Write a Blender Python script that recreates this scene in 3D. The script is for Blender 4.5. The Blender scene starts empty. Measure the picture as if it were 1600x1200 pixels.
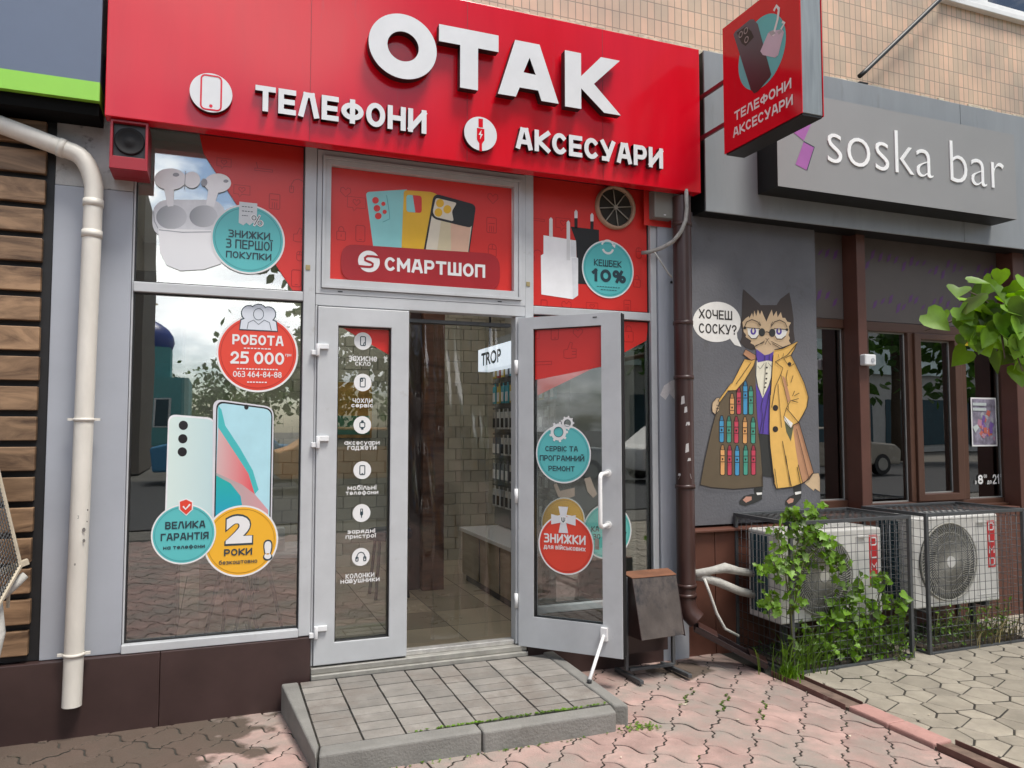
import bpy, bmesh, math, random
from mathutils import Vector, Matrix
random.seed(11)
S = bpy.context.scene
COL = S.collection
R = math.radians

# ------------------------------------------------------------------ camera
EYE = Vector((0, -4.2, 1.45))
YAW, PITCH, FPX = 0.36873, 0.055877, 1194.84
FW = Vector((math.sin(YAW)*math.cos(PITCH), math.cos(YAW)*math.cos(PITCH), math.sin(PITCH)))
RT = Vector((math.cos(YAW), -math.sin(YAW), 0))
UP = RT.cross(FW)
cd = bpy.data.cameras.new('camera')
cam = bpy.data.objects.new('camera', cd); COL.objects.link(cam)
mw = Matrix((RT, UP, -FW)).transposed().to_4x4(); mw.translation = EYE
cam.matrix_world = mw
cd.sensor_width = 36; cd.lens = FPX/1600*36; cd.clip_end = 900; cd.clip_start = .05
S.camera = cam

# ------------------------------------------------------------------ light
SUN_AZ, SUN_EL = R(-28), R(66)       # direction towards the sun: out of the facade, a little to the right
w = bpy.data.worlds.new('World'); S.world = w; w.use_nodes = True
nt = w.node_tree; N = nt.nodes; L = nt.links; N.clear()
out = N.new('ShaderNodeOutputWorld'); bg = N.new('ShaderNodeBackground')
sky = N.new('ShaderNodeTexSky'); sky.sky_type = 'NISHITA'; sky.sun_disc = False
sky.sun_elevation = SUN_EL; sky.sun_rotation = R(180)-R(28)
tc = N.new('ShaderNodeTexCoord'); mp = N.new('ShaderNodeMapping'); mp.inputs['Scale'].default_value = (1.6, 1.6, 3.6)
mp.inputs['Location'].default_value = (3.1, 2.2, .5)
nz = N.new('ShaderNodeTexNoise'); nz.inputs['Scale'].default_value = 1.5; nz.inputs['Detail'].default_value = 9; nz.inputs['Roughness'].default_value = .58
rp = N.new('ShaderNodeValToRGB'); rp.color_ramp.elements[0].position = .47; rp.color_ramp.elements[1].position = .555
nz2 = N.new('ShaderNodeTexNoise'); nz2.inputs['Scale'].default_value = 4; nz2.inputs['Detail'].default_value = 6
rc = N.new('ShaderNodeValToRGB'); rc.color_ramp.elements[0].color = (8.5, 8.9, 9.5, 1); rc.color_ramp.elements[1].color = (14.5, 14.3, 14.0, 1)
rc.color_ramp.elements[0].position = .35; rc.color_ramp.elements[1].position = .6
mx = N.new('ShaderNodeMix'); mx.data_type = 'RGBA'
L.new(tc.outputs['Generated'], mp.inputs[0]); L.new(mp.outputs[0], nz.inputs[0]); L.new(mp.outputs[0], nz2.inputs[0])
L.new(nz.outputs['Fac'], rp.inputs[0]); L.new(nz2.outputs['Fac'], rc.inputs[0])
L.new(rp.outputs[0], mx.inputs[0]); L.new(sky.outputs[0], mx.inputs[6]); L.new(rc.outputs[0], mx.inputs[7])
bd_ = N.new('ShaderNodeVectorMath'); bd_.operation = 'DOT_PRODUCT'; bd_.inputs[1].default_value = Vector((-.18, -1, .30)).normalized()
nrm_ = N.new('ShaderNodeVectorMath'); nrm_.operation = 'NORMALIZE'; L.new(tc.outputs['Generated'], nrm_.inputs[0]); L.new(nrm_.outputs[0], bd_.inputs[0])
bk_ = N.new('ShaderNodeMapRange'); bk_.interpolation_type = 'SMOOTHSTEP'; bk_.inputs[1].default_value = .86; bk_.inputs[2].default_value = .97; bk_.inputs[3].default_value = 1; bk_.inputs[4].default_value = 2.4
L.new(bd_.outputs['Value'], bk_.inputs[0]); vs_ = N.new('ShaderNodeVectorMath'); vs_.operation = 'SCALE'; L.new(mx.outputs[2], vs_.inputs[0]); L.new(bk_.outputs[0], vs_.inputs['Scale'])
L.new(vs_.outputs[0], bg.inputs[0]); bg.inputs[1].default_value = .105; L.new(bg.outputs[0], out.inputs[0])
sd = bpy.data.lights.new('sun', 'SUN'); sd.energy = 3.5; sd.angle = R(17); sd.color = (1, .95, .88)
sun = bpy.data.objects.new('sun', sd); COL.objects.link(sun)
sv = Vector((-math.sin(SUN_AZ)*math.cos(SUN_EL), -math.cos(SUN_AZ)*math.cos(SUN_EL), math.sin(SUN_EL)))
sun.rotation_euler = sv.to_track_quat('Z', 'Y').to_euler(); sun.location = (3, -8, 9)
S.view_settings.view_transform = 'Standard'; S.view_settings.look = 'None'
S.view_settings.gamma = 1; S.view_settings.exposure = 0.3
S.cycles.max_bounces = 8; S.cycles.transparent_max_bounces = 16
S.cycles.caustics_reflective = False; S.cycles.caustics_refractive = False
S.cycles.use_denoising = True

# ------------------------------------------------------------------ materials
MATS = {}
def mat(name, col, rough=.5, metal=0, var=.08, vs=4, bump=0, bs=40, spec=.5, coat=0, dirt=None, stretch=(1, 1, 1), island=0):
    if name in MATS: return MATS[name]
    m = bpy.data.materials.new(name); m.use_nodes = True; MATS[name] = m
    n = m.node_tree.nodes; l = m.node_tree.links; b = n['Principled BSDF']
    b.inputs['Roughness'].default_value = rough; b.inputs['Metallic'].default_value = metal
    b.inputs['Specular IOR Level'].default_value = spec; b.inputs['Coat Weight'].default_value = coat
    t = n.new('ShaderNodeTexCoord'); mp = n.new('ShaderNodeMapping'); mp.inputs['Scale'].default_value = stretch
    l.new(t.outputs['Object'], mp.inputs[0])
    z = n.new('ShaderNodeTexNoise'); z.inputs['Scale'].default_value = vs; z.inputs['Detail'].default_value = 7; z.inputs['Roughness'].default_value = .62
    l.new(mp.outputs[0], z.inputs[0])
    r = n.new('ShaderNodeValToRGB'); r.color_ramp.elements[0].position = .3; r.color_ramp.elements[1].position = .7
    r.color_ramp.elements[0].color = tuple(c*(1-var) for c in col)+(1,); r.color_ramp.elements[1].color = tuple(min(1, c*(1+var)) for c in col)+(1,)
    l.new(z.outputs['Fac'], r.inputs[0]); last = r.outputs[0]
    if island:
        g = n.new('ShaderNodeNewGeometry'); h = n.new('ShaderNodeHueSaturation'); mr = n.new('ShaderNodeMapRange')
        mr.inputs[3].default_value = 1-island; mr.inputs[4].default_value = 1+island
        l.new(g.outputs['Random Per Island'], mr.inputs[0]); l.new(mr.outputs[0], h.inputs['Value']); l.new(last, h.inputs['Color']); last = h.outputs[0]
    if dirt:
        z2 = n.new('ShaderNodeTexNoise'); z2.inputs['Scale'].default_value = dirt[1]; z2.inputs['Detail'].default_value = 10; z2.inputs['Roughness'].default_value = .7
        l.new(mp.outputs[0], z2.inputs[0])
        r2 = n.new('ShaderNodeValToRGB'); r2.color_ramp.elements[0].position = dirt[2]; r2.color_ramp.elements[1].position = dirt[2]+dirt[3]
        l.new(z2.outputs['Fac'], r2.inputs[0]); mx = n.new('ShaderNodeMix'); mx.data_type = 'RGBA'
        l.new(r2.outputs[0], mx.inputs[0]); l.new(last, mx.inputs[6]); mx.inputs[7].default_value = tuple(dirt[0])+(1,); last = mx.outputs[2]
    l.new(last, b.inputs['Base Color'])
    # gloss breaks up a little everywhere
    rr = n.new('ShaderNodeMapRange'); rr.inputs[3].default_value = max(.02, rough-.06); rr.inputs[4].default_value = min(1, rough+.08)
    l.new(z.outputs['Fac'], rr.inputs[0]); l.new(rr.outputs[0], b.inputs['Roughness'])
    if bump:
        z3 = n.new('ShaderNodeTexNoise'); z3.inputs['Scale'].default_value = bs; z3.inputs['Detail'].default_value = 5
        l.new(mp.outputs[0], z3.inputs[0]); bm_ = n.new('ShaderNodeBump'); bm_.inputs['Strength'].default_value = bump; bm_.inputs['Distance'].default_value = .01
        l.new(z3.outputs['Fac'], bm_.inputs['Height']); l.new(bm_.outputs[0], b.inputs['Normal'])
    return m

def glass(name, refl=.10, tint=(.86, .9, .9), ior=1.5):
    m = bpy.data.materials.new(name); m.use_nodes = True; MATS[name] = m
    n = m.node_tree.nodes; l = m.node_tree.links; n.clear()
    o = n.new('ShaderNodeOutputMaterial'); tr = n.new('ShaderNodeBsdfTransparent'); tr.inputs[0].default_value = tint+(1,)
    gl = n.new('ShaderNodeBsdfGlossy'); gl.inputs['Roughness'].default_value = .004; gl.inputs[0].default_value = (1, 1, 1, 1)
    t = n.new('ShaderNodeTexCoord'); z = n.new('ShaderNodeTexNoise'); z.inputs['Scale'].default_value = 1.3; l.new(t.outputs['Object'], z.inputs[0])
    bp = n.new('ShaderNodeBump'); bp.inputs['Strength'].default_value = .035; bp.inputs['Distance'].default_value = .02
    l.new(z.outputs['Fac'], bp.inputs['Height']); l.new(bp.outputs[0], gl.inputs['Normal'])
    fr = n.new('ShaderNodeFresnel'); fr.inputs[0].default_value = ior
    ad = n.new('ShaderNodeMath'); ad.operation = 'ADD'; ad.inputs[1].default_value = refl; ad.use_clamp = True
    l.new(fr.outputs[0], ad.inputs[0]); mx = n.new('ShaderNodeMixShader')
    l.new(ad.outputs[0], mx.inputs[0]); l.new(tr.outputs[0], mx.inputs[1]); l.new(gl.outputs[0], mx.inputs[2]); l.new(mx.outputs[0], o.inputs[0])
    return m

M_RED = mat('red_panel', (.60, .003, .014), .13, var=.05, vs=2, spec=.45, dirt=((.42, .035, .045), 3, .62, .25), stretch=(4, 4, .5))
M_FILM = mat('red_film', (.62, .028, .022), .32, var=.04)
M_FILMD = mat('red_film_line', (.36, .012, .012), .35, var=.04)
M_MAROON = mat('maroon_film', (.33, .012, .018), .35)
M_WHITE = mat('white_vinyl', (.74, .74, .74), .35, var=.03)
M_SIGNW = mat('white_acrylic', (.66, .67, .68), .3, var=.04, vs=8)
M_BLACK = mat('black_plastic', (.012, .012, .013), .45)
M_INK = mat('navy_ink', (.02, .045, .06), .4)
M_TEAL = mat('teal_vinyl', (.10, .47, .48), .32, var=.03)
M_TEALD = mat('teal_line', (.04, .25, .27), .35)
M_YEL = mat('yellow_vinyl', (.80, .42, .03), .32, var=.03)
M_YELD = mat('yellow_line', (.42, .20, .01), .35)
M_REDV = mat('red_vinyl', (.68, .055, .03), .32, var=.03)
M_REDVD = mat('red_vinyl_line', (.42, .02, .015), .35)
M_PVC = mat('grey_white_profile', (.47, .485, .50), .35, var=.09, vs=4, dirt=((.30, .285, .26), 11, .62, .22))
M_PVCH = mat('hinge_white', (.70, .71, .72), .3)
M_GREYP = mat('grey_pillar_panel', (.35, .37, .41), .5, var=.08, vs=2, dirt=((.22, .22, .22), 26, .70, .06))
M_PILC = mat('raw_pillar_concrete', (.42, .42, .41), .8, var=.2, vs=5, bump=.4, bs=30, dirt=((.16, .15, .14), 9, .58, .1))
M_BROWN = mat('dark_brown_sheet', (.046, .026, .024), .36, var=.25, vs=3, dirt=((.13, .105, .095), 17, .68, .1))
M_BROWNW = mat('brown_frame', (.085, .040, .026), .4, var=.12)
M_BROWNP = mat('red_brown_panel', (.115, .045, .03), .5, var=.15, vs=5, dirt=((.06, .03, .02), 8, .6, .2))
M_COLB = mat('brown_column', (.10, .040, .028), .5, var=.15, vs=6)
M_SOSKA = mat('grey_composite', (.245, .26, .275), .42, var=.09, vs=2, dirt=((.19, .195, .2), 3, .58, .2), stretch=(3, 3, .6))
M_SOSKAB = mat('grey_sign_box', (.27, .27, .272), .55, var=.04, vs=2)
M_MURALW = mat('mural_wall', (.125, .125, .137), .75, var=.14, vs=2.5, bump=.3, bs=60, dirt=((.085, .082, .082), 3.5, .56, .2))
M_PIPEW = mat('cream_downpipe', (.64, .61, .55), .45, var=.14, vs=6, dirt=((.33, .29, .22), 16, .66, .16), stretch=(1, 1, .35))
M_PIPEB = mat('brown_downpipe', (.055, .026, .022), .35, var=.2, vs=6, dirt=((.22, .18, .16), 13, .70, .05), stretch=(1, 1, .5))
M_STEEL = mat('grey_painted_steel', (.085, .09, .095), .45, metal=.3, var=.2, vs=20, dirt=((.16, .09, .06), 30, .66, .1))
M_WIRE = mat('wire_steel', (.10, .105, .11), .4, metal=.4)
M_SHEET = mat('rusty_sheet', (.115, .095, .085), .45, metal=.4, var=.35, vs=6, dirt=((.035, .035, .04), 7, .50, .14), stretch=(1, 1, .6), bump=.12)
M_RUST = mat('rust', (.20, .085, .045), .7, var=.3, vs=9)
M_CONC = mat('curb_concrete', (.20, .195, .18), .85, var=.16, vs=7, bump=.35, bs=90, dirt=((.13, .125, .11), 5, .60, .15))
M_STEPP = mat('step_pavers', (.22, .205, .185), .85, var=.2, vs=9, bump=.4, bs=110, island=.16, dirt=((.17, .145, .125), 4, .5, .2))
M_JOINT = mat('joint_sand', (.042, .038, .031), .95, var=.35, vs=9, dirt=((.06, .10, .012), 6, .60, .08))
M_GREYV = mat('grey_pavers', (.325, .29, .232), .85, var=.2, vs=7, bump=.4, bs=110, island=.15, dirt=((.27, .24, .20), 2.5, .58, .2))
M_ASPH = mat('asphalt', (.06, .06, .06), .9, var=.2, vs=8, bump=.4, bs=60)
M_LEAF = mat('bright_leaf', (.125, .24, .02), .45, var=.4, vs=9, island=.6)
M_LEAFD = mat('deep_leaf', (.055, .115, .022), .5, var=.4, vs=9, island=.4)
M_GRASS = mat('grass_blade', (.10, .17, .025), .55, var=.35, vs=12, island=.4)
M_BARK = mat('bark', (.09, .065, .045), .85, var=.3, vs=14, bump=.5, bs=30)
M_ACW = mat('white_enamel', (.66, .65, .62), .4, var=.05, vs=5, dirt=((.42, .39, .33), 9, .64, .2))
M_ACG = mat('fan_grey', (.36, .35, .31), .5, var=.1)
M_COIL = mat('teal_coil', (.015, .055, .075), .5, var=.2)
M_FOAM = mat('grey_pipe_wrap', (.42, .41, .38), .8, var=.15, vs=18, bump=.4, bs=40)
M_CABW = mat('pale_cable', (.55, .54, .50), .6)
G_WIN = glass('window_glass', .12)
G_DOOR = glass('door_glass', .05)
G_BAR = glass('bar_glass', .24, (.72, .78, .78))
G_PVC = glass('clear_vinyl', .02, (.87, .88, .86), 1.35)

def leafmat(m, amt=.35):
    n = m.node_tree.nodes; l = m.node_tree.links; b = n['Principled BSDF']; o = [x for x in n if x.type == 'OUTPUT_MATERIAL'][0]
    t = n.new('ShaderNodeBsdfTranslucent'); src = b.inputs['Base Color'].links[0].from_socket; l.new(src, t.inputs[0])
    h = n.new('ShaderNodeHueSaturation'); h.inputs['Value'].default_value = 1.7; h.inputs['Saturation'].default_value = 1.15; l.new(src, h.inputs['Color']); l.new(h.outputs[0], t.inputs[0])
    mx = n.new('ShaderNodeMixShader'); mx.inputs[0].default_value = amt
    l.new(b.outputs[0], mx.inputs[1]); l.new(t.outputs[0], mx.inputs[2]); l.new(mx.outputs[0], o.inputs[0])
for m in (M_LEAF, M_LEAFD, M_GRASS): leafmat(m)

def tile_mat():
    m = bpy.data.materials.new('small_beige_tiles'); m.use_nodes = True
    n = m.node_tree.nodes; l = m.node_tree.links; b = n['Principled BSDF']; b.inputs['Roughness'].default_value = .5
    t = n.new('ShaderNodeTexCoord'); sp = n.new('ShaderNodeSeparateXYZ'); cb = n.new('ShaderNodeCombineXYZ')
    l.new(t.outputs['Object'], sp.inputs[0]); l.new(sp.outputs['X'], cb.inputs['X']); l.new(sp.outputs['Z'], cb.inputs['Y'])
    wz = n.new('ShaderNodeTexNoise'); wz.inputs['Scale'].default_value = 7; l.new(cb.outputs[0], wz.inputs[0])
    br = n.new('ShaderNodeTexBrick'); br.offset = 0; br.inputs['Scale'].default_value = 1
    br.inputs['Brick Width'].default_value = .052; br.inputs['Row Height'].default_value = .112; br.inputs['Mortar Size'].default_value = .0032
    br.inputs['Color1'].default_value = (.72, .49, .355, 1); br.inputs['Color2'].default_value = (.55, .43, .32, 1); br.inputs['Mortar'].default_value = (.34, .27, .21, 1)
    br.inputs['Bias'].default_value = 0
    va = n.new('ShaderNodeVectorMath'); va.operation = 'MULTIPLY_ADD'; va.inputs[1].default_value = (.004, .004, 0)
    l.new(wz.outputs['Color'], va.inputs[0]); l.new(cb.outputs[0], va.inputs[2]); l.new(va.outputs[0], br.inputs[0])
    z = n.new('ShaderNodeTexNoise'); z.inputs['Scale'].default_value = 1.6; z.inputs['Detail'].default_value = 8; l.new(cb.outputs[0], z.inputs[0])
    r = n.new('ShaderNodeValToRGB'); r.color_ramp.elements[0].position = .35; r.color_ramp.elements[0].color = (.72, .74, .76, 1); r.color_ramp.elements[1].position = .65; r.color_ramp.elements[1].color = (1.1, 1.05, 1, 1)
    l.new(z.outputs['Fac'], r.inputs[0]); mx = n.new('ShaderNodeMix'); mx.data_type = 'RGBA'; mx.blend_type = 'MULTIPLY'; mx.inputs[0].default_value = 1
    l.new(br.outputs['Color'], mx.inputs[6]); l.new(r.outputs[0], mx.inputs[7]); l.new(mx.outputs[2], b.inputs['Base Color'])
    bp = n.new('ShaderNodeBump'); bp.inputs['Strength'].default_value = .6; bp.inputs['Distance'].default_value = .004; bp.invert = True
    l.new(br.outputs['Fac'], bp.inputs['Height']); l.new(bp.outputs[0], b.inputs['Normal'])
    return m

def wood_mat(name, c1, c2, scale=2.5):
    m = bpy.data.materials.new(name); m.use_nodes = True
    n = m.node_tree.nodes; l = m.node_tree.links; b = n['Principled BSDF']; b.inputs['Roughness'].default_value = .6
    t = n.new('ShaderNodeTexCoord'); g = n.new('ShaderNodeNewGeometry'); ad = n.new('ShaderNodeVectorMath'); ad.operation = 'ADD'
    sc = n.new('ShaderNodeVectorMath'); sc.operation = 'SCALE'; sc.inputs['Scale'].default_value = 13
    cb = n.new('ShaderNodeCombineXYZ'); l.new(g.outputs['Random Per Island'], cb.inputs[0]); l.new(g.outputs['Random Per Island'], cb.inputs[1]); l.new(cb.outputs[0], sc.inputs[0])
    l.new(t.outputs['Object'], ad.inputs[0]); l.new(sc.outputs[0], ad.inputs[1])
    mp = n.new('ShaderNodeMapping'); mp.inputs['Scale'].default_value = (1, 1, 5); l.new(ad.outputs[0], mp.inputs[0])
    z = n.new('ShaderNodeTexNoise'); z.inputs['Scale'].default_value = scale; z.inputs['Detail'].default_value = 9; z.inputs['Roughness'].default_value = .65; z.inputs['Distortion'].default_value = 1.6
    l.new(mp.outputs[0], z.inputs[0]); r = n.new('ShaderNodeValToRGB')
    r.color_ramp.elements[0].position = .32; r.color_ramp.elements[0].color = c1+(1,); r.color_ramp.elements[1].position = .62; r.color_ramp.elements[1].color = c2+(1,)
    l.new(z.outputs['Fac'], r.inputs[0]); h = n.new('ShaderNodeHueSaturation'); mr = n.new('ShaderNodeMapRange'); mr.inputs[3].default_value = .75; mr.inputs[4].default_value = 1.2
    l.new(g.outputs['Random Per Island'], mr.inputs[0]); l.new(mr.outputs[0], h.inputs['Value']); l.new(r.outputs[0], h.inputs['Color']); l.new(h.outputs[0], b.inputs['Base Color'])
    bp = n.new('ShaderNodeBump'); bp.inputs['Strength'].default_value = .25; bp.inputs['Distance'].default_value = .004; l.new(z.outputs['Fac'], bp.inputs['Height']); l.new(bp.outputs[0], b.inputs['Normal'])
    return m

def pink_mat():
    m = mat('pink_pavers', (.375, .252, .222), .85, var=.22, vs=8, bump=.45, bs=110, island=.17, dirt=((.27, .235, .205), 2.4, .42, .2))
    n = m.node_tree.nodes; l = m.node_tree.links; b = n['Principled BSDF']; src = b.inputs['Base Color'].links[0].from_socket
    t = n.new('ShaderNodeTexCoord')
    last = src      # wet stains under the two downpipes
    for c, rad in (((-.55, -.18, 0), 1.05), ((2.62, -.22, 0), .24)):
        d = n.new('ShaderNodeVectorMath'); d.operation = 'DISTANCE'; d.inputs[1].default_value = c; l.new(t.outputs['Object'], d.inputs[0])
        z = n.new('ShaderNodeTexNoise'); z.inputs['Scale'].default_value = 6; z.inputs['Detail'].default_value = 6; l.new(t.outputs['Object'], z.inputs[0])
        a = n.new('ShaderNodeMath'); a.operation = 'MULTIPLY_ADD'; a.inputs[1].default_value = rad*1.2; l.new(z.outputs['Fac'], a.inputs[0]); l.new(d.outputs['Value'], a.inputs[2])
        mr = n.new('ShaderNodeMapRange'); mr.inputs[1].default_value = rad*1.30; mr.inputs[2].default_value = rad*1.42; mr.inputs[3].default_value = 1; mr.inputs[4].default_value = 0
        l.new(a.outputs[0], mr.inputs[0]); mx = n.new('ShaderNodeMix'); mx.data_type = 'RGBA'; mx.inputs[7].default_value = (.07, .05, .035, 1)
        mm = n.new('ShaderNodeMath'); mm.operation = 'MULTIPLY'; mm.inputs[1].default_value = .9; l.new(mr.outputs[0], mm.inputs[0])
        l.new(mm.outputs[0], mx.inputs[0]); l.new(last, mx.inputs[6]); last = mx.outputs[2]
    l.new(last, b.inputs['Base Color'])
    return m

def emit(name, col, st):
    m = bpy.data.materials.new(name); m.use_nodes = True; b = m.node_tree.nodes['Principled BSDF']
    b.inputs['Base Color'].default_value = col+(1,); b.inputs['Emission Color'].default_value = col+(1,); b.inputs['Emission Strength'].default_value = st
    return m

# ------------------------------------------------------------------ planes and builders
def ray(px, py):
    return (RT*((px-800)/FPX) - UP*((py-600)/FPX) + FW).normalized()
class PL:
    """a flat face of the place: origin, right, up, and outward normal"""
    def __init__(s, o, u, v=(0, 0, 1)):
        s.o = Vector(o); s.u = Vector(u).normalized(); s.v = Vector(v).normalized(); s.n = s.u.cross(s.v)
    def at(s, u, v, d=0): return s.o+s.u*u+s.v*v+s.n*d
    def pix(s, px, py, d=0):
        r = ray(px, py); o = s.o+s.n*d; t = (o-EYE).dot(s.n)/r.dot(s.n); q = EYE+r*t-s.o
        return q.dot(s.u), q.dot(s.v)
def FY(y): return PL((0, y, 0), (1, 0, 0))
GL = FY(0)
a46 = R(46)
LEAF = PL((1.645, -.045, 0), (math.cos(a46), -math.sin(a46), 0))
FAS = FY(-.22)
BLADE = PL((2.81, 0, 0), (0, -1, 0))

class B:
    def __init__(s): s.v = []; s.f = []; s.m = []; s.s = []; s.k = 0
    def lift(s, d): s.k += 1; return d+s.k*.000015      # flat pieces of one mesh never share a plane
    def add(s, vs, fs, mi=0, sm=False):
        k = len(s.v); s.v += [Vector(q) for q in vs]
        for f in fs: s.f.append([k+i for i in f]); s.m.append(mi); s.s.append(sm)
        return s
    def pbox(s, pl, u0, u1, v0, v1, d0, d1, mi=0):
        p = [pl.at(u, v, d) for d in (d0, d1) for u, v in ((u0, v0), (u1, v0), (u1, v1), (u0, v1))]
        return s.add(p, [(3, 2, 1, 0), (4, 5, 6, 7), (0, 1, 5, 4), (1, 2, 6, 5), (2, 3, 7, 6), (3, 0, 4, 7)], mi)
    def box(s, x0, x1, y0, y1, z0, z1, mi=0):
        p = [(x, y, z) for z in (z0, z1) for x, y in ((x0, y0), (x1, y0), (x1, y1), (x0, y1))]
        return s.add(p, [(3, 2, 1, 0), (4, 5, 6, 7), (0, 1, 5, 4), (1, 2, 6, 5), (2, 3, 7, 6), (3, 0, 4, 7)], mi)
    def hexa(s, p8, mi=0):
        return s.add(p8, [(3, 2, 1, 0), (4, 5, 6, 7), (0, 1, 5, 4), (1, 2, 6, 5), (2, 3, 7, 6), (3, 0, 4, 7)], mi)
    def frame(s, pl, u0, u1, v0, v1, wl, wr, wb, wt, d0, d1, mi=0):
        o = [(u0, v0), (u1, v0), (u1, v1), (u0, v1)]; i = [(u0+wl, v0+wb), (u1-wr, v0+wb), (u1-wr, v1-wt), (u0+wl, v1-wt)]
        for k in range(4):
            j = (k+1) % 4
            p = [pl.at(*q, d) for d in (d0, d1) for q in (o[k], o[j], i[j], i[k])]
            s.add(p, [(3, 2, 1, 0), (4, 5, 6, 7), (0, 1, 5, 4), (2, 3, 7, 6)], mi)
        return s
    def poly(s, pl, pts, d=0, mi=0):
        ar = sum(pts[i-1][0]*pts[i][1]-pts[i][0]*pts[i-1][1] for i in range(len(pts)))
        if ar < 0: pts = pts[::-1]
        d = s.lift(d)
        return s.add([pl.at(u, v, d) for u, v in pts], [tuple(range(len(pts)))], mi)
    def prism(s, pl, pts, d0, d1, mi=0, ms=None):
        ar = sum(pts[i-1][0]*pts[i][1]-pts[i][0]*pts[i-1][1] for i in range(len(pts)))
        if ar < 0: pts = pts[::-1]
        n = len(pts); p = [pl.at(u, v, d) for d in (d0, d1) for u, v in pts]
        s.add(p, [tuple(range(n, 2*n)), tuple(range(n-1, -1, -1))], mi)
        k = len(s.v)-2*n
        for i in range(n): s.f.append([k+i, k+(i+1) % n, k+n+(i+1) % n, k+n+i]); s.m.append(mi if ms is None else ms); s.s.append(False)
        return s
    def ell(s, pl, cu, cv, ru, rv=None, d=0, mi=0, n=40):
        rv = ru if rv is None else rv
        return s.poly(pl, [(cu+ru*math.cos(2*math.pi*i/n), cv+rv*math.sin(2*math.pi*i/n)) for i in range(n)], d, mi)
    def ring(s, pl, cu, cv, r0, r1, d=0, mi=0, n=56, a0=0, a1=2*math.pi):
        p = []; d = s.lift(d)
        for i in range(n+1):
            a = a0+(a1-a0)*i/n; p += [pl.at(cu+r0*math.cos(a), cv+r0*math.sin(a), d), pl.at(cu+r1*math.cos(a), cv+r1*math.sin(a), d)]
        return s.add(p, [(2*i, 2*i+1, 2*i+3, 2*i+2) for i in range(n)], mi)
    def cyl(s, pl, cu, cv, r, d0, d1, mi=0, n=32, ms=None):
        return s.prism(pl, [(cu+r*math.cos(2*math.pi*i/n), cv+r*math.sin(2*math.pi*i/n)) for i in range(n)], d0, d1, mi, ms)
    def line(s, pl, pts, wd, d=0, mi=0, closed=False):
        P = [Vector((p[0], p[1])) for p in pts]; n = len(P); q = []; d = s.lift(d)
        for i in range(n):
            a = P[i-1] if (i > 0 or closed) else None; b = P[(i+1) % n] if (i < n-1 or closed) else None
            t = Vector((0, 0))
            if a is not None and (P[i]-a).length > 1e-9: t += (P[i]-a).normalized()
            if b is not None and (b-P[i]).length > 1e-9: t += (b-P[i]).normalized()
            if t.length < 1e-6: t = Vector((1, 0))
            t.normalize(); nn = Vector((-t.y, t.x))*wd/2; k = 1.0
            q += [pl.at(*(P[i]+nn*k), d), pl.at(*(P[i]-nn*k), d)]
        m = n if closed else n-1
        return s.add(q, [(2*i, 2*i+1, (2*i+3) % (2*n), (2*i+2) % (2*n)) for i in range(m)], mi)
    def tube(s, pts, r, n=10, mi=0, cap=True):
        P = [Vector(p) for p in pts]; rr = r if isinstance(r, (list, tuple)) else [r]*len(P)
        T = []
        for i in range(len(P)):
            t = Vector((0, 0, 0))
            if i > 0: t += (P[i]-P[i-1]).normalized()
            if i < len(P)-1: t += (P[i+1]-P[i]).normalized()
            T.append(t.normalized())
        nx = T[0].orthogonal().normalized(); vs = []
        for i in range(len(P)):
            nx = (nx-T[i]*nx.dot(T[i])).normalized(); bn = T[i].cross(nx)
            k = 1.0
            vs += [P[i]+(nx*math.cos(2*math.pi*j/n)+bn*math.sin(2*math.pi*j/n))*rr[i]*k for j in range(n)]
        fs = [(i*n+j, i*n+(j+1) % n, (i+1)*n+(j+1) % n, (i+1)*n+j) for i in range(len(P)-1) for j in range(n)]
        s.add(vs, fs, mi, True)
        if cap:
            k = len(s.v)-len(vs); e = k+(len(P)-1)*n
            s.f.append([k+j for j in range(n-1, -1, -1)]); s.f.append([e+j for j in range(n)]); s.m += [mi, mi]; s.s += [False, False]
        return s
    def rod(s, a, b, r, n=8, mi=0): return s.tube([a, b], r, n, mi)
    def bar(s, a, b, w, h, mi=0):
        a = Vector(a); b = Vector(b); t = (b-a).normalized(); u = t.cross(Vector((0, 0, 1)))
        if u.length < 1e-4: u = Vector((1, 0, 0))
        u.normalize(); v = u.cross(t)
        p = [q+u*x*w/2+v*y*h/2 for q in (a, b) for x, y in ((-1, -1), (1, -1), (1, 1), (-1, 1))]
        return s.add(p, [(3, 2, 1, 0), (4, 5, 6, 7), (0, 1, 5, 4), (1, 2, 6, 5), (2, 3, 7, 6), (3, 0, 4, 7)], mi)
    def text(s, pl, body, u0, u1, v0, v1, d=0, bold=.02, ext=0, mi=0, ms=None, shear=0):
        vs, fs = glyphs(body, bold, ext > 0)
        x0 = min(v[0] for v in vs); x1 = max(v[0] for v in vs); y0 = min(v[1] for v in vs); y1 = max(v[1] for v in vs)
        P = [pl.at(u0+(x-x0)/(x1-x0)*(u1-u0)+shear*((y-y0)/(y1-y0)), v0+(y-y0)/(y1-y0)*(v1-v0), d+(z+.5)*ext if ext else d) for x, y, z in vs]
        if ms is None: return s.add(P, fs, mi)
        for f in fs: pass
        k = len(s.v); s.v += P
        for f in fs:
            zz = [vs[i][2] for i in f]; side = max(zz)-min(zz) > .1
            s.f.append([k+i for i in f]); s.m.append(ms if side else mi); s.s.append(False)
        return s
    def textpx(s, pl, body, l, r, top, bot, d=0, bold=.02, **k):
        m = (l+r)/2; u0 = pl.pix(l, (top+bot)/2, d)[0]; u1 = pl.pix(r, (top+bot)/2, d)[0]
        return s.text(pl, body, u0, u1, pl.pix(m, bot, d)[1], pl.pix(m, top, d)[1], d, bold, **k)
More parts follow.
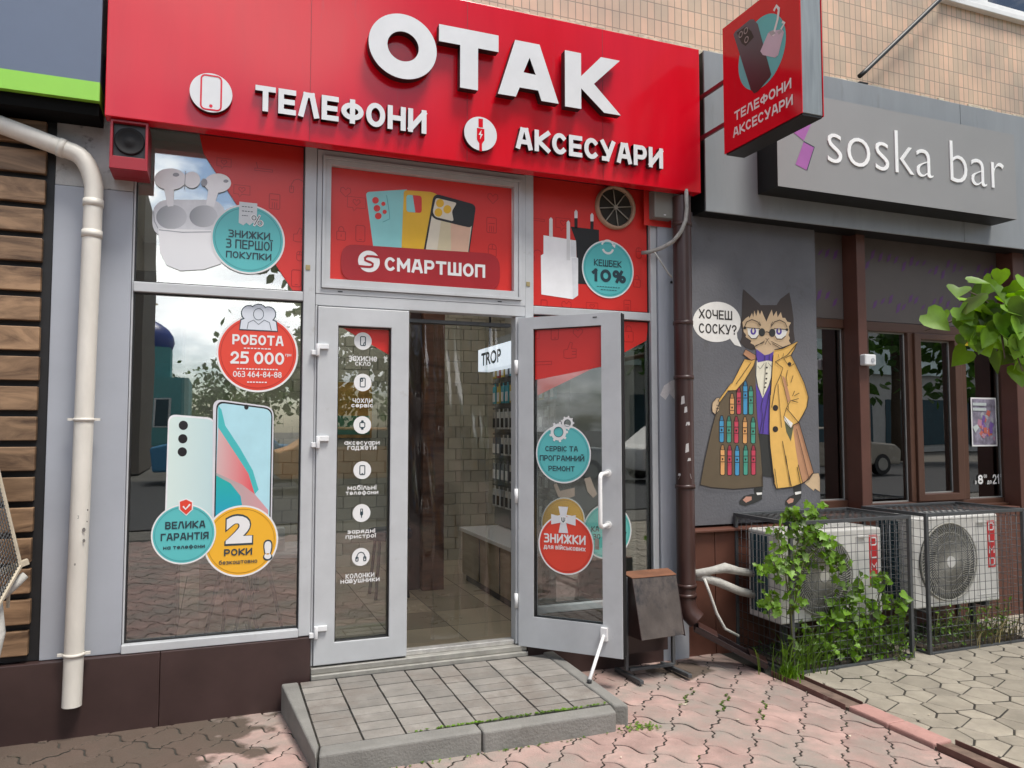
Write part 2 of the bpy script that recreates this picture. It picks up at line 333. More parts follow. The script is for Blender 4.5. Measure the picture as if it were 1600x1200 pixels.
    def polypx(s, pl, pts, d=0, mi=0): return s.poly(pl, [pl.pix(*p, d) for p in pts], d, mi)
    def linepx(s, pl, pts, wd, d=0, mi=0, closed=False): return s.line(pl, [pl.pix(*p, d) for p in pts], wd, d, mi, closed)
    def ellpx(s, pl, cx, cy, rx, ry, d=0, mi=0, n=32):
        return s.polypx(pl, [(cx+rx*math.cos(2*math.pi*i/n), cy+ry*math.sin(2*math.pi*i/n)) for i in range(n)], d, mi)

def arc(cx, cy, rx, ry, a0, a1, n=12):
    return [(cx+rx*math.cos(R(a0+(a1-a0)*i/n)), cy+ry*math.sin(R(a0+(a1-a0)*i/n))) for i in range(n+1)]
def mk_font():
    F = {}
    O = arc(.5, .5, .5, .5, 90, 450, 28)
    F['О'] = F['0'] = (1.0, [O]); F['С'] = (.92, [arc(.52, .5, .52, .5, 48, 312, 20)])
    F['А'] = (1.0, [[(0, 0), (.34, 1), (.66, 1), (1, 0)], [(.2, .3), (.8, .3)]])
    F['Б'] = (.88, [[(.95, 1), (0, 1), (0, 0), (.66, 0)]+arc(.66, .29, .34, .29, -90, 90)+[(0, .58)]])
    F['В'] = (.88, [[(0, 0), (0, 1), (.6, 1)]+arc(.6, .765, .34, .235, 90, -90)+[(0, .53)], arc(.66, .265, .34, .265, 90, -90)+[(0, 0)]])
    F['Г'] = (.75, [[(0, 0), (0, 1), (1, 1)]]); F['Е'] = (.8, [[(1, 1), (0, 1), (0, 0), (1, 0)], [(0, .5), (.9, .5)]])
    F['Ж'] = (1.35, [[(.5, 0), (.5, 1)], [(0, 1), (.44, .5), (0, 0)], [(1, 1), (.56, .5), (1, 0)]])
    F['З'] = F['3'] = (.85, [[(0, 1), (.62, 1)]+arc(.62, .76, .33, .24, 90, -90)+[(.25, .52)], arc(.66, .26, .34, .26, 90, -90)+[(0, 0)]])
    I = [[(0, 1), (0, 0)], [(1, 1), (1, 0)], [(0, .04), (1, .96)]]
    F['И'] = (1.0, I); F['Й'] = (1.0, I+[[(.28, 1.33), (.4, 1.24), (.6, 1.24), (.72, 1.33)]]); F['І'] = (.0, [[(0, 0), (0, 1)]]); F['Ї'] = (.0, [[(0, 0), (0, 1)], [(-.16, 1.28), (-.16, 1.29)], [(.16, 1.28), (.16, 1.29)]])
    F['К'] = (.95, [[(0, 0), (0, 1)], [(1, 1), (.12, .5), (1, 0)]]); F['Л'] = (1.0, [[(0, 0), (.3, 1), (.7, 1), (1, 0)]])
    F['М'] = (1.2, [[(0, 0), (0, 1)], [(.04, .95), (.5, .3), (.96, .95)], [(1, 1), (1, 0)]]); F['Н'] = (.95, [[(0, 0), (0, 1)], [(1, 0), (1, 1)], [(0, .5), (1, .5)]])
    F['П'] = (.95, [[(0, 0), (0, 1), (1, 1), (1, 0)]]); F['Р'] = (.88, [[(0, 0), (0, 1), (.66, 1)]+arc(.66, .7, .34, .3, 90, -90)+[(0, .4)]])
    F['Т'] = (.95, [[(0, 1), (1, 1)], [(.5, 1), (.5, 0)]]); F['У'] = (.95, [[(0, 1), (.5, .36)], [(1, 1), (.45, 0), (.12, 0)]])
    F['Ф'] = (1.2, [arc(.5, .5, .5, .32, 90, 450, 26), [(.5, 0), (.5, 1)]]); F['Х'] = (.95, [[(0, 0), (1, 1)], [(0, 1), (1, 0)]])
    F['Ч'] = (.9, [[(0, 1), (0, .62)]+arc(.25, .62, .25, .22, 180, 270, 6)+[(1, .4)], [(1, 1), (1, 0)]])
    F['Ш'] = (1.35, [[(0, 1), (0, 0), (1, 0), (1, 1)], [(.5, 1), (.5, 0)]]); F['Ь'] = (.8, [[(0, 1), (0, 0), (.66, 0)]+arc(.66, .29, .34, .29, -90, 90)+[(0, .58)]])
    F['Я'] = (.9, [[(1, 0), (1, 1), (.34, 1)]+arc(.34, .71, .34, .29, 90, 270)+[(1, .42)], [(.5, .42), (0, 0)]])
    F['1'] = (.5, [[(0, .78), (.6, 1), (.6, 0)]]); F['2'] = (.88, [arc(.5, .69, .48, .31, 165, -30, 14)+[(0, .03), (.05, 0)], [(.02, 0), (1, 0)]])
    F['4'] = (.95, [[(.72, 0), (.72, 1)], [(.72, .98), (0, .27), (1, .27)]]); F['5'] = (.88, [[(.95, 1), (.1, 1), (.06, .57)], [(.06, .57), (.55, .6)]+arc(.58, .3, .40, .3, 80, -90)+[(0, .0)]])
    F['6'] = (.9, [arc(.5, .31, .5, .31, 90, 450, 24), arc(.62, .36, .62, .64, 180, 85, 10)]); F['8'] = (.9, [arc(.5, .76, .43, .24, -90, 270, 22), arc(.5, .27, .5, .27, 90, 450, 22)])
    F['%'] = (1.35, [arc(.2, .76, .2, .24, 90, 450, 18), arc(.8, .24, .2, .24, 90, 450, 18), [(.72, 1), (.28, 0)]]); F['-'] = (.45, [[(0, .42), (1, .42)]])
    F['!'] = (.1, [[(.5, 1), (.5, .42)], [(.5, .02), (.5, .0)]]); F['?'] = (.75, [arc(.5, .74, .5, .26, 170, -50, 12)+[(.5, .42), (.5, .3)], [(.5, .02), (.5, 0)]])
    for c in 'вгжзиклмнопстхчшяь': wd, st = F[c.upper()]; F[c] = (wd*.78, [[(x, y*.70) for x, y in s_] for s_ in st])
    e = arc(.5, .35, .5, .35, 90, 450, 24)
    F['а'] = (.8, [e, [(1, 0), (1, .7)]]); F['е'] = (.78, [arc(.5, .35, .5, .35, -40, -360, 22)+[(0.05, .35)]]); F['р'] = (.8, [e, [(0, -.28), (0, .7)]])
    F['б'] = (.8, [e, [(0, .35)]+arc(.5, .45, .5, .5, 180, 110, 6)+[(.9, 1.0)]]); F['у'] = (.78, [[(0, .7), (.5, .0)], [(1, .7), (.36, -.28), (.05, -.28)]])
    F['д'] = (.95, [[(0, -.2), (0, 0), (1, 0), (1, -.2)], [(.12, 0), (.32, .7), (.84, .7), (.84, 0)]]); F['ф'] = (1.1, [e, [(.5, -.28), (.5, .98)]])
    F['і'] = (.0, [[(0, 0), (0, .7)], [(0, .97), (0, .98)]]); F['ї'] = (.0, [[(0, 0), (0, .7)], [(-.12, .97), (-.12, .98)], [(.12, .97), (.12, .98)]])
    F['й'] = (F['и'][0], F['и'][1]+[[(.28, .98), (.5, .92), (.72, .98)]])
    return F
FONT = mk_font()
def stext(q, pl, body, u0, u1, v0, v1, d, wt, ext=0, mi=0, ms=None, gap=.13):
    """block letters as flat or raised strokes filling the box u0..u1, v0..v1; wt = stroke width over letter height"""
    up = any(c.isupper() or c.isdigit() for c in body); ys = [y for c in body if c in FONT for s_ in FONT[c][1] for _, y in s_]
    lo, hi = (0, 1) if up else (min(ys), max(ys))
    H = (v1-v0); t = wt*H; adv = []; x = 0
    for c in body:          # widths in units of letter height, stroke added
        if c == ' ': x += .42; continue
        wd = FONT[c][0]*(.74); adv.append((c, x, wd)); x += wd+wt+gap
    tot = x-gap; ku = (u1-u0)/tot; ml = ku/H; lev = 0
    for c, x0, wd in adv:
        a0 = u0+x0*ku+t*min(1, ml)/2; W = wd*ku+(wt*ku-t*min(1, ml)); sw = W if FONT[c][0] > 0 else .75*ku
        if FONT[c][0] == 0: a0 += (wt*ku-t*min(1, ml))/2
        for s_ in FONT[c][1]:
            P = [Vector((a0+px*sw, v0+t/2+(py-lo)/(hi-lo)*(H-t))) for px, py in s_]; run = [P[0]]; runs = []
            for i in range(1, len(P)):
                if len(run) > 1 and (run[-1]-run[-2]).length > 1e-9 and (P[i]-run[-1]).length > 1e-9 and (run[-1]-run[-2]).angle(P[i]-run[-1]) > .6: runs.append(run); run = [P[i-1]]
                run.append(P[i])
            runs.append(run)
            for r_ in runs:
                r_ = list(r_); closed = (r_[0]-r_[-1]).length < 1e-6
                tw = t*min(1, ml)
                if not closed: r_[0] = r_[0]-(r_[1]-r_[0]).normalized()*tw*.5; r_[-1] = r_[-1]+(r_[-1]-r_[-2]).normalized()*tw*.5
                n = len(r_); L_ = []; Rr = []
                for i in range(n):
                    a = r_[i-1] if i > 0 else (r_[-2] if closed else None); b_ = r_[i+1] if i < n-1 else (r_[1] if closed else None); tt = Vector((0, 0))
                    if a is not None: tt += (r_[i]-a).normalized()
                    if b_ is not None: tt += (b_-r_[i]).normalized()
                    tt.normalize(); nn = Vector((-tt.y, tt.x))*tw/2; L_.append(r_[i]+nn); Rr.append(r_[i]-nn)
                lev += 1; dd = d+lev*.00004
                if not ext:
                    q.add([pl.at(p.x, p.y, dd) for pr_ in zip(L_, Rr) for p in pr_], [(2*i+1, 2*i+3, 2*i+2, 2*i) for i in range(n-1)], mi)
                else:
                    vs = [pl.at(p.x, p.y, z) for i in range(n) for p, z in ((L_[i], dd), (Rr[i], dd), (Rr[i], dd+ext), (L_[i], dd+ext))]; k = len(q.v); q.v += vs
                    for i in range(n-1):
                        for m in range(4): j = (m+1) % 4; q.f.append([k+4*i+m, k+4*i+j, k+4*i+4+j, k+4*i+4+m]); q.m.append(mi if m == 2 else (mi if ms is None else ms)); q.s.append(False)
                    if not closed:
                        q.f += [[k+3, k+2, k+1, k], [k+4*n-4, k+4*n-3, k+4*n-2, k+4*n-1]]; q.m += [mi if ms is None else ms]*2; q.s += [False]*2
    return q
def stextpx(q, pl, body, l, r, top, bot, d, wt, **k):
    m = (l+r)/2; return stext(q, pl, body, pl.pix(l, (top+bot)/2, d)[0], pl.pix(r, (top+bot)/2, d)[0], pl.pix(m, bot, d)[1], pl.pix(m, top, d)[1], d, wt, **k)

GCACHE = {}
def glyphs(body, bold, ext):
    k = (body, round(bold, 3), ext)
    if k in GCACHE: return GCACHE[k]
    c = bpy.data.curves.new('lettering_curve', 'FONT'); c.body = body; c.offset = bold; c.resolution_u = 4
    if ext: c.extrude = .5
    o = bpy.data.objects.new('lettering_curve', c); COL.objects.link(o)
    dg = bpy.context.evaluated_depsgraph_get(); e = o.evaluated_get(dg); me = e.to_mesh()
    r = ([tuple(v.co) for v in me.vertices], [tuple(p.vertices) for p in me.polygons]); e.to_mesh_clear()
    bpy.data.objects.remove(o); bpy.data.curves.remove(c); GCACHE[k] = r
    return r

def rrect(x0, x1, y0, y1, r, n=5):
    p = []
    for cx, cy, a in ((x1-r, y1-r, 0), (x0+r, y1-r, 90), (x0+r, y0+r, 180), (x1-r, y0+r, 270)):
        p += [(cx+r*math.cos(R(a+90*i/n)), cy+r*math.sin(R(a+90*i/n))) for i in range(n+1)]
    return p

def obj(name, b, m, parent=None, bevel=0, label=None, seg=2, smooth=False):
    org = Vector(parent['_o']) if parent is not None and '_o' in parent else Vector((0, 0, 0))
    me = bpy.data.meshes.new(name); me.from_pydata([tuple(v-org) for v in b.v], [], b.f)
    for x in (m if isinstance(m, (list, tuple)) else [m]): me.materials.append(x)
    me.polygons.foreach_set('material_index', b.m); me.polygons.foreach_set('use_smooth', [True]*len(b.s) if smooth else b.s); me.update()
    o = bpy.data.objects.new(name, me); COL.objects.link(o)
    if parent is not None:
        o.parent = parent; o['_o'] = tuple(org)
    if bevel:
        md = o.modifiers.new('bevel', 'BEVEL'); md.width = bevel; md.segments = seg; md.limit_method = 'ANGLE'; md.angle_limit = R(40)
    if label: o['label'] = label
    return o
def tag(o, label, cat, group=None):
    o['label'] = label; o['category'] = cat
    if group: o['group'] = group
    return o
def thing(name, label, cat, loc=(0, 0, 0), group=None):
    o = bpy.data.objects.new(name, None); COL.objects.link(o); o.location = loc; o.empty_display_size = .1; o['_o'] = tuple(loc)
    return tag(o, label, cat, group)
def struct(name, b, m):
    o = obj(name, b, m); o['kind'] = 'structure'; return o
def dup(o, off, label=None, parent=None):
    c = o.copy(); COL.objects.link(c)
    if parent is None: c.location = o.location+Vector(off)
    else: c.parent = parent
    if label: c['label'] = label
    for ch in list(o.children): dup(ch, off, None, c)
    return c

# ------------------------------------------------------------------ ground
def ss(a, b, x):
    t = max(0, min(1, (x-a)/(b-a))); return t*t*(3-2*t)
def gz(x, y): return (1-ss(2.2, 3.0, x))*.045*max(0, min(1, -y/.9))

g = B(); g.add([(-220, -220, -.05), (220, -220, -.05), (220, 60, -.05), (-220, 60, -.05)], [(0, 1, 2, 3)])
struct('ground', g, mat('packed_ground', (.16, .15, .13), .95, var=.2, vs=1))
g = B(); g.add([(-120, -19, -.03), (120, -19, -.03), (120, -8, -.03), (-120, -8, -.03)], [(0, 1, 2, 3)]); struct('road', g, M_ASPH)
def grid(x0, x1, y0, y1, nx, ny, dz):
    b = B(); vs = [(x0+(x1-x0)*i/nx, y0+(y1-y0)*j/ny, 0) for j in range(ny+1) for i in range(nx+1)]
    b.add([(x, y, gz(x, y)+dz) for x, y, _ in vs], [(j*(nx+1)+i, j*(nx+1)+i+1, (j+1)*(nx+1)+i+1, (j+1)*(nx+1)+i) for j in range(ny) for i in range(nx)])
    return b
struct('pavement_bed', grid(-4.5, 9.5, -6.4, .02, 70, 40, -.006), M_JOINT)

def clip(poly, a, b, c):        # keep a*x+b*y<=c
    o = []
    for i in range(len(poly)):
        p, q = poly[i-1], poly[i]; fp = a*p[0]+b*p[1]-c; fq = a*q[0]+b*q[1]-c
        if (fp <= 0) != (fq <= 0): t = fp/(fp-fq); o.append((p[0]+(q[0]-p[0])*t, p[1]+(q[1]-p[1])*t))
        if fq <= 0: o.append(q)
    return o
def stone(b, pts, x0, x1, y0, y1, gap=.0045, bev=.004, rnd=0.0011):
    P = pts
    for k in ((-1, 0, -x0), (1, 0, x1), (0, -1, -y0), (0, 1, y1)):
        P = clip(P, *k)
        if len(P) < 3: return
    ar = sum(P[i-1][0]*P[i][1]-P[i][0]*P[i-1][1] for i in range(len(P)))/2
    if abs(ar) < .0015: return
    if ar < 0: P = P[::-1]
    n = len(P); cx = sum(p[0] for p in P)/n; cy = sum(p[1] for p in P)/n
    rz = random.gauss(0, rnd); tx = random.gauss(0, .005); ty = random.gauss(0, .005)
    def inset(e):
        o = []
        for p in P:
            dx, dy = cx-p[0], cy-p[1]; dl = math.hypot(dx, dy) or 1; o.append((p[0]+dx/dl*e, p[1]+dy/dl*e))
        return o
    A = inset(gap); C = inset(gap+bev)
    z = lambda q: gz(*q)+rz+tx*(q[0]-cx)+ty*(q[1]-cy)
    vs = [(x, y, gz(x, y)-.014) for x, y in A]+[(x, y, z((x, y))-.0035) for x, y in A]+[(x, y, z((x, y))) for x, y in C]
    fs = [tuple(range(2*n, 3*n))]
    b.add(vs, fs+[(n+i, n+(i+1) % n, 2*n+(i+1) % n, 2*n+i) for i in range(n)]); k0 = len(b.v)-3*n
    for i in range(n): b.f.append([k0+i, k0+(i+1) % n, k0+n+(i+1) % n, k0+n+i]); b.m.append(1); b.s.append(False)

pk = B(); ORG = Vector((2.304, -.744)); d1 = Vector((.123, -.143)); d2 = Vector((-.128, -.133))
def wav1(t): return .021*math.sin(2*math.pi*t)
def wav2(t): return .014*math.sin(2*math.pi*t)+.007*math.sin(6*math.pi*t)
n1 = d1.normalized(); n1 = Vector((-n1.y, n1.x)); n2 = d2.normalized(); n2 = Vector((-n2.y, n2.x))
SEG = 14
for i in range(-34, 24):
    for j in range(-24, 34):
        o = ORG+d1*i+d2*j; c = o+(d1+d2)/2
        if not (-4.4 < c.x < 3.2 and -6.2 < c.y < .25): continue
        e = []
        for k in range(SEG): t = k/SEG; e.append(o+d1*t+n1*wav1(t))
        for k in range(SEG): t = k/SEG; e.append(o+d1+d2*t+n2*wav2(t))
        for k in range(SEG): t = 1-k/SEG; e.append(o+d2+d1*t+n1*wav1(t))
        for k in range(SEG): t = 1-k/SEG; e.append(o+d2*t+n2*wav2(t))
        stone(pk, [(p.x, p.y) for p in e], -4.4, 3.045, -6.2, .0)
struct('pavement', pk, [pink_mat(), M_JOINT])

gp = B(); la = Vector((.29, .018)); lb = Vector((-.128, -.305)); o0 = Vector((3.483, -.906))
basis = [(Vector((0, 0)), .0085), (la*.5+lb*.0+Vector((.0, -.04)), .0005), (lb*.5+la*.12, .0), (la*.5+lb*.5+Vector((.02, .0)), .003)]
cells = []
for k, (bp_, wt) in enumerate(basis):
    P = [(bp_.x+sx, bp_.y+sy) for sx, sy in ((-.4, -.4), (.4, -.4), (.4, .4), (-.4, .4))]
    for i in range(-3, 4):
        for j in range(-3, 4):
            for k2, (bq, wq) in enumerate(basis):
                if k2 == k and i == 0 and j == 0: continue
                q = bq+la*i+lb*j; a, b_ = 2*(q.x-bp_.x), 2*(q.y-bp_.y)
                P = clip(P, a, b_, q.length_squared-bp_.length_squared-wq+wt)
                if len(P) < 3: break
            if len(P) < 3: break
        if len(P) < 3: break
    if len(P) >= 3: cells.append(P)
for i in range(-24, 34):
    for j in range(-6, 22):
        o = o0+la*i+lb*j
        if 2.6 < o.x < 9.8 and -6.4 < o.y < .6:
            for P in cells: stone(gp, [(o.x+x, o.y+y) for x, y in P], 3.175, 9.4, -6.2, -.002, gap=.0055)
struct('pavement', gp, [M_GREYV, M_JOINT])

# ------------------------------------------------------------------ building above and behind
t = thing('apartment_building', 'beige apartment building wall of small upright tiles above the shop signs', 'building', (2, 0, 4))
b = B(); b.box(-9, 5.26, 0, .3, 3.3, 12); b.box(5.26, 6.7, 0, .3, 3.3, 4.80); b.box(5.26, 6.7, 0, .3, 6.3, 12); b.box(6.7, 15, 0, .3, 3.3, 12); obj('wall', b, tile_mat(), t)
b = B()
x = 1.0
while x < 9:
    wd = random.uniform(.05, .14); h = random.uniform(.02, .075); b.box(x, x+wd*1.0-.0005, -.008-random.random()*.006, -.001, 3.80, 3.955+h*.45); x += wd
obj('plaster_edge', b, mat('rough_plaster', (.55, .47, .36), .9, var=.2, vs=9, bump=.8, bs=50), t, .006)
f = B(); f.frame(GL, 5.262, 6.698, 4.802, 6.298, .09, .09, .09, .09, -.12, -.02); f.pbox(GL, 5.7, 5.78, 4.892, 6.208, -.11, -.03); f.pbox(GL, 5.2, 6.75, 4.755, 4.80, -.01, .05)
wf = obj('window', f, mat('white_window', (.75, .75, .74), .35), t, .005)
p = B(); p.pbox(GL, 5.352, 5.7, 4.892, 6.208, -.075, -.07); p.pbox(GL, 5.78, 6.608, 4.892, 6.208, -.075, -.07); obj('pane', p, G_WIN, wf)
p = B(); p.pbox(GL, 5.352, 6.608, 4.892, 6.208, -.2, -.18); obj('curtain', p, mat('white_curtain', (.6, .6, .6), .8), wf)

# structural shell of the ground floor (kept behind the fronts)
b = B(); b.box(-4, -.42, .10, .3, -.03, 3.3); b.box(2.62, 3.9, .12, .3, -.03, 3.3); b.box(3.9, 9.4, .30, .34, -.03, .86); b.box(6.1, 9.4, .13, .3, .86, 3.3); b.box(-4, 9.4, .06, .3, 3.05, 3.29)
tag(obj('masonry_wall', b, mat('dark_masonry', (.10, .09, .085), .9)), 'dark ground floor masonry between and behind the shop fronts', 'wall')

# interior of the phone shop
M_FLOOR = mat('shop_floor', (.35, .28, .19), .3, var=.15, vs=2)
b = B()
for i in range(9):
    for j in range(10):
        b.add([(-.6+i*.4+.003, .1+j*.4+.003, .2), (-.6+(i+1)*.4-.003, .1+j*.4+.003, .2), (-.6+(i+1)*.4-.003, .1+(j+1)*.4-.003, .2), (-.6+i*.4+.003, .1+(j+1)*.4-.003, .2)], [(0, 1, 2, 3)])
struct('floor', b, mat('shop_floor_tile', (.47, .39, .28), .28, var=.12, vs=2, island=.3))
b = B(); b.box(-.6, 3, .05, 4.2, .0, .196); struct('floor_slab', b, mat('slab', (.12, .11, .1), .8))
BRK = B()
for j in range(24):
    for i in range(18):
        x0 = .1+i*.15+(j % 2)*.075; BRK.box(x0+.003, x0+.147, 2.78-random.random()*.006, 2.83, .2+j*.104+.004, .2+(j+1)*.104)
tag(obj('brick_wall', BRK, mat('beige_brick', (.62, .57, .46), .8, var=.1, island=.15)), 'beige brick wall at the back of the phone shop', 'wall')
b = B(); b.box(-.6, 3.2, 2.84, 2.9, 0, 3.2); b.box(-.66, -.6, .05, 2.84, 0, 3.2); b.box(2.62, 2.68, .1, 2.84, 0, 3.2); struct('interior_wall', b, mat('interior_paint', (.55, .53, .48), .8))
b = B(); b.box(-.6, 2.62, .06, 2.84, 3.0, 3.04); struct('ceiling', b, mat('ceiling_paint', (.8, .8, .78), .8))
b = B(); b.box(1.49, 1.66, 1.55, 1.7, .2, 3.0); b.box(1.40, 1.488, 1.62, 1.76, .2, 3.0, 1)
tag(obj('wooden_post', b, [wood_mat('brown_post_wood', (.06, .022, .012), (.17, .07, .035)), M_BROWN], bevel=.006), 'dark brown wooden post standing inside the doorway', 'post')
M_OAK = wood_mat('pale_oak', (.30, .235, .15), (.43, .35, .24), 1.5)
t = thing('display_cabinet', 'pale oak cabinet with white top along the right wall inside the doorway', 'cabinet', (2.3, 1.8, .2))
b = B(); b.box(1.90, 2.3, .5, 1.85, .26, .60); obj('body', b, M_OAK, t, .004)
b = B(); b.box(1.88, 2.3, .48, 1.87, .60, .63); obj('top', b, M_WHITE, t, .004)
b = B(); b.box(1.93, 2.3, .52, 1.83, .2, .26); obj('plinth', b, M_BLACK, t)
b = B(); b.box(1.894, 1.899, .95, .955, .27, .59); b.box(1.894, 1.899, 1.4, 1.405, .27, .59); obj('door_gap', b, M_BLACK, t)
t = thing('display_rack', 'tall pegboard rack with hooks of phone accessories above the oak cabinet', 'rack', (2.55, 1.8, .9))
b = B(); b.box(2.2, 2.24, .5, 1.9, .64, 2.2); obj('backboard', b, mat('rack_board', (.23, .23, .215), .6), t)
b = B()
for j in range(6):
    z = .82+j*.21; b.rod((2.18, .55, z+.15), (2.18, 1.88, z+.15), .006, 6)
obj('rail', b, M_STEEL, t)
cols = [(.55, .55, .53), (.16, .16, .17), (.05, .35, .42), (.62, .45, .08), (.45, .05, .05), (.3, .28, .25)]
pm = [mat('pack_%s' % nme, c, .4) for nme, c in zip(('white', 'grey', 'teal', 'yellow', 'red', 'taupe'), cols)]
proto = {}
for j in range(6):
    for i in range(13):
        z = .82+j*.21; y = .6+i*.098; k = random.choice([0, 0, 1, 1, 5, 5, 0] if j < 4 else [2, 3, 4, 1, 2])
        if k not in proto:
            q = B(); pl = PL((2.15, 0, 0), (0, -1, 0)); q.pbox(pl, -.036, .036, 0, .14, -.02, .0, 0); q.pbox(pl, -.026, .026, .015, .09, .0, .004, 1); q.pbox(pl, -.012, .012, .141, .165, -.012, -.008, 0)
            o = obj('accessory_pack', q, [pm[k], M_BLACK if k in (0, 5) else M_WHITE], bevel=.002); proto[k] = o
            tag(o, '%s phone accessory pack hanging on the rack inside the door' % ('white', 'grey', 'teal', 'yellow', 'red', 'taupe')[k], 'package', 'accessory packs on the rack')
        else: o = proto[k].copy(); COL.objects.link(o)
        o.location = (0, y, z-.02)
t = thing('lit_sign', 'glowing white lightbox sign hanging high inside the phone shop', 'sign', (2.3, 1.9, 2.3))
b = B(); b.box(2.0, 2.1, .55, 1.75, 1.90, 2.08); obj('lightbox', b, emit('lit_white', (.76, .84, .95), .7), t, .004)
b = B(); pl = PL((2.0, 0, 0), (0, -1, 0)); b.text(pl, 'TROP', -1.66, -1.20, 1.94, 2.045, .003, .03); obj('lettering', b, M_INK, t)
b = B()
for y in (.8, 1.6): b.bar((2.05, y, 2.08), (2.05, y, 3.0), .015, .015)
obj('hanger', b, M_BLACK, t)
for y in (.75, 1.9):  # two out-of-view lamps added to brighten the shop interior
    t = thing('added_ceiling_lamp', 'added unseen panel lamp on the %s of the shop ceiling' % ('front half' if y < 1 else 'back half'), 'lamp', (1.1, y, 2.95)); q = B(); q.box(.5, 1.7, y-.3, y+.3, 2.965, 2.999); obj('frame', q, M_PVC, t); q = B(); q.box(.53, 1.67, y-.27, y+.27, 2.955, 2.964); obj('diffuser', q, emit('added_lamp_white', (1, .97, .92), 3.0), t)
t = thing('stool', 'dark padded stool dimly visible inside the doorway beside the post', 'stool', (1.22, 1.5, .2))
q = B(); q.cyl(PL((1.22, 1.5, .62), (1, 0, 0), (0, 1, 0)), 0, 0, .17, 0, .07, 0, 28); obj('seat', q, mat('dark_blue_pad', (.02, .03, .055), .5), t, .015)
for a in (45, 135, 225, 315): q = B(); q.rod((1.22+.17*math.cos(R(a)), 1.5+.17*math.sin(R(a)), .2), (1.22+.12*math.cos(R(a)), 1.5+.12*math.sin(R(a)), .62), .012, 8); obj('leg', q, M_BLACK, t)
t = thing('wall_poster', 'small orange and green poster inside the doorway left of the post', 'poster', (1.0, 2.75, 1.5)); q = B(); q.box(.95, 1.32, 2.752, 2.758, 1.35, 1.85); obj('sheet', q, mat('poster_amber', (.55, .30, .08), .6, var=.5, vs=9), t); q = B(); q.box(.97, 1.30, 2.748, 2.7515, 1.38, 1.55); obj('band', q, mat('poster_green', (.10, .25, .16), .6), t)
t = thing('counter', 'low wood and white counter behind the large shop window', 'counter', (.3, 1.2, .2))
b = B(); b.box(-.08, .62, 1.0, 1.5, .2, .60); obj('body', b, M_OAK, t, .004)
b = B(); b.box(-.1, .64, .98, 1.52, .60, .63); obj('top', b, M_WHITE, t, .004)
b = B()
for x in (.0, .16, .34): b.box(x, x+.1, 1.1, 1.2, .631, .78)
tag(obj('boxed_goods', b, mat('goods_box', (.5, .5, .47), .5, island=.3), bevel=.004), 'row of small boxes standing on the counter behind the window', 'boxes')
b = B(); b.box(-.55, -.2, .9, 1.3, .2, 2.4); tag(obj('dark_cabinet', b, mat('dark_grey_cabinet', (.04, .04, .045), .5), bevel=.01), 'tall dark cabinet inside at the left end of the shop window', 'cabinet')
def tripod(name, lab, x, y, h, sp):
    t = thing(name, lab, 'tripod', (x, y, .2))
    for k in range(3):
        a = R(100+120*k); q = B(); q.tube([(x+math.cos(a)*sp, y+math.sin(a)*sp, .205), (x+.02*math.cos(a), y+.02*math.sin(a), .2+h)], [.009, .014], 8); obj('leg', q, M_BLACK, t)
    q = B(); q.rod((x, y, .2+h*.45), (x, y, .24+h), .016, 10); obj('column', q, M_BLACK, t)
tripod('tripod', 'black tripod on the left behind the window glass', .09, .45, .62, .19)
tripod('tripod', 'black tripod on the right behind the window glass', .24, .6, .62, .17)
t = thing('strip_curtain', 'clear plastic strip curtain hanging in the open doorway', 'curtain', (1.3, .05, 2))
for k in range(4):
    x0 = 1.005+k*.158; q = B(); pts = []
    for i in range(13):
        z = .24+i*1.82/12; pts.append((z, .06+.012*math.sin(i*1.1+k*2)+(.012 if k % 2 else 0)))
    for i in range(12):
        nx = 6; ids = []
    vs = []; nx = 6
    for z, y in pts:
        for j in range(nx+1): vs.append((x0+.172*j/nx, y+.010*math.sin(j*1.05+z*2.3+k), z))
    q.add(vs, [(i*(nx+1)+j, i*(nx+1)+j+1, (i+1)*(nx+1)+j+1, (i+1)*(nx+1)+j) for i in range(12) for j in range(nx)], 0, True)
    obj('strip', q, G_PVC, t)
q = B(); q.box(1.0, 1.63, .04, .09, 2.045, 2.065); obj('rail', q, M_STEEL, t)

# ------------------------------------------------------------------ left neighbour
t = thing('slatted_wall', 'wall of brown wooden slats on a black backing at the left edge', 'wall', (-1.4, 0, 0))
b = B(); b.box(-4, -.752, .0, .09, .36, 3.3); obj('backing', b, mat('black_backing', (.008, .008, .009), .6), t)
b = B(); k = 0; z = .395
while z < 3.1:
    xr = -.785-random.random()*.008; x = -4; b.box(-4, xr, -.038-random.random()*.004, -.002, z, z+.112); z += .1415
obj('planks', b, wood_mat('slat_wood', (.06, .03, .014), (.31, .19, .105), 2.0), t, .004)
t = thing('shop_fascia', 'slate blue sign board with a lime green strip, left of the red sign', 'sign board', (-1.6, -.18, 3.2))
zg0 = FY(-.2).pix(100, 151)[1]; zg1 = FY(-.2).pix(100, 121)[1]
b = B(); b.box(-4, -.545, -.2, .0, zg1, 4.3); obj('panel', b, mat('slate_blue_panel', (.105, .135, .20), .32, var=.04), t)
b = B(); b.box(-4, -.545, -.204, .0, zg0, zg1-.001); obj('green_strip', b, mat('lime_strip', (.27, .60, .055), .35, var=.04), t)
b = B(); b.box(-4, -.55, -.17, .06, zg0-.06, zg0-.001); obj('underside', b, mat('underside_black', (.006, .006, .006), .9, spec=.1), t)  # matte near-black underside of the sign board
t = thing('pillar', 'grey panelled pillar between the wooden slats and the shop window', 'pillar', (-.58, 0, .36))
b = B(); b.box(-.75, -.407, -.012, .09, .358, 2.62); obj('panel', b, M_GREYP, t, .003)
b = B(); b.box(-.75, -.407, -.008, .09, 2.622, 3.02); obj('upper_panel', b, M_PILC, t, .003)
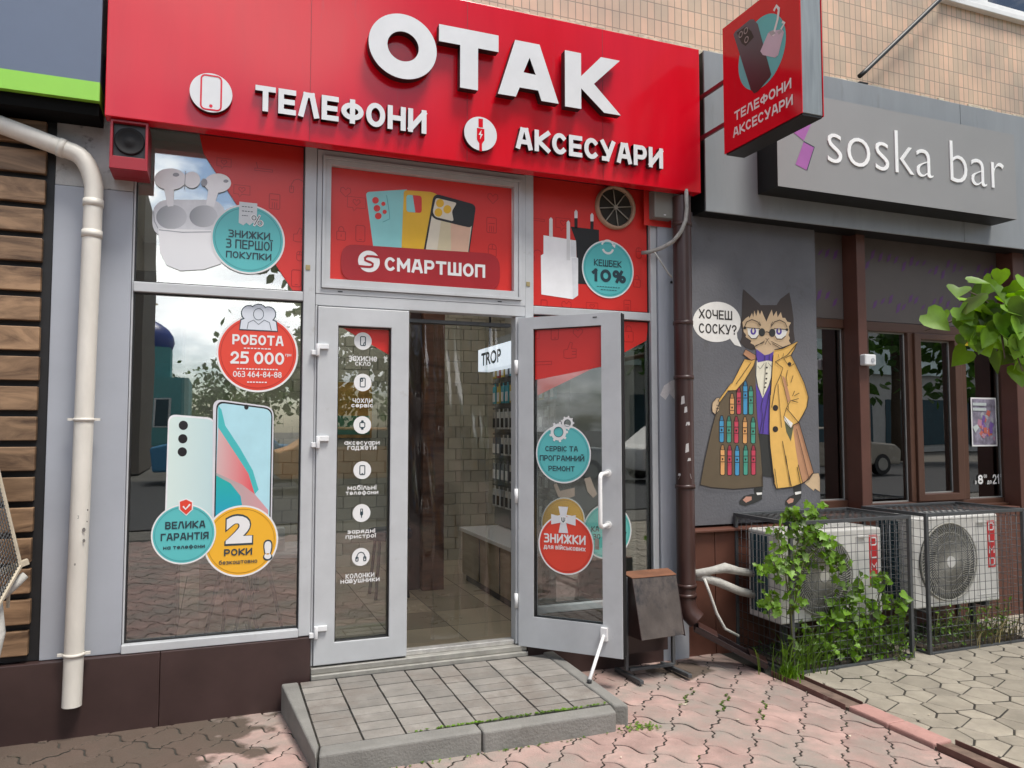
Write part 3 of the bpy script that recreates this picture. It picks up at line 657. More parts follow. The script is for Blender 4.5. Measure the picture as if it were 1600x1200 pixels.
t = thing('plinth', 'glossy dark brown plinth under the large shop window', 'plinth', (-.5, 0, 0))
for x0, x1 in ((-4, -2.1), (-2.098, -.232), (-.23, .481)):
    q = B(); q.box(x0, x1, -.05, .09, -.02, .356); obj('panel', q, M_BROWN, t, .003)

# cream downpipe
t = thing('downpipe', 'cream rainwater downpipe with an elbow on the grey pillar', 'downpipe', (-.6, -.08, .15))
PP = FY(-.085)
def pp(px, py, pl=PP): return pl.at(*pl.pix(px, py))
e0, e1 = pp(-60, 172), pp(128, 243); q0, q1 = pp(148, 268), pp(112, 1103)
c = B(); pts = [e0, e0.lerp(e1, .9)]
k0 = e0.lerp(e1, .93); k2 = q0.lerp(q1, .03); k1 = e1.lerp(q0, .55)+Vector((.0, 0, .03))
for i in range(7):
    s_ = i/6; pts.append(k0*(1-s_)**2+k1*2*s_*(1-s_)+k2*s_**2)
pts += [q0.lerp(q1, .1), q1]
c.tube(pts, .042, 22, cap=False); c.tube([q1, q1.lerp(q0, .02)], .0375, 22, cap=True); obj('pipe', c, M_PIPEW, t)
for s_ in (.055, .115): q = B(); a = q0.lerp(q1, s_); q.tube([a, a+(q1-q0).normalized()*.035], .0455, 22); obj('collar', q, M_PIPEW, t)
a = e0.lerp(e1, .80); q = B(); q.tube([a, a+(e1-e0).normalized()*.03], .0455, 22); obj('collar', q, M_PIPEW, t)
for py in (662, 1023):
    a = q0.lerp(q1, (py-268)/(1103-268)); q = B(); q.tube([a, a-Vector((0, 0, .014))], .047, 22); q.box(a.x-.068, a.x-.04, -.09, -.075, a.z-.012, a.z); q.box(a.x+.04, a.x+.068, -.09, -.075, a.z-.012, a.z)
    q.rod((a.x, -.05, a.z-.006), (a.x, -.012, a.z-.006), .006); obj('bracket', q, M_PIPEW, t)
b = B()
for (px, py, r) in ((122, 808, .008), (137, 797, .005), (131, 828, .011), (131, 845, .009), (136, 815, .004), (117, 882, .006)):
    a = pp(px, py, FY(-.1275)); b.add([a+Vector((r*math.cos(R(k*60))*.7, .0015*abs(math.cos(R(k*60))), r*math.sin(R(k*60)))) for k in range(6)], [tuple(range(6))])
obj('paint_chips', b, mat('chip_grey', (.16, .15, .14), .8), t)

# ------------------------------------------------------------------ red sign
t = thing('shop_sign', 'wide glossy red shop sign with big raised white letters over the entrance', 'sign', (1.1, -.2, 2.9))
b = B(); b.box(-.52, 2.81, -.22, -.14, 2.915, 3.84); obj('panel', b, M_RED, t, .004)
b = B(); b.box(-.515, 2.80, -.135, .0, 2.96, 3.83); obj('backing_frame', b, mat('dark_maroon_casing', (.09, .006, .01), .5), t)
b = B()
for x in (.42, 1.27, 2.12): b.box(x-.0012, x+.0012, -.2212, -.2202, 2.92, 3.835)
obj('panel_seam', b, mat('seam_dark', (.25, .004, .01), .5), t)
LF = FY(-.285); LB = .0; dF = 0
def letter(name, polys, holes=()):
    # outline in photo pixels on the letters' front plane, 45 mm deep
    cu = bpy.data.curves.new('lettering_curve', 'CURVE'); cu.dimensions = '2D'; cu.fill_mode = 'BOTH'; cu.extrude = .5
    for P in list(polys)+list(holes):
        sp = cu.splines.new('POLY'); sp.points.add(len(P)-1); sp.use_cyclic_u = True
        for k, q in enumerate(P): sp.points[k].co = (q[0], q[1], 0, 1)
    o = bpy.data.objects.new('lettering_curve', cu); COL.objects.link(o)
    e = o.evaluated_get(bpy.context.evaluated_depsgraph_get()); me = e.to_mesh()
    vs = [tuple(v.co) for v in me.vertices]; fs = [tuple(p.vertices) for p in me.polygons]; e.to_mesh_clear(); bpy.data.objects.remove(o); bpy.data.curves.remove(cu)
    q = B(); q.v = [LF.at(x, y, -.05+(z+.5)*.05) for x, y, z in vs]
    for f in fs:
        zz = [vs[i][2] for i in f]; q.f.append(list(f)); q.m.append(1 if max(zz)-min(zz) > .1 else 0); q.s.append(False)
    return obj(name, q, [M_SIGNW, M_BLACK], t)
def lp(l): return [LF.pix(*p) for p in l]
cx, cy = LF.pix(630, 72.5); ru = (LF.pix(683.5, 72)[0]-LF.pix(577, 72)[0])/2; rv = (LF.pix(630, 22)[1]-LF.pix(630, 123)[1])/2
circ = lambda a, b_: [(cx+a*math.cos(2*math.pi*i/56), cy+b_*math.sin(2*math.pi*i/56)) for i in range(56)]
letter('letter', [circ(ru, rv)], [circ(ru*.46, rv*.46)])
zt = LF.pix(730, 46)[1]; zb = LF.pix(733, 139)[1]; bar = zt-.078*1.0
uL, uR = LF.pix(686, 50)[0], LF.pix(779, 70)[0]; um = (uL+uR)/2; sw = (LF.pix(748, 120)[0]-LF.pix(720, 120)[0])/2
zbar = LF.pix(686, 64)[1]
letter('letter', [[(uL, zt), (uR, zt), (uR, zbar), (um+sw, zbar), (um+sw, zb), (um-sw, zb), (um-sw, zbar), (uL, zbar)]])
A = lp([(805, 62), (843, 70), (873, 162), (846, 157), (841, 142), (812, 136), (806, 151), (778, 147)])
zt2 = (A[0][1]+A[1][1])/2; zb2 = (A[2][1]+A[3][1]+A[6][1]+A[7][1])/4; zm = (A[4][1]+A[5][1])/2
A = [(A[0][0], zt2), (A[1][0], zt2), (A[2][0], zb2), (A[3][0], zb2), (A[4][0], zm), (A[5][0], zm), (A[6][0], zb2), (A[7][0], zb2)]
letter('letter', [A], [lp([(827.5, 90), (837, 117), (818, 113)])])
K = lp([(882.5, 78), (907.5, 83.5), (908, 119), (939, 89), (968.5, 95), (928, 131), (970, 179), (944, 176), (909, 138), (909, 171), (883, 167)])
zt3 = (K[0][1]+K[1][1]+K[3][1]+K[4][1])/4; zb3 = (K[6][1]+K[7][1]+K[9][1]+K[10][1])/4
for i in (0, 1, 3, 4): K[i] = (K[i][0], zt3)
for i in (6, 7, 9, 10): K[i] = (K[i][0], zb3)
K[0] = ((K[0][0]+K[10][0])/2, K[0][1]); K[10] = (K[0][0], K[10][1]); K[1] = (K[2][0], K[1][1]); K[8] = (K[2][0], K[8][1]); K[9] = (K[2][0], K[9][1])
letter('letter', [K])
W = FY(-.255)
b = B(); stextpx(b, W, 'ТЕЛЕФОНИ', 398, 664, 155, 196, -.034, .27, ext=.034, ms=1); obj('lettering', b, [M_SIGNW, M_BLACK], t)
b = B(); stextpx(b, W, 'АКСЕСУАРИ', 803, 1031, 217, 252, -.034, .27, ext=.034, ms=1); obj('lettering', b, [M_SIGNW, M_BLACK], t)
for px, py, rp in ((330, 145, 33.5), (751, 209, 25.5)):
    u, v = W.pix(px, py); r = (W.pix(px+rp, py)[0]-W.pix(px-rp, py)[0])/2
    q = B(); q.cyl(W, u, v, r, -.034, 0, 0, 48, 1); bd = obj('badge', q, [M_SIGNW, M_BLACK], t)
    q = B()
    if px < 500:
        q.line(W, rrect(u-.046, u+.046, v-.085, v+.085, .02), .008, .001, closed=True); q.ell(W, u, v-.066, .008, d=.001)
    else:
        q.poly(W, [(u-.022, v+.03), (u+.022, v+.03), (u+.022, v-.035), (u+.008, v-.055), (u+.008, v-.10), (u-.008, v-.10), (u-.008, v-.055), (u-.022, v-.035)], .001)
        q.poly(W, [(u-.013, v+.036), (u+.013, v+.036), (u+.013, v+.085), (u-.013, v+.085)], .001)
        q.poly(W, [(u+.004, v+.022), (u-.013, v-.008), (u-.001, v-.008), (u-.005, v-.034), (u+.012, v-.002), (u+.001, v-.002)], .002, 1)
    obj('icon', q, [M_RED, M_SIGNW], bd)

# speaker
t = thing('loudspeaker', 'black loudspeaker in a red box under the left end of the red sign', 'speaker', (-.41, -.1, 2.68))
b = B(); b.frame(FY(-.2), -.497, -.333, 2.675, 2.912, .012, .012, .06, .012, -.14, 0); b.box(-.497, -.333, -.06, -.0, 2.675, 2.912); obj('box', b, mat('speaker_box_red', (.30, .006, .016), .4), t, .002)
b = B(); b.box(-.484, -.346, -.175, -.061, 2.736, 2.899); obj('baffle', b, M_BLACK, t)
b = B(); S1 = FY(-.176); cu_, cv_ = -.415, 2.818
for r0, r1, d in ((.066, .058, .006), (.058, .03, -.0)): pass
prof = [(.064, .001), (.066, .006), (.058, .008), (.052, .003), (.026, .001), (.022, .004), (.0001, .007)]
vs = []; n = 40
for r, d in prof: vs += [S1.at(cu_+r*math.cos(2*math.pi*i/n), cv_+r*math.sin(2*math.pi*i/n), d) for i in range(n)]
b.add(vs, [(k*n+i, k*n+(i+1) % n, (k+1)*n+(i+1) % n, (k+1)*n+i) for k in range(len(prof)-1) for i in range(n)], 0, True)
obj('cone', b, mat('speaker_cone', (.02, .02, .021), .7, spec=.2), t)

# ------------------------------------------------------------------ shop front
t = thing('shopfront', 'grey and white framed glass shopfront with an open double door below the red sign', 'shopfront', (1, 0, .2)); SF = t
b = B()
b.box(-.405, -.396, -.012, .05, .40, 3.05); b.box(-.396, .42, -.025, .05, 2.12, 2.17); b.box(.42, .482, -.03, .05, .36, 3.05)
b.box(-.405, .419, -.04, .05, .358, .40); b.box(-.396, .419, -.02, .05, 2.985, 3.04)
b.box(.483, .494, -.032, .04, .2, 2.10); b.box(.483, 1.694, -.032, .05, 2.10, 2.163); b.box(1.695, 1.75, -.03, .05, .14, 3.05)
b.box(1.635, 1.694, -.028, .05, .2, 2.099)
b.box(1.751, 2.556, -.025, .05, 2.12, 2.17); b.box(2.5565, 2.60, -.028, .05, .36, 3.05); b.box(1.751, 2.556, -.035, .05, .358, .40); b.box(1.751, 2.556, -.02, .05, 2.985, 3.04)
obj('frame', b, M_PVC, t, .004)
def pane(u0, u1, v0, v1, y=.012, m=G_WIN, par=None, lab=None): q = B(); q.pbox(FY(y), u0, u1, v0, v1, -.006, 0); return obj('pane', q, m, par or t, label=lab)
pane(-.395, .419, .401, 2.119); pane(-.395, .419, 2.171, 2.984); pane(1.751, 2.555, .401, 2.119); pane(1.751, 2.555, 2.171, 2.984)
for (u0, u1, v0, v1) in ((-.395, .419, .401, 2.119), (-.395, .419, 2.171, 2.984), (1.751, 2.555, .401, 2.119), (1.751, 2.555, 2.171, 2.984)):
    b = B(); b.frame(FY(-.002), u0, u1, v0, v1, .006, .006, .006, .006, -.01, 0); obj('gasket', b, M_BLACK, t)
q = B(); q.frame(GL, .484, 1.694, 2.164, 2.95, .026, .026, .03, .03, -.05, .034); q.frame(GL, .512, 1.666, 2.196, 2.918, .016, .016, .016, .016, -.05, .046); q.frame(GL, .529, 1.649, 2.213, 2.901, .028, .028, .034, .028, -.05, .038)
q.pbox(GL, .60, .625, 2.178, 2.184, .034, .036, 1); q.pbox(GL, 1.52, 1.545, 2.178, 2.184, .034, .036, 1)
tw = obj('transom_window', q, [M_PVC, M_BLACK], t, .004); q = B(); q.pbox(FY(.0), .558, 1.62, 2.248, 2.872, -.01, 0); obj('pane', q, G_WIN, tw)
# closed leaf
q = B(); q.frame(GL, .496, .992, .205, 2.094, .108, .100, .112, .10, -.03, .045); q.frame(GL, .600, .896, .312, 1.998, .008, .008, .008, .008, -.02, .038, 1)
d = obj('door', q, [M_PVC, M_BLACK], t, .005, 'closed narrow glazed door leaf on the left')
q = B(); q.pbox(GL, .609, .887, .321, 1.989, -.004, .002); obj('pane', q, G_DOOR, d)
for px, py in ((500, 546), (500, 690), (497, 987)):
    u, v = GL.pix(px, py, .05); q = B(); q.rod(GL.at(u-.012, v-.035, .058), GL.at(u-.012, v+.03, .058), .011, 12); q.pbox(GL, u-.005, u+.045, v+.002, v+.03, .046, .062); q.pbox(GL, u-.045, u-.018, v-.03, v-.004, .034, .058); obj('hinge', q, M_PVCH, d, .003)
# open leaf
q = B(); q.frame(LEAF, .0, .62, .195, 2.088, .095, .112, .172, .07, -.062, 0); q.frame(LEAF, .088, .515, .36, 2.022, .008, .008, .008, .008, -.05, -.006, 1)
q.pbox(LEAF, .6205, .628, .20, 2.08, -.024, -.008, 1); q.pbox(LEAF, .6205, .625, .20, 2.08, -.060, -.042, 1); q.pbox(LEAF, .6205, .6225, .20, 2.08, -.036, -.024, 2)
q.pbox(LEAF, .46, .485, 2.062, 2.068, 0, .002, 1)
d = obj('door', q, [M_PVC, M_BLACK, M_STEEL], t, .005, 'glazed door leaf swung wide open on the right')
q = B(); q.pbox(LEAF, .096, .508, .368, 2.014, -.033, -.027); obj('pane', q, G_DOOR, d)
h0 = LEAF.pix(947, 739); h1 = LEAF.pix(953, 820); q = B(); hu = (h0[0]+h1[0])/2
pts = [LEAF.at(hu, h0[1], 0)]
for k in range(7): a = R(90*k/6); pts.append(LEAF.at(hu-.03*0-.035*math.sin(a)*0, h0[1]-.025*(1-math.cos(a)), .105+.03*math.sin(a)))
for k in range(7): a = R(90-90*k/6); pts.append(LEAF.at(hu, h1[1]+.025*(1-math.cos(a)), .105+.03*math.sin(a)))
pts.append(LEAF.at(hu, h1[1], 0)); q.tube(pts, .0115, 14); q.cyl(LEAF, hu, h0[1], .02, 0, .006, 0, 20); q.cyl(LEAF, hu, h1[1], .02, 0, .006, 0, 20); obj('handle', q, mat('white_handle', (.78, .78, .77), .3), d)
lu, lv = LEAF.pix(933, 850); q = B(); q.pbox(LEAF, lu-.012, lu+.012, lv-.03, lv+.03, 0, .005); q.cyl(LEAF, lu, lv-.012, .007, .005, .012, 0, 14); obj('lock', q, mat('brushed_metal', (.35, .34, .32), .3, metal=.9), d, .002)
su, sv_ = LEAF.pix(945, 992); foot = Vector((1.808, -.62, .135)); q = B(); q.pbox(LEAF, su-.018, su+.018, sv_-.03, sv_+.04, 0, .02); q.tube([LEAF.at(su, sv_, .022), foot+Vector((0, 0, .02))], .0095, 12); q.tube([foot+Vector((0, 0, .022)), foot], .012, 12, 1); obj('door_stop', q, [M_WHITE, M_BLACK], d)
for v in (.45, 1.05, 1.8): q = B(); q.rod(LEAF.at(-.012, v-.04, .004), LEAF.at(-.012, v+.04, .004), .011, 12); obj('hinge', q, M_PVCH, d)
b = B(); b.box(.483, 1.694, -.075, .06, .138, .165); b.box(.483, 1.694, -.055, .05, .166, .196); obj('threshold', b, mat('worn_aluminium', (.36, .35, .32), .45, metal=.5, var=.2, vs=12), t, .004)
b = B(); b.box(.995, 1.634, -.01, .05, .197, .222); obj('sill_strip', b, mat('bright_metal', (.55, .54, .52), .4, metal=.7, var=.2, vs=20), t, .003)
# small brass tabs on the frame
b = B()
for px, py in ((481, 418), (825, 444)):
    u, v = GL.pix(px, py, .03); b.pbox(GL, u-.012, u+.012, v-.014, v+.014, .030, .034)
obj('tab', b, mat('old_brass', (.32, .26, .12), .5), t, .002)

b = B(); b.box(1.70, 2.61, -.05, .09, -.02, .356); t = thing('plinth', 'dark brown plinth behind the open door and metal stand', 'plinth', (2.1, 0, 0)); obj('panel', b, M_BROWN, t, .003)
t = thing('pilaster', 'grey panelled pilaster beside the brown downpipe, right of the shopfront', 'pillar', (2.7, 0, 0))
b = B(); b.box(2.602, 2.80, -.045, .1, .0, 2.96); obj('panel', b, M_GREYP, t, .004)
b = B(); b.rod(GL.at(*GL.pix(1049, 441, .046), .044), GL.at(*GL.pix(1049, 441, .046), .05), .008, 10); obj('bolt', b, M_BLACK, t)
b = B(); u, v = GL.pix(1044, 610, .047); b.poly(GL, [(u-.06, v-.03), (u-.03, v+.03), (u+.02, v+.06), (u+.05, v+.07), (u+.05, v-.06), (u+.01, v-.02), (u-.02, v-.06)], .047); obj('torn_sticker', b, mat('torn_paper', (.60, .58, .57), .6, var=.15, vs=30), t)

# ------------------------------------------------------------------ stickers on the shop front
ZS = .0125   # glass face stands 6-12 mm behind the frame plane; films sit on it
GP = FY(.0055)
def disc(px, py, rp, m, md, lab, pl=None, d=.002, cat='sticker'):
    pl = pl or GP; u, v = pl.pix(px, py); r = (pl.pix(px+rp, py)[0]-pl.pix(px-rp, py)[0])/2
    t = thing('round_sticker', lab, cat, tuple(pl.at(u, v, d)), 'round stickers on the shop glass')
    q = B(); q.ring(pl, u, v, r*.985, r*1.035, d); obj('border', q, M_WHITE, t)
    q = B(); q.ell(pl, u, v, r*.985, d=d, n=64); obj('disc', q, m, t)
    q = B(); q.ring(pl, u, v, r*.915, r*.93, d+.0008); obj('inner_line', q, md, t)
    return t, u, v, r, pl, d
def words_(t, pl, d, items, m, name='lettering'):
    for s_, l, r_, a, c, bo in items:
        q = B(); stextpx(q, pl, s_, l, r_, a, c, d, .15+bo*2.4); o = obj(name, q, m, t)
    return o
def dashes(q, pl, l, r_, y, wd, d, n=9):
    u0, v = pl.pix(l, y); u1, _ = pl.pix(r_, y)
    for i in range(n):
        a = u0+(u1-u0)*i/n; q.poly(pl, [(a, v-wd/2), (a+(u1-u0)/n*random.uniform(.55, .9), v-wd/2), (a+(u1-u0)/n*.7, v+wd/2), (a, v+wd/2)], d)
def icon(q, pl, kind, u, v, s_, wd, d):
    Ln = lambda pts, c=False: q.line(pl, [(u+x*s_, v+y*s_) for x, y in pts], wd, d, closed=c)
    if kind == 'phone': Ln(rrect(-.5, .5, -.9, .9, .2), True); Ln([(-.15, -.68), (.15, -.68)])
    if kind == 'chat': Ln([(-1, .7), (1, .7), (1, -.5), (0, -.5), (-.3, -.9), (-.4, -.5), (-1, -.5)], True); Ln([(0, -.25), (-.4, .15), (-.35, .4), (-.15, .45), (0, .25), (.15, .45), (.35, .4), (.4, .15)], True)
    if kind == 'lock': Ln(rrect(-.6, .6, -.9, .3, .15), True); Ln([(-.35, .3), (-.35, .7), (-.15, .95), (.15, .95), (.35, .7), (.35, .3)]); Ln([(0, -.1), (0, -.45)])
    if kind == 'calc': Ln(rrect(-.6, .6, -.9, .9, .15), True); Ln([(-.4, .2), (.4, .2)]); Ln([(-.25, -.1), (-.25, -.8)]); Ln([(0, -.1), (0, -.8)]); Ln([(.25, -.1), (.25, -.8)])
    if kind == 'mouse': Ln(rrect(-.5, .5, -.9, .8, .45), True); Ln([(-.5, .2), (.5, .2)]); Ln([(0, .2), (0, .8)])
    if kind == 'thumb': Ln([(-.7, -.7), (-.7, .1), (-.3, .15), (.0, .9), (.25, .8), (.15, .2), (.7, .15), (.65, -.75), (-.3, -.8)], True); Ln([(.2, -.1), (.68, -.1)]); Ln([(.2, -.4), (.66, -.4)])
    if kind == 'heart': Ln([(0, -.8), (-.8, 0), (-.75, .55), (-.35, .7), (0, .3), (.35, .7), (.75, .55), (.8, 0)], True)
    if kind == 'laptop': Ln([(-.9, -.4), (.9, -.4), (.9, -.15), (-.9, -.15)], True); Ln([(-.6, -.15), (-.75, .5)])
    if kind == 'ear': Ln([(-.8, -.4), (-.8, .2), (-.5, .75), (0, .95), (.5, .75), (.8, .2), (.8, -.4)]); Ln(rrect(-1, -.55, -.8, 0, .15), True); Ln(rrect(.55, 1, -.8, 0, .15), True)
    if kind == 'watch': Ln(rrect(-.5, .5, -.5, .5, .2), True); q.poly(pl, [(u-.3*s_, v+.55*s_), (u+.3*s_, v+.55*s_), (u+.2*s_, v+.95*s_), (u-.2*s_, v+.95*s_)], d); q.poly(pl, [(u-.3*s_, v-.55*s_), (u+.3*s_, v-.55*s_), (u+.2*s_, v-.95*s_), (u-.2*s_, v-.95*s_)], d)
    if kind == 'plug': q.poly(pl, [(u-.3*s_, v+.3*s_), (u+.3*s_, v+.3*s_), (u+.3*s_, v-.3*s_), (u+.1*s_, v-.5*s_), (u+.08*s_, v-.95*s_), (u-.08*s_, v-.95*s_), (u-.1*s_, v-.5*s_), (u-.3*s_, v-.3*s_)], d); Ln([(-.18, .3), (-.18, .8), (.18, .8), (.18, .3)])
    if kind == 'case': Ln(rrect(-.5, .5, -.9, .9, .2), True); Ln(rrect(-.4, 0, .25, .75, .12), True)
    if kind == 'film': Ln(rrect(-.5, .5, -.9, .9, .2), True); Ln([(.1, -.9), (.2, -.4), (.5, -.25)])
def icons(t, pl, d, items, m=M_FILMD, wd=.004):
    for k, px, py, s_ in items: q = B(); u, v = pl.pix(px, py); icon(q, pl, k, u, v, s_, wd, d); obj('line_icon', q, m, t)

def pgrad(name, c1, c2, axis):
    m = bpy.data.materials.new(name); m.use_nodes = True; n = m.node_tree.nodes; l = m.node_tree.links
    tx = n.new('ShaderNodeTexCoord'); sp = n.new('ShaderNodeSeparateXYZ'); r_ = n.new('ShaderNodeValToRGB'); r_.color_ramp.elements[0].color = c1+(1,); r_.color_ramp.elements[1].color = c2+(1,)
    l.new(tx.outputs['Generated'], sp.inputs[0]); l.new(sp.outputs[axis], r_.inputs[0]); l.new(r_.outputs[0], n['Principled BSDF'].inputs['Base Color']); n['Principled BSDF'].inputs['Roughness'].default_value = .32
    return m
# upper left pane
t = thing('window_film', 'slanted red film with line icons on the upper left pane', 'window film', tuple(GP.at(.3, 2.5)), 'red window films')
q = B(); zt = 2.982
q.poly(GP, [(-.115, zt), (.417, zt), (.417, 2.173), GP.pix(457, 454), GP.pix(318, 240)], .001); obj('film', q, M_FILM, t)
icons(t, GP, .0018, [('chat', 378, 298, .04), ('calc', 429, 315, .045), ('ear', 466, 292, .045), ('thumb', 468, 368, .045), ('phone', 463, 435, .05), ('laptop', 412, 262, .05), ('chat', 350, 255, .035), ('mouse', 468, 400, .03)])
t = thing('sticker', 'white earbuds and charging case sticker on the upper left pane', 'sticker', tuple(GP.at(-.2, 2.5)))
M_EB1 = mat('earbud_white', (.88, .88, .89), .3, var=.04, vs=14); M_EB2 = mat('earbud_grey', (.74, .75, .77), .35, var=.1, vs=14); M_EB3 = mat('earbud_shade', (.36, .37, .40), .4, var=.2, vs=14)
def pr(x0, x1, y0, y1, r): return rrect(x0, x1, y0, y1, r, 6)
q = B(); q.polypx(GP, pr(238, 352, 312, 372, 24), .0015); obj('case_lid', q, M_EB2, t)
for x_, y_, a_, b_ in ((268, 339, 24, 19), (318, 338, 22, 17)): q = B(); q.ellpx(GP, x_, y_, a_, b_, .0022); obj('hollow', q, pgrad('hollow_ink', (.30, .31, .33), (.62, .63, .65), 0), t)
q = B(); q.polypx(GP, [(247, 357), (352, 360), (356, 395), (345, 412), (318, 421), (282, 423), (260, 414), (250, 395)], .0028); obj('case', q, pgrad('case_ink', (.70, .71, .73), (.92, .92, .92), 2), t)
q = B(); q.linepx(GP, [(248, 359), (285, 363), (351, 362)], .005, .0032); q.linepx(GP, [(240, 330), (241, 345), (247, 357)], .004, .0032); obj('case_seam', q, M_EB3, t)
q = B(); q.polypx(GP, [(255, 290), (272, 288), (271, 322), (262, 323)], .0032); q.ellpx(GP, 266, 280, 25, 17, .0034); obj('earbud', q, M_EB1, t)
q = B(); q.polypx(GP, [(326, 292), (343, 294), (334, 324), (322, 320)], .0032); q.ellpx(GP, 340, 286, 21, 15, .0034); obj('earbud', q, M_EB1, t)
q = B(); q.ellpx(GP, 300, 281, 13, 13, .003); obj('ear_tip', q, M_EB1, t)
q = B(); q.ellpx(GP, 275, 273, 5, 3, .004); q.ellpx(GP, 353, 283, 4, 2.5, .004); q.ellpx(GP, 319, 285, 5, 6, .004); q.linepx(GP, [(290, 267), (289, 283), (288, 295)], .003, .004); obj('vents', q, M_EB3, t)
t, u, v, r, pl, d = disc(388, 374, 56, M_TEAL, M_TEALD, 'teal round sticker with a receipt on the upper left pane', d=.005)
words_(t, pl, d+.0015, [('ЗНИЖКИ', 357, 422, 361, 373, .02), ('З ПЕРШОЇ', 353, 425, 375, 390, .02), ('ПОКУПКИ', 353, 424, 394, 405, .02)], M_INK)
q = B(); q.polypx(GP, [(374, 315), (402, 318), (401, 352), (395, 348), (390, 352), (385, 348), (380, 352), (373, 348)], d+.0015); rc_ = obj('receipt', q, mat('receipt_grey', (.62, .64, .66), .4), t)
q = B()
for y in (323, 330, 337): dashes(q, GP, 378, 396 if y < 335 else 388, y, .004, d+.0022, 4)
obj('print', q, M_INK, rc_)
q = B(); stextpx(q, GP, '%', 391, 412, 335, 354, d+.0032, .22); obj('percent_sign', q, M_WHITE, t); q = B(); stextpx(q, GP, '%', 393, 410, 337, 352, d+.0038, .07); obj('percent_line', q, M_INK, t)
# lower left pane
t, u, v, r, pl, d = disc(403, 552, 62, M_REDV, M_REDVD, 'red round sticker with people icon on the lower left pane', d=.002)
words_(t, pl, d+.0015, [('РОБОТА', 363, 443, 523, 540, .045), ('25 000', 360, 444, 549, 570, .045), ('063 464-84-88', 364, 440, 580, 590, .03), ('грн', 446, 455, 553, 558, .02)], M_WHITE)
q = B(); dashes(q, GP, 381, 424, 544, .006, d+.0015, 8); dashes(q, GP, 370, 435, 576, .006, d+.0015, 14); dashes(q, GP, 386, 418, 597, .006, d+.0015, 7); obj('small_print', q, M_WHITE, t)
def people(dd, g):
    q = B()
    for x, y, a in ((389, 489, 11), (419, 491, 11), (404, 489, 13)): q.ellpx(GP, x, y, a+g, a+g, dd)
    q.polypx(GP, [(375-g, 514+g), (377-g, 500-g), (386, 497-g), (420, 498-g), (431+g, 503-g), (433+g, 517+g)], dd)
    return q
ic = obj('people_icon', people(d+.0014, 1.5), M_INK, t); obj('people_fill', people(d+.002, 0), mat('icon_pale', (.62, .66, .72), .4), ic)
q = B(); q.linepx(GP, [(386, 514), (388, 504), (396, 500), (404, 507), (413, 500), (421, 504), (424, 516)], .003, d+.0028)
for x0_, a0_, a1_ in ((404, 100, 440),): q.linepx(GP, [(x0_+8*math.cos(R(a)), 491+9*math.sin(R(a))) for a in range(0, 361, 24)], .003, d+.0028); obj('people_line', q, M_INK, ic)

t = thing('sticker', 'pair of large pale blue smartphones pictured on the lower left pane', 'sticker', tuple(GP.at(0, 1.3)))
def quad_round(q, pts, rr, d):      # rounded corners on a pixel quad
    o = []
    for i in range(len(pts)):
        p0, p1, p2 = Vector(pts[i-1]), Vector(pts[i]), Vector(pts[(i+1) % len(pts)])
        a = p1+(p0-p1).normalized()*rr; c = p1+(p2-p1).normalized()*rr
        for k in range(6): s_ = k/5; o.append(tuple(a*(1-s_)**2+p1*2*s_*(1-s_)+c*s_**2))
    q.polypx(GP, o, d)
q = B(); quad_round(q, [(263, 647), (336, 653), (334, 830), (257, 826)], 13, .0012); obj('phone_back_rim', q, M_EB2, t)
q = B(); quad_round(q, [(265, 650), (335, 656), (333, 830), (260, 826)], 12, .0018); pb = obj('phone_back', q, pgrad('phone_back_ink', (.62, .74, .70), (.48, .64, .66), 0), t)
q = B()
for y in (664.5, 685.5, 706): q.ellpx(GP, 286.5-(y-664)*.04, y, 7.2, 7.2, .0024)
obj('camera_lens', q, mat('lens_black', (.02, .017, .02), .2), pb)
q = B(); quad_round(q, [(333, 623), (428, 636), (424, 850), (331, 845)], 15, .003); obj('phone_front_rim', q, mat('phone_rim', (.62, .62, .66), .35), t)
q = B(); quad_round(q, [(338, 626), (426, 638), (422, 850), (334, 845)], 13, .0036); obj('phone_bezel', q, M_BLACK, t)
q = B(); quad_round(q, [(340, 629), (424, 640), (420, 850), (336, 845)], 12, .0042); ps = obj('phone_screen', q, mat('screen_blue', (.40, .66, .74), .32), t)
q = B(); q.polypx(GP, [(341, 634), (346, 640), (352, 665), (375, 700), (395, 735), (404, 765), (398, 772), (388, 740), (370, 712), (341, 668)], .0048); obj('swoosh', q, mat('swoosh_teal', (.06, .45, .46), .35), ps)
q = B(); q.polypx(GP, [(341, 668), (370, 712), (388, 740), (398, 772), (378, 757), (338, 739)], .0048); obj('swoosh', q, pgrad('swoosh_red', (.60, .42, .42), (.70, .07, .09), 0), ps)
q = B(); q.polypx(GP, [(338, 739), (378, 757), (398, 772), (419, 797), (418, 848), (380, 800), (375, 775), (338, 745)], .005); obj('swoosh', q, pgrad('swoosh_grey', (.35, .36, .36), (.62, .30, .32), 0), ps)
q = B(); q.polypx(GP, [(338, 743), (360, 755), (376, 775), (380, 800), (370, 840), (336, 843)], .0054); obj('swoosh', q, pgrad('swoosh_blue', (.01, .30, .55), (.02, .40, .36), 2), ps)
q = B(); q.ellpx(GP, 385, 636, 3.5, 4, .005); obj('notch', q, M_BLACK, ps)
t, u, v, r, pl, d = disc(377, 845, 56.5, M_YEL, M_YELD, 'yellow round sticker with a big white number on the lower left pane', d=.006)
for nm_, mm_, dd_, s2, bx, bo in (('number_outline', M_INK, .0012, '2', (351, 396, 803, 852), .085), ('number', M_WHITE, .002, '2', (353, 394, 806, 849), .06), ('mark_outline', M_INK, .0012, '!', (411, 426, 843, 876), .10), ('mark', M_WHITE, .002, '!', (413, 424, 845.5, 873.5), .08)):
    q = B(); q.textpx(pl, s2, *bx, d+dd_, bo); obj(nm_, q, mm_, t)
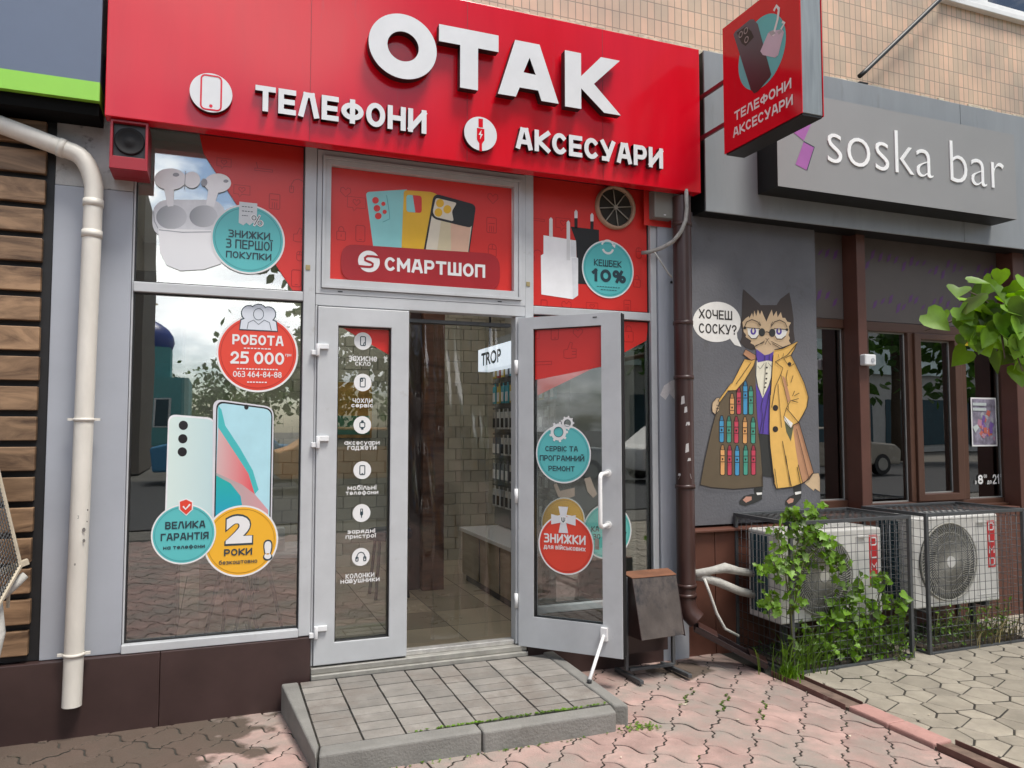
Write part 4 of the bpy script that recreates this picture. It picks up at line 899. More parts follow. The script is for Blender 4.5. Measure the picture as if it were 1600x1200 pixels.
words_(t, pl, d+.002, [('РОКИ', 350, 394, 857, 868, .03), ('безкоштовно', 342, 402, 874, 881, .015)], M_INK)
t, u, v, r, pl, d = disc(287.5, 834, 49, M_TEAL, M_TEALD, 'teal round sticker with a red shield on the lower left pane', d=.009)
words_(t, pl, d+.0015, [('ВЕЛИКА', 258, 321, 814, 826, .035), ('ГАРАНТІЯ', 251, 326, 832, 844, .035), ('на телефони', 255, 320, 851, 859, .02)], M_INK)
for gg, mm, dd, nm in ((2, M_WHITE, .0012, 'shield_border'), (0, M_REDV, .0018, 'shield')):
    q = B(); q.polypx(GP, [(281-gg, 784-gg), (291, 780.5-gg), (300+gg, 785-gg), (299.5+gg, 796), (291, 804+gg), (281.5-gg, 796)], d+dd); obj(nm, q, mm, t)
q = B(); q.linepx(GP, [(286, 791), (290, 795.5), (297, 788)], .008, d+.0026); obj('tick', q, M_WHITE, t)

# closed door leaf decals
DL = FY(-.0035)
t = thing('window_film', 'small red film triangle across the top of the closed door glass', 'window film', tuple(DL.at(.8, 1.95)), 'red window films')
q = B(); q.poly(DL, [(.633, 1.987), (.886, 1.987), (.886, DL.pix(606, 554)[1])], .001); obj('film', q, M_FILM, t)
nm = [('film', 567, 533, 'screen protector', [('захисне', 545, 589, 556, 565), ('скло', 555, 579, 564.8, 572)]),
      ('case', 566.6, 597.7, 'phone case', [('чохли', 551, 582, 622, 630), ('сервіс', 549, 583, 629.5, 638.5)]),
      ('watch', 566, 664, 'smart watch', [('аксесуари', 538, 593, 689, 697), ('гаджети', 543, 588, 696, 705)]),
      ('phone', 566, 734.5, 'plain phone', [('мобільні', 543, 588, 757, 766), ('телефони', 540, 591, 765.5, 775)]),
      ('plug', 564.8, 801.5, 'charging plug', [('зарядні', 543, 586, 826, 835), ('пристрої', 540, 587, 833.5, 843)]),
      ('ear', 563.7, 870, 'headphones', [('колонки', 540, 585, 895, 903.5), ('навушники', 532, 593, 903.5, 912.5)])]
for k, px, py, lab, tx in nm:
    u, v = DL.pix(px, py); t = thing('icon_decal', 'white round %s icon with two words on the closed door glass' % lab, 'decal', tuple(DL.at(u, v)), 'icon decals on the door')
    q = B(); q.ell(DL, u, v, .048, d=.0025, n=48); dk = obj('disc', q, M_WHITE, t); q = B(); icon(q, DL, k, u, v, .027, .005, .0034); obj('icon', q, M_INK, dk)
    words_(t, DL, .0022, [(s_, l, r_, a+.5, c-.5, .008) for s_, l, r_, a, c in tx], M_WHITE)

# transom poster
TP = FY(-.0025)
t = thing('poster', 'red film with three phone cases across the window above the doors', 'poster', tuple(TP.at(1.1, 2.55)), 'red window films')
q = B(); q.poly(TP, [(.559, 2.249), (1.619, 2.249), (1.619, 2.871), (.559, 2.871)], .001); obj('film', q, M_FILM, t)
icons(t, TP, .0017, [('chat', 557, 318, .05), ('calc', 768, 352, .05), ('mouse', 769, 392, .05), ('phone', 563, 365, .05), ('lock', 533, 365, .04), ('heart', 770, 310, .04), ('heart', 540, 300, .035)])
def TPp(pts, d, m, nm_, rr=0, par=None):
    q = B()
    if rr:
        o = []
        for i in range(len(pts)):
            p0, p1, p2 = Vector(pts[i-1]), Vector(pts[i]), Vector(pts[(i+1) % len(pts)]); ra = rr[i] if isinstance(rr, (list, tuple)) else rr
            a = p1+(p0-p1).normalized()*ra; c = p1+(p2-p1).normalized()*ra
            for k in range(6): s_ = k/5; o.append(tuple(a*(1-s_)**2+p1*2*s_*(1-s_)+c*s_**2))
        pts = o
    q.polypx(TP, pts, d); return obj(nm_, q, m, par or t)
c1 = TPp([(571.5, 300), (636, 296), (632, 395), (584, 392)], .002, mat('case_teal', (.25, .58, .58), .35), 'phone_case', (6, 1, 1, 1))
q = B()
for x, y, a in ((586.7, 313, 5.2), (589, 325.5, 5.2), (591, 337.5, 5.2), (599, 318.5, 3.3), (601, 331, 3.3)): q.ellpx(TP, x, y, a, a, .0027)
obj('camera_holes', q, M_FILM, c1)
q = B(); q.linepx(TP, [(604, 305), (608, 330), (609, 342), (598, 347)], .003, .0027); obj('camera_outline', q, M_TEALD, c1)
c2 = TPp([(631, 297), (676, 300), (690, 308), (662, 400), (627, 397)], .003, mat('case_yellow', (.72, .42, .02), .35), 'phone_case', (5, 6, 6, 1, 1))
TPp([(635, 304), (659, 306), (659, 333), (635, 331)], .0036, mat('case_hole', (.62, .03, .025), .35), 'camera_hole', 5, c2); TPp([(635, 304), (645, 305), (649, 332), (635, 331)], .0042, mat('case_teal', (.25, .58, .58)), 'camera_hole_edge', (5, 1, 1, 5), c2)
TPp([(678, 302), (744, 320), (732, 402), (661, 397)], .0048, M_BLACK, 'phone_case_edge', (10, 9, 1, 1))
c3 = TPp([(680, 306), (741, 322), (730.5, 402), (664, 397)], .0054, mat('case_cream', (.66, .60, .48), .35), 'phone_case', (9, 8, 1, 1))
TPp([(704, 340), (736, 347), (730.5, 402), (705, 401)], .006, mat('case_peach', (.66, .42, .30), .35), 'case_band', 0, c3); TPp([(690, 340), (704, 340), (705, 401), (682, 399)], .006, mat('case_beige', (.60, .52, .34), .35), 'case_band', 0, c3)
TPp([(680, 306), (741, 322), (737, 356), (722, 353), (678, 342), (673, 334)], .0066, M_BLACK, 'camera_block', (9, 8, 6, 8, 6, 4), c3)
TPp([(681, 309), (714, 317), (706, 330), (709, 346), (680, 339), (676, 331)], .0072, mat('case_cream', (1, 1, 1)), 'camera_glass', 4, c3)
q = B()
for x, y in ((687.5, 317.5), (685, 332), (699, 327)): q.ellpx(TP, x, y, 6.2, 6.6, .0078)
obj('camera_lens', q, mat('case_yellow', (1, 1, 1)), c3)
TPp([(533, 381), (781, 397), (781, 455), (533, 437)], .009, M_MAROON, 'band', 22)
words_(t, TP, .0102, [('СМАРТШОП', 601, 758, 407, 429, .04)], M_WHITE)
u, v = TP.pix(576, 409); q = B(); q.ell(TP, u, v, .060, d=.0102, n=48); lg = obj('emblem', q, M_WHITE, t)
q = B(); q.line(TP, [(u+x*.06, v+y*.06) for x, y in ((.95, .45), (.35, .5), (-.15, .48), (-.38, .3), (-.35, .08), (-.1, -.02), (.15, -.08), (.36, -.2), (.32, -.42), (.1, -.52), (-.4, -.52), (-.98, -.5))], .013, .0112); obj('emblem_curve', q, M_MAROON, lg)

# right upper pane
t = thing('poster', 'red film with white and black chargers on the upper right pane', 'poster', tuple(GP.at(2.1, 2.5)), 'red window films')
q = B(); q.poly(GP, [(1.752, 2.172), (2.554, 2.172), (2.554, 2.983), (1.752, 2.983)], .001); obj('film', q, M_FILM, t)
icons(t, GP, .0017, [('chat', 880, 350, .05), ('lock', 995, 440, .04), ('phone', 850, 478, .04), ('heart', 885, 478, .04), ('chat', 925, 480, .04), ('calc', 980, 478, .04), ('ear', 840, 400, .04), ('laptop', 840, 340, .05), ('mouse', 998, 395, .04)])
k8 = lambda l: [(820+x/6, 290+y/6) for x, y in l]
def GPp(l, d, m, nm_, par=None): q = B(); q.polypx(GP, k8(l), d); return obj(nm_, q, m, par or t)
bk = GPp([(430, 385), (695, 415), (700, 700), (680, 930), (500, 920), (480, 520)], .002, M_BLACK, 'black_charger')
q = B()
for x, y0, y1 in ((480, 225, 400), (630, 255, 415)):
    q.polypx(GP, k8([(x-15, y0+80), (x+15, y0+80), (x+15, y1), (x-15, y1)]), .002)
obj('prong', q, M_BLACK, bk); q = B()
for x, y0 in ((480, 225), (630, 255)): q.polypx(GP, k8([(x-15, y0+20), (x, y0), (x+15, y0+20), (x+15, y0+80), (x-15, y0+80)]), .002)
obj('prong_tip', q, M_EB2, bk)
wc = GPp([(150, 655), (175, 640), (175, 465), (480, 515), (485, 672), (500, 682), (500, 1030), (450, 1065), (155, 1020)], .0028, M_EB1, 'white_charger')
q = B(); q.polypx(GP, k8([(440, 675), (500, 682), (500, 1030), (450, 1065)]), .0034); q.polypx(GP, k8([(430, 510), (480, 517), (485, 672), (430, 668)]), .0034); obj('charger_side', q, M_EB2, wc)
q = B()
for x, y0, y1 in ((245, 295, 480), (408, 325, 700)): q.polypx(GP, k8([(x-16, y0+20), (x, y0), (x+16, y0+20), (x+17, y1), (x-17, y1)]), .0034)
obj('prong', q, mat('prong_white', (.7, .7, .7), .4), wc)
t, u, v, r, pl, d = disc(949.7, 421, 39, M_TEAL, M_TEALD, 'teal round sticker with curved arrows on the upper right pane', d=.005)
words_(t, pl, d+.0015, [('КЕШБЕК', 928, 971, 406, 417, .02), ('10%', 925, 978, 421, 441.5, .05)], M_INK)
q = B(); dashes(q, GP, 932, 969, 447.5, .004, d+.0015, 9); dashes(q, GP, 938, 964, 452.5, .004, d+.0015, 6); obj('small_print', q, M_INK, t)
u, v = GP.pix(949, 387); q = B(); q.ring(GP, u, v, .038, .05, d+.0012, a0=R(30), a1=R(160)); q.ring(GP, u, v, .03, .044, d+.0012, a0=R(200), a1=R(345)); q.poly(GP, [(u+.055, v+.025), (u+.028, v+.018), (u+.05, v+.0)], d+.0012); obj('arrows', q, M_WHITE, t)

# vent in the upper right pane
t = thing('vent_fan', 'round spoked ventilation opening in the upper right red pane', 'vent', tuple(GP.at(2.31, 2.82)))
VC = GP.pix(960, 325)
q = B(); q.cyl(GP, VC[0], VC[1], .118, .002, .004); obj('opening', q, mat('vent_dark', (.02, .018, .012), .6), t)
q = B(); n = 40; prof = [(.118, .004), (.122, .03), (.136, .03), (.140, .002)]
vs = []
for r_, dd in prof: vs += [GP.at(VC[0]+r_*math.cos(2*math.pi*i/n), VC[1]+r_*math.sin(2*math.pi*i/n), dd) for i in range(n)]
q.add(vs, [(k*n+i, k*n+(i+1) % n, (k+1)*n+(i+1) % n, (k+1)*n+i) for k in range(3) for i in range(n)], 0, True); obj('rim', q, mat('dusty_beige', (.38, .25, .17), .6), t)
q = B()
for k in range(8): a = R(8+45*k); q.rod(GP.at(VC[0]+.01*math.cos(a), VC[1]+.01*math.sin(a), .016), GP.at(VC[0]+.121*math.cos(a), VC[1]+.121*math.sin(a), .016), .0035, 6)
q.cyl(GP, VC[0], VC[1], .014, .008, .024, 0, 16); obj('spokes', q, mat('spoke_grey', (.34, .33, .28), .5), t)
# electrical box + conduit
t = thing('junction_box', 'grey metal junction box under the right end of the red sign', 'box', (2.6, -.05, 2.77))
b = B(); b.box(2.535, 2.68, -.12, -.047, 2.762, 2.94); obj('body', b, mat('box_grey', (.20, .20, .18), .5), t, .006)
b = B(); b.box(2.60, 2.615, -.1225, -.1205, 2.778, 2.784); obj('latch', b, M_PVCH, t)
b = B(); b.box(2.50, 2.70, -.05, -.0455, 2.725, 2.96); tag(obj('red_backing_panel', b, M_FILM), 'red panel behind the grey junction box', 'panel')
t = thing('conduit', 'grey flexible conduit curving from the red sign to the upper right pane', 'cable', tuple(FY(-.12).at(*FY(-.12).pix(1072, 303))))
CN = FY(-.215); pts = [(1072, 296), (1073, 325), (1071, 345), (1064, 362), (1052, 377), (1035, 387), (1015, 394), (1003, 395)]
b = B(); b.tube([CN.at(*CN.pix(*p, 0 if i < 4 else -.047*(i-3)), 0 if i < 4 else -.047*(i-3)) for i, p in enumerate(pts)], .0125, 12); obj('hose', b, mat('conduit_grey', (.30, .29, .27), .6, var=.3, vs=30), t)
b = B(); b.tube([CN.at(*CN.pix(*p), -.04) for p in ((1028, 392), (1040, 410), (1050, 425), (1056, 432))], .005, 8); obj('thin_cable', b, mat('conduit_grey', (0, 0, 0)), t)

# side window lower stickers
t = thing('window_film', 'red film with a lock icon along the top of the lower right pane', 'window film', tuple(GP.at(2.2, 2.0)), 'red window films')
q = B(); q.poly(GP, [(1.752, 2.118), (2.554, 2.118), GP.pix(1010, 532), GP.pix(964, 557), (1.752, 1.62)], .001); obj('film', q, M_FILM, t)
icons(t, GP, .0017, [('lock', 982, 522, .055)])
t, u, v, r, pl, d = disc(880, 815, 33, M_YEL, M_YELD, 'yellow round sticker on the lower right pane, half hidden by the open door')
t, u, v, r, pl, d = disc(948.7, 830, 37, mat('mint_vinyl', (.14, .52, .47), .32), M_TEALD, 'mint round sticker on the lower right pane, crossed by the open door frame')
words_(t, pl, d+.0015, [('КА', 924, 936, 822, 831, .02), ('ЗО', 927, 938, 834, 843, .02), ('КУ', 969, 979, 831, 841, .02)], M_INK)
t = thing('sticker', 'beige watch strap pictured on the lower right pane behind the door glass', 'sticker', tuple(GP.at(2.1, 1.0)))
q = B(); q.polypx(GP, [(865, 757), (870, 755), (875, 767), (898, 762), (898, 775), (885, 780), (872, 776)], .0014); q.polypx(GP, [(913, 748), (922, 745), (933, 772), (927, 778), (918, 768)], .0014); obj('strap', q, mat('strap_beige', (.48, .36, .29), .5), t)

# open door leaf stickers
DP = PL(LEAF.at(0, 0, -.0265), LEAF.u)
t = thing('window_film', 'red film with thumb icon across the top of the open door glass', 'window film', tuple(DP.at(.3, 1.9)), 'red window films')
q = B(); q.poly(DP, [(.097, 2.013), (.507, 2.013), (.507, DP.pix(931, 573)[1]), (.097, DP.pix(823, 594)[1])], .001); obj('film', q, M_FILM, t)
icons(t, DP, .0017, [('thumb', 891, 548, .055), ('laptop', 845, 562, .075), ('heart', 903, 520, .035), ('phone', 867, 520, .045), ('chat', 834, 525, .035)])
t, u, v, r, pl, d = disc(880, 709, 41.5, M_TEAL, M_TEALD, 'teal round sticker with cogwheels on the open door glass', pl=DP)
words_(t, pl, d+.0015, [('СЕРВІС ТА', 852, 903, 697, 705.5, .02), ('ПРОГРАМНИЙ', 843.5, 913, 711.5, 720.5, .02), ('РЕМОНТ', 857, 898, 728, 736.5, .02)], M_INK)
for px, py, rr, nm_ in ((873, 675, .048, 'cogwheel'), (887, 661, .034, 'cogwheel')):
    u, v = DP.pix(px, py); q = B(); q.ring(DP, u, v, rr*.62, rr, d+.0016)
    for k in range(9): a = R(40*k); q.poly(DP, [(u+rr*1.22*math.cos(a+x), v+rr*1.22*math.sin(a+x)) if k2 else (u+rr*.95*math.cos(a+x), v+rr*.95*math.sin(a+x)) for x, k2 in ((-.16, 0), (.16, 0), (.11, 1), (-.11, 1))], d+.0016)
    cg = obj(nm_, q, M_WHITE, t); q = B(); q.ring(DP, u, v, rr*.56, rr*.62, d+.0022); obj('cog_line', q, M_INK, cg)
t, u, v, r, pl, d = disc(884.5, 851, 42, M_REDV, M_REDVD, 'red round sticker with a white cross emblem on the open door glass', pl=DP, d=.004)
words_(t, pl, d+.0015, [('ЗНИЖКИ', 850, 915, 834.5, 850, .04), ('для військових', 849.5, 915, 851.5, 861, .025)], M_WHITE)
u, v = DP.pix(880.7, 812); q = B(); s_ = .078
for k in range(4):
    a = R(90*k); ro = lambda x, y: (u+s_*(x*math.cos(a)-y*math.sin(a)), v+s_*(x*math.sin(a)+y*math.cos(a)))
    q.poly(DP, [ro(0, 0), ro(.22, .22), ro(.95, .38), ro(.95, -.38), ro(.22, -.22)], d+.0015)
em = obj('emblem', q, mat('emblem_white', (.66, .67, .70), .4), t)
q = B(); q.ell(DP, u, v, .022, d=d+.0024); obj('emblem_center', q, M_WHITE, em); q = B(); q.line(DP, [(u-.01, v+.013), (u-.009, v-.004), (u, v-.014), (u+.009, v-.004), (u+.01, v+.013)], .0045, d+.003); q.line(DP, [(u, v+.014), (u, v-.014)], .004, d+.0031); obj('emblem_mark', q, M_INK, em)

# ------------------------------------------------------------------ entrance step
t = thing('entrance_step', 'low entrance step of concrete kerbs and small grey pavers', 'step', (1.1, -.5, .05))
def skew(u, v):   # step plan: v 0 at the wall .. 1 at the front
    return None
def zst(y): return .140+.006*(y+1.0)
q = B(); q.hexa([(.405, -1.0, -.01), (1.735, -1.0, -.01), (1.735, -.905, -.01), (.425, -.905, -.01), (.405, -1.0, .14), (1.08, -1.0, .141)] and [(.408, -1.0, -.01), (1.098, -1.0, -.01), (1.098, -.91, -.01), (.425, -.91, -.01), (.408, -1.0, .140), (1.098, -1.0, .140), (1.098, -.91, .141), (.425, -.91, .141)]); obj('curb', q, M_CONC, t, .012, seg=3)
q = B(); q.hexa([(1.104, -1.004, -.01), (1.752, -1.004, -.01), (1.772, -.912, -.01), (1.104, -.912, -.01), (1.104, -1.004, .137), (1.752, -1.004, .137), (1.772, -.912, .138), (1.104, -.912, .138)]); obj('curb', q, M_CONC, t, .012, seg=3)
q = B(); q.hexa([(.405, -1.005, -.01), (.418, -.905, -.01), (.418, -.08, -.01), (.335, -.08, -.01), (.395, -1.01, .143), (.421, -.905, .143), (.418, -.08, .147), (.335, -.08, .147)]); obj('curb', q, M_CONC, t, .012, seg=3)
q = B(); q.hexa([(1.776, -.925, -.01), (1.845, -.955, -.01), (1.868, -.03, -.01), (1.797, -.03, -.01), (1.776, -.925, .139), (1.845, -.955, .139), (1.868, -.03, .143), (1.797, -.03, .143)]); obj('curb', q, M_CONC, t, .012, seg=3)
q = B(); ny, nx = 9, 8
for j in range(ny):
    for i in range(nx):
        y0 = -.905+j*.092; y1 = min(y0+.092, -.078); xs = .424+.0*j; xe = 1.772+(y0+.9)*.028; wl = [0, .135, .27, .40, .51, .60, .74, .87, 1.0]; x0 = xs+(xe-xs)*wl[i]; wd = (xe-xs)*(wl[i+1]-wl[i]); rz = random.gauss(0, .0012)
        q.hexa([(x0+.004, y0+.004, .10), (x0+wd-.004, y0+.004, .10), (x0+wd-.004, y1-.004, .10), (x0+.004, y1-.004, .10), (x0+.004, y0+.004, zst(y0)-.004+rz), (x0+wd-.004, y0+.004, zst(y0)-.004+rz), (x0+wd-.004, y1-.004, zst(y1)-.004+rz), (x0+.004, y1-.004, zst(y1)-.004+rz)])
obj('paving', q, M_STEPP, t, .002)
q = B(); q.box(.424, 1.775, -.905, -.079, -.01, .128); obj('bed', q, M_JOINT, t)
b = B()
for _ in range(420):
    k = random.random()
    if k < .65: x, y, z = random.uniform(1.05, 1.77)-.3*random.random()**2, -.9065+random.gauss(0, .004), .139
    elif k < .85: x, y, z = random.gauss(1.88, .05), random.gauss(-1.0, .025), gz(1.9, -1)+.002
    else: x, y, z = random.uniform(.45, 1.7), -1.02+random.gauss(0, .006), gz(1, -1)+.002
    s_ = random.uniform(.004, .011); a = random.random()*6.28
    b.add([(x+s_*math.cos(a+i*2.1), y+s_*math.sin(a+i*2.1), z+random.random()*.008) for i in range(3)], [(0, 1, 2)])
o = obj('moss', b, M_LEAF); o['kind'] = 'stuff'; o['label'] = 'bright green moss along the front joint of the entrance step'

# ------------------------------------------------------------------ sheet metal stand
t = thing('metal_stand', 'worn sheet metal box on a steel leg frame beside the open door', 'stand', (2.35, -.3, .03))
def qd(q, a, b_, c, d_, th=.004, mi=0):
    a, b_, c, d_ = map(Vector, (a, b_, c, d_)); n = (b_-a).cross(d_-a).normalized()*th
    q.add([a, b_, c, d_, a-n, b_-n, c-n, d_-n], [(0, 1, 2, 3), (7, 6, 5, 4), (1, 0, 4, 5), (2, 1, 5, 6), (3, 2, 6, 7), (0, 3, 7, 4)], mi)
q = B(); qd(q, (2.235, -.425, .262), (2.51, -.425, .270), (2.525, -.325, .585), (2.235, -.325, .583)); fp = obj('front_plate', q, M_SHEET, t, .0015)
q = B(); qd(q, (2.232, -.328, .588), (2.528, -.328, .590), (2.555, -.19, .602), (2.23, -.19, .600)); obj('lid', q, M_RUST, t, .0015)
q = B(); qd(q, (2.232, -.19, .25), (2.232, -.424, .26), (2.232, -.326, .582), (2.232, -.19, .596)); qd(q, (2.52, -.424, .26), (2.55, -.19, .25), (2.55, -.19, .596), (2.526, -.326, .582)); qd(q, (2.55, -.188, .12), (2.23, -.188, .12), (2.23, -.188, .597), (2.55, -.188, .597)); obj('side_plates', q, M_BROWN, t, .001)
for x in (2.222, 2.535):
    q = B(); q.bar((x, -.27, .055), (x, -.27, .585), .02, .02); obj('leg', q, M_STEEL, t, .002)
    q = B(); q.bar((x-.005, -.45, .042), (x+.01, -.13, .022), .025, .022); obj('foot', q, M_STEEL, t, .003)
q = B(); q.bar((2.235, -.28, .062), (2.525, -.28, .06), .02, .018); obj('cross_bar', q, M_STEEL, t, .002)

# ------------------------------------------------------------------ bar next door
t = thing('bar_fascia', 'long grey composite fascia above the neighbouring bar front', 'fascia', (5, -.15, 2.8))
for x0, x1 in ((2.895, 5.19), (5.194, 9.4)):
    q = B(); q.box(x0, x1, -.15, -.135, 2.828, 3.885); obj('panel', q, M_SOSKA, t, .003)
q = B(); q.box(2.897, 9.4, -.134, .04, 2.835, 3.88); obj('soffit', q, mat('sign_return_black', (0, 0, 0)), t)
t = thing('bar_sign', 'grey projecting sign box with thin white lowercase letters', 'sign', (4.4, -.3, 2.98)); SB = FY(-.35)
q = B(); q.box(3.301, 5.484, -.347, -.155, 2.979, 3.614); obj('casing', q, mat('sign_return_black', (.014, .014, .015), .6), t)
q = B(); q.box(3.30, 5.485, -.35, -.3475, 2.978, 3.615); obj('face', q, M_SOSKAB, t)
q = B(); ul = SB.pix(1292, 225)[0]; ur = SB.pix(1567, 260)[0]; q.text(SB, 'soska bar', ul, ur, SB.pix(1401, 270.5)[1], SB.pix(1401, 204.5)[1], .001, -.014, ext=.006); obj('lettering', q, mat('plain_letter_white', (.85, .85, .85), .3), t)  # thin letters in one plain white
q = B(); M_PUR = mat('orchid_purple', (.36, .12, .36), .4)
q.polypx(SB, [(1256, 221), (1272.5, 229.7), (1261, 266), (1243, 257)], .002); q.polypx(SB, [(1240, 207), (1256, 220), (1269, 190), (1253, 178)], .002); obj('emblem', q, M_PUR, t)
q = B(); q.linepx(SB, [(1256, 221), (1272.5, 229.7), (1261, 266)], .006, .003); obj('emblem_edge', q, M_INK, t)
t = thing('mural_wall', 'dark grey plastered wall panel carrying the painted cat', 'wall', (3.4, 0, .8))
q = B(); q.box(2.86, 3.91, .0, .118, .815, 2.86); obj('panel', q, M_MURALW, t)
q = B(); q.hexa([(2.84, -.055, .775), (3.93, -.055, .775), (3.93, .118, .79), (2.84, .118, .79), (2.84, -.055, .79), (3.93, -.055, .79), (3.93, .118, .813), (2.84, .118, .813)]); obj('ledge', q, M_BROWNP, t, .003)
t = thing('plinth', 'red brown sheet metal plinth below the mural and bar windows', 'plinth', (4, 0, 0))
xs = [2.80, 3.02, 3.42, 3.93, 4.42, 4.92, 5.42, 5.92, 7.4, 9.4]
for a, c in zip(xs, xs[1:]):
    q = B(); q.box(a+.002, c-.002, -.02 if c < 3.95 else -.01, .12, -.02, .774 if c < 3.95 else .83); obj('panel', q, M_BROWNP, t, .004)
# windows of the bar
WB = FY(.12)
t = thing('window_front', 'brown framed windows of the bar under a purple patterned panel', 'window', (5, .12, .85))
q = B()
q.box(3.92, 4.31, .12, .20, .83, .92); q.box(3.92, 4.31, .12, .2, 2.17, 2.235); q.box(3.912, 3.965, .12, .2, .92, 2.17); q.box(4.28, 4.31, .12, .2, .92, 2.17)
q.box(4.46, 6.1, .12, .20, .83, .885); q.box(4.46, 6.1, .12, .2, 2.165, 2.235); q.box(4.46, 4.51, .12, .2, .885, 2.165); q.box(4.90, 4.95, .12, .2, .885, 2.165); q.box(5.44, 5.51, .12, .2, .885, 2.165); q.box(5.91, 6.1, .12, .2, .885, 2.165)
q.frame(WB, 4.951, 5.439, .886, 2.164, .062, .07, .055, .045, -.06, .02)
obj('frame', q, M_BROWNW, t, .005)
for a, c, lo, hi in ((3.965, 4.28, .92, 2.17), (4.511, 4.899, .886, 2.164), (5.014, 5.368, .942, 2.118), (5.511, 5.909, .886, 2.164)):
    q = B(); q.pbox(FY(.16), a, c, lo, hi, -.006, 0); obj('pane', q, G_BAR, t)
    q = B(); q.frame(FY(.152), a, c, lo, hi, .009, .009, .009, .009, -.006, 0); obj('bead', q, mat('light_bead', (.30, .30, .29), .4), t)
q = B(); q.box(4.46, 6.1, .12, .2, 2.237, 2.9); q.box(3.912, 4.31, .12, .2, 2.237, 2.9); up = obj('upper_panel', q, mat('taupe_panel', (.105, .088, .082), .5, var=.08), t)
q = B()
for row, (za, zc) in enumerate(((2.33, 2.43), (2.62, 2.73))):
    x = 3.96
    while x < 6.05:
        if not 4.29 < x < 4.48 and not (x < 4.32 and x > 4.2):
            h = random.uniform(.05, .09); zz = random.uniform(za, zc)-.03; q.poly(WB, [(x, zz), (x+.035, zz+.02), (x+.055, zz+h), (x+.018, zz+h-.02)], .0015)
        x += random.uniform(.055, .085)
obj('purple_pattern', q, mat('violet_print', (.12, .045, .16), .5), up)
q = B(); q.box(4.46, 6.1, .08, .12, .83, .85); obj('sill', q, M_BROWNW, t, .003)
for x0, x1, lab in ((4.285, 4.41, 'brown square column between the mural and the bar windows'), (5.985, 6.12, 'brown square column at the right end of the bar windows')):
    if x0 > 5: x0, x1 = 5.885, 6.01
    else: x0, x1 = 4.272, 4.352
    q = B(); q.box(x0, x1, -.02, .119, .0, 2.86); tag(obj('column', q, M_COLB, bevel=.005), lab, 'column', 'brown columns of the bar')
t = thing('sensor_box', 'small white sensor box on the brown column', 'sensor', (4.3, -.03, 1.9)); q = B(); q.box(4.272, 4.375, -.075, -.021, 1.885, 1.965); obj('case', q, M_PVCH, t, .01); q = B(); q.cyl(FY(-.075), 4.34, 1.922, .016, 0, .004); obj('lens', q, M_EB3, t)
PW = FY(.1535)
t = thing('sticker', 'small yellow warning sticker in the corner of the right bar window', 'sticker', tuple(PW.at(5.55, 2.1))); q = B(); q.polypx(PW, [(1508, 524), (1527, 525), (1527, 541), (1508, 540)], .001); obj('sheet', q, mat('warning_yellow', (.72, .55, .02), .4), t); q = B(); dashes(q, PW, 1510, 1525, 535, .012, .002, 5); q.ellpx(PW, 1518, 529, 2, 2.5, .002); obj('print', q, M_REDVD, t)
t = thing('poster', 'framed colourful poster on the right bar window', 'poster', tuple(PW.at(5.7, 1.5)))
pu0, pv1 = PW.pix(1516, 621); pu1, pv0 = PW.pix(1558, 697)
q = B(); q.poly(PW, [(pu0, pv0), (pu1, pv0), (pu1, pv1), (pu0, pv1)], .003); obj('frame', q, M_WHITE, t)
q = B(); q.poly(PW, [(pu0+.012, pv0+.012), (pu1-.012, pv0+.012), (pu1-.012, pv1-.012), (pu0+.012, pv1-.012)], .004); obj('sheet', q, mat('poster_dusk', (.22, .20, .26), .5, var=.6, vs=14), t)
q = B()
for k in range(26):
    x = random.uniform(pu0+.09, pu1-.03); z = random.uniform(pv0+.06, pv1-.12); s_ = random.uniform(.015, .04); a = random.random()*6; q.poly(PW, [(x+s_*math.cos(a+i*1.5)*random.uniform(.5, 1), z+s_*1.4*math.sin(a+i*1.5)*random.uniform(.5, 1)) for i in range(4)], .0045+k*.0001, k % 4)
obj('artwork', q, [mat('art_coral', (.45, .12, .09), .5), mat('art_violet', (.16, .09, .30), .5), mat('art_grey', (.35, .36, .38), .5), mat('art_pink', (.40, .2, .28), .5)], t)
q = B()
for y in (629, 637): q = B(); q.polypx(PW, [(1520, y), (1541, y+.5), (1541, y+5), (1520, y+4.5)], .008); obj('title_strip', q, mat('strip_pale', (.45, .5, .5), .5), t)
q = B(); q.polypx(PW, [(1520, 667), (1527, 663), (1530, 668), (1524, 676)], .008); obj('pale_patch', q, mat('strip_pale', (.45, .5, .5), .5), t)
q = B()
for s_, l, r_, a, c, bo in (('з', 1523.5, 1526, 751, 756.5, .04), ('8', 1528, 1536, 741.5, 757, .07), ('00', 1537, 1542, 741, 747, .05), ('до', 1542.5, 1549.5, 750.5, 757, .04), ('21', 1551, 1562, 740, 757, .07), ('00', 1562.5, 1568, 740, 746, .05)): stextpx(q, PW, s_, l, r_, a, c, .002, .15+bo*1.5)
tag(obj('opening_hours_lettering', q, M_WHITE), 'white opening hours lettering at the foot of the right bar window', 'lettering')
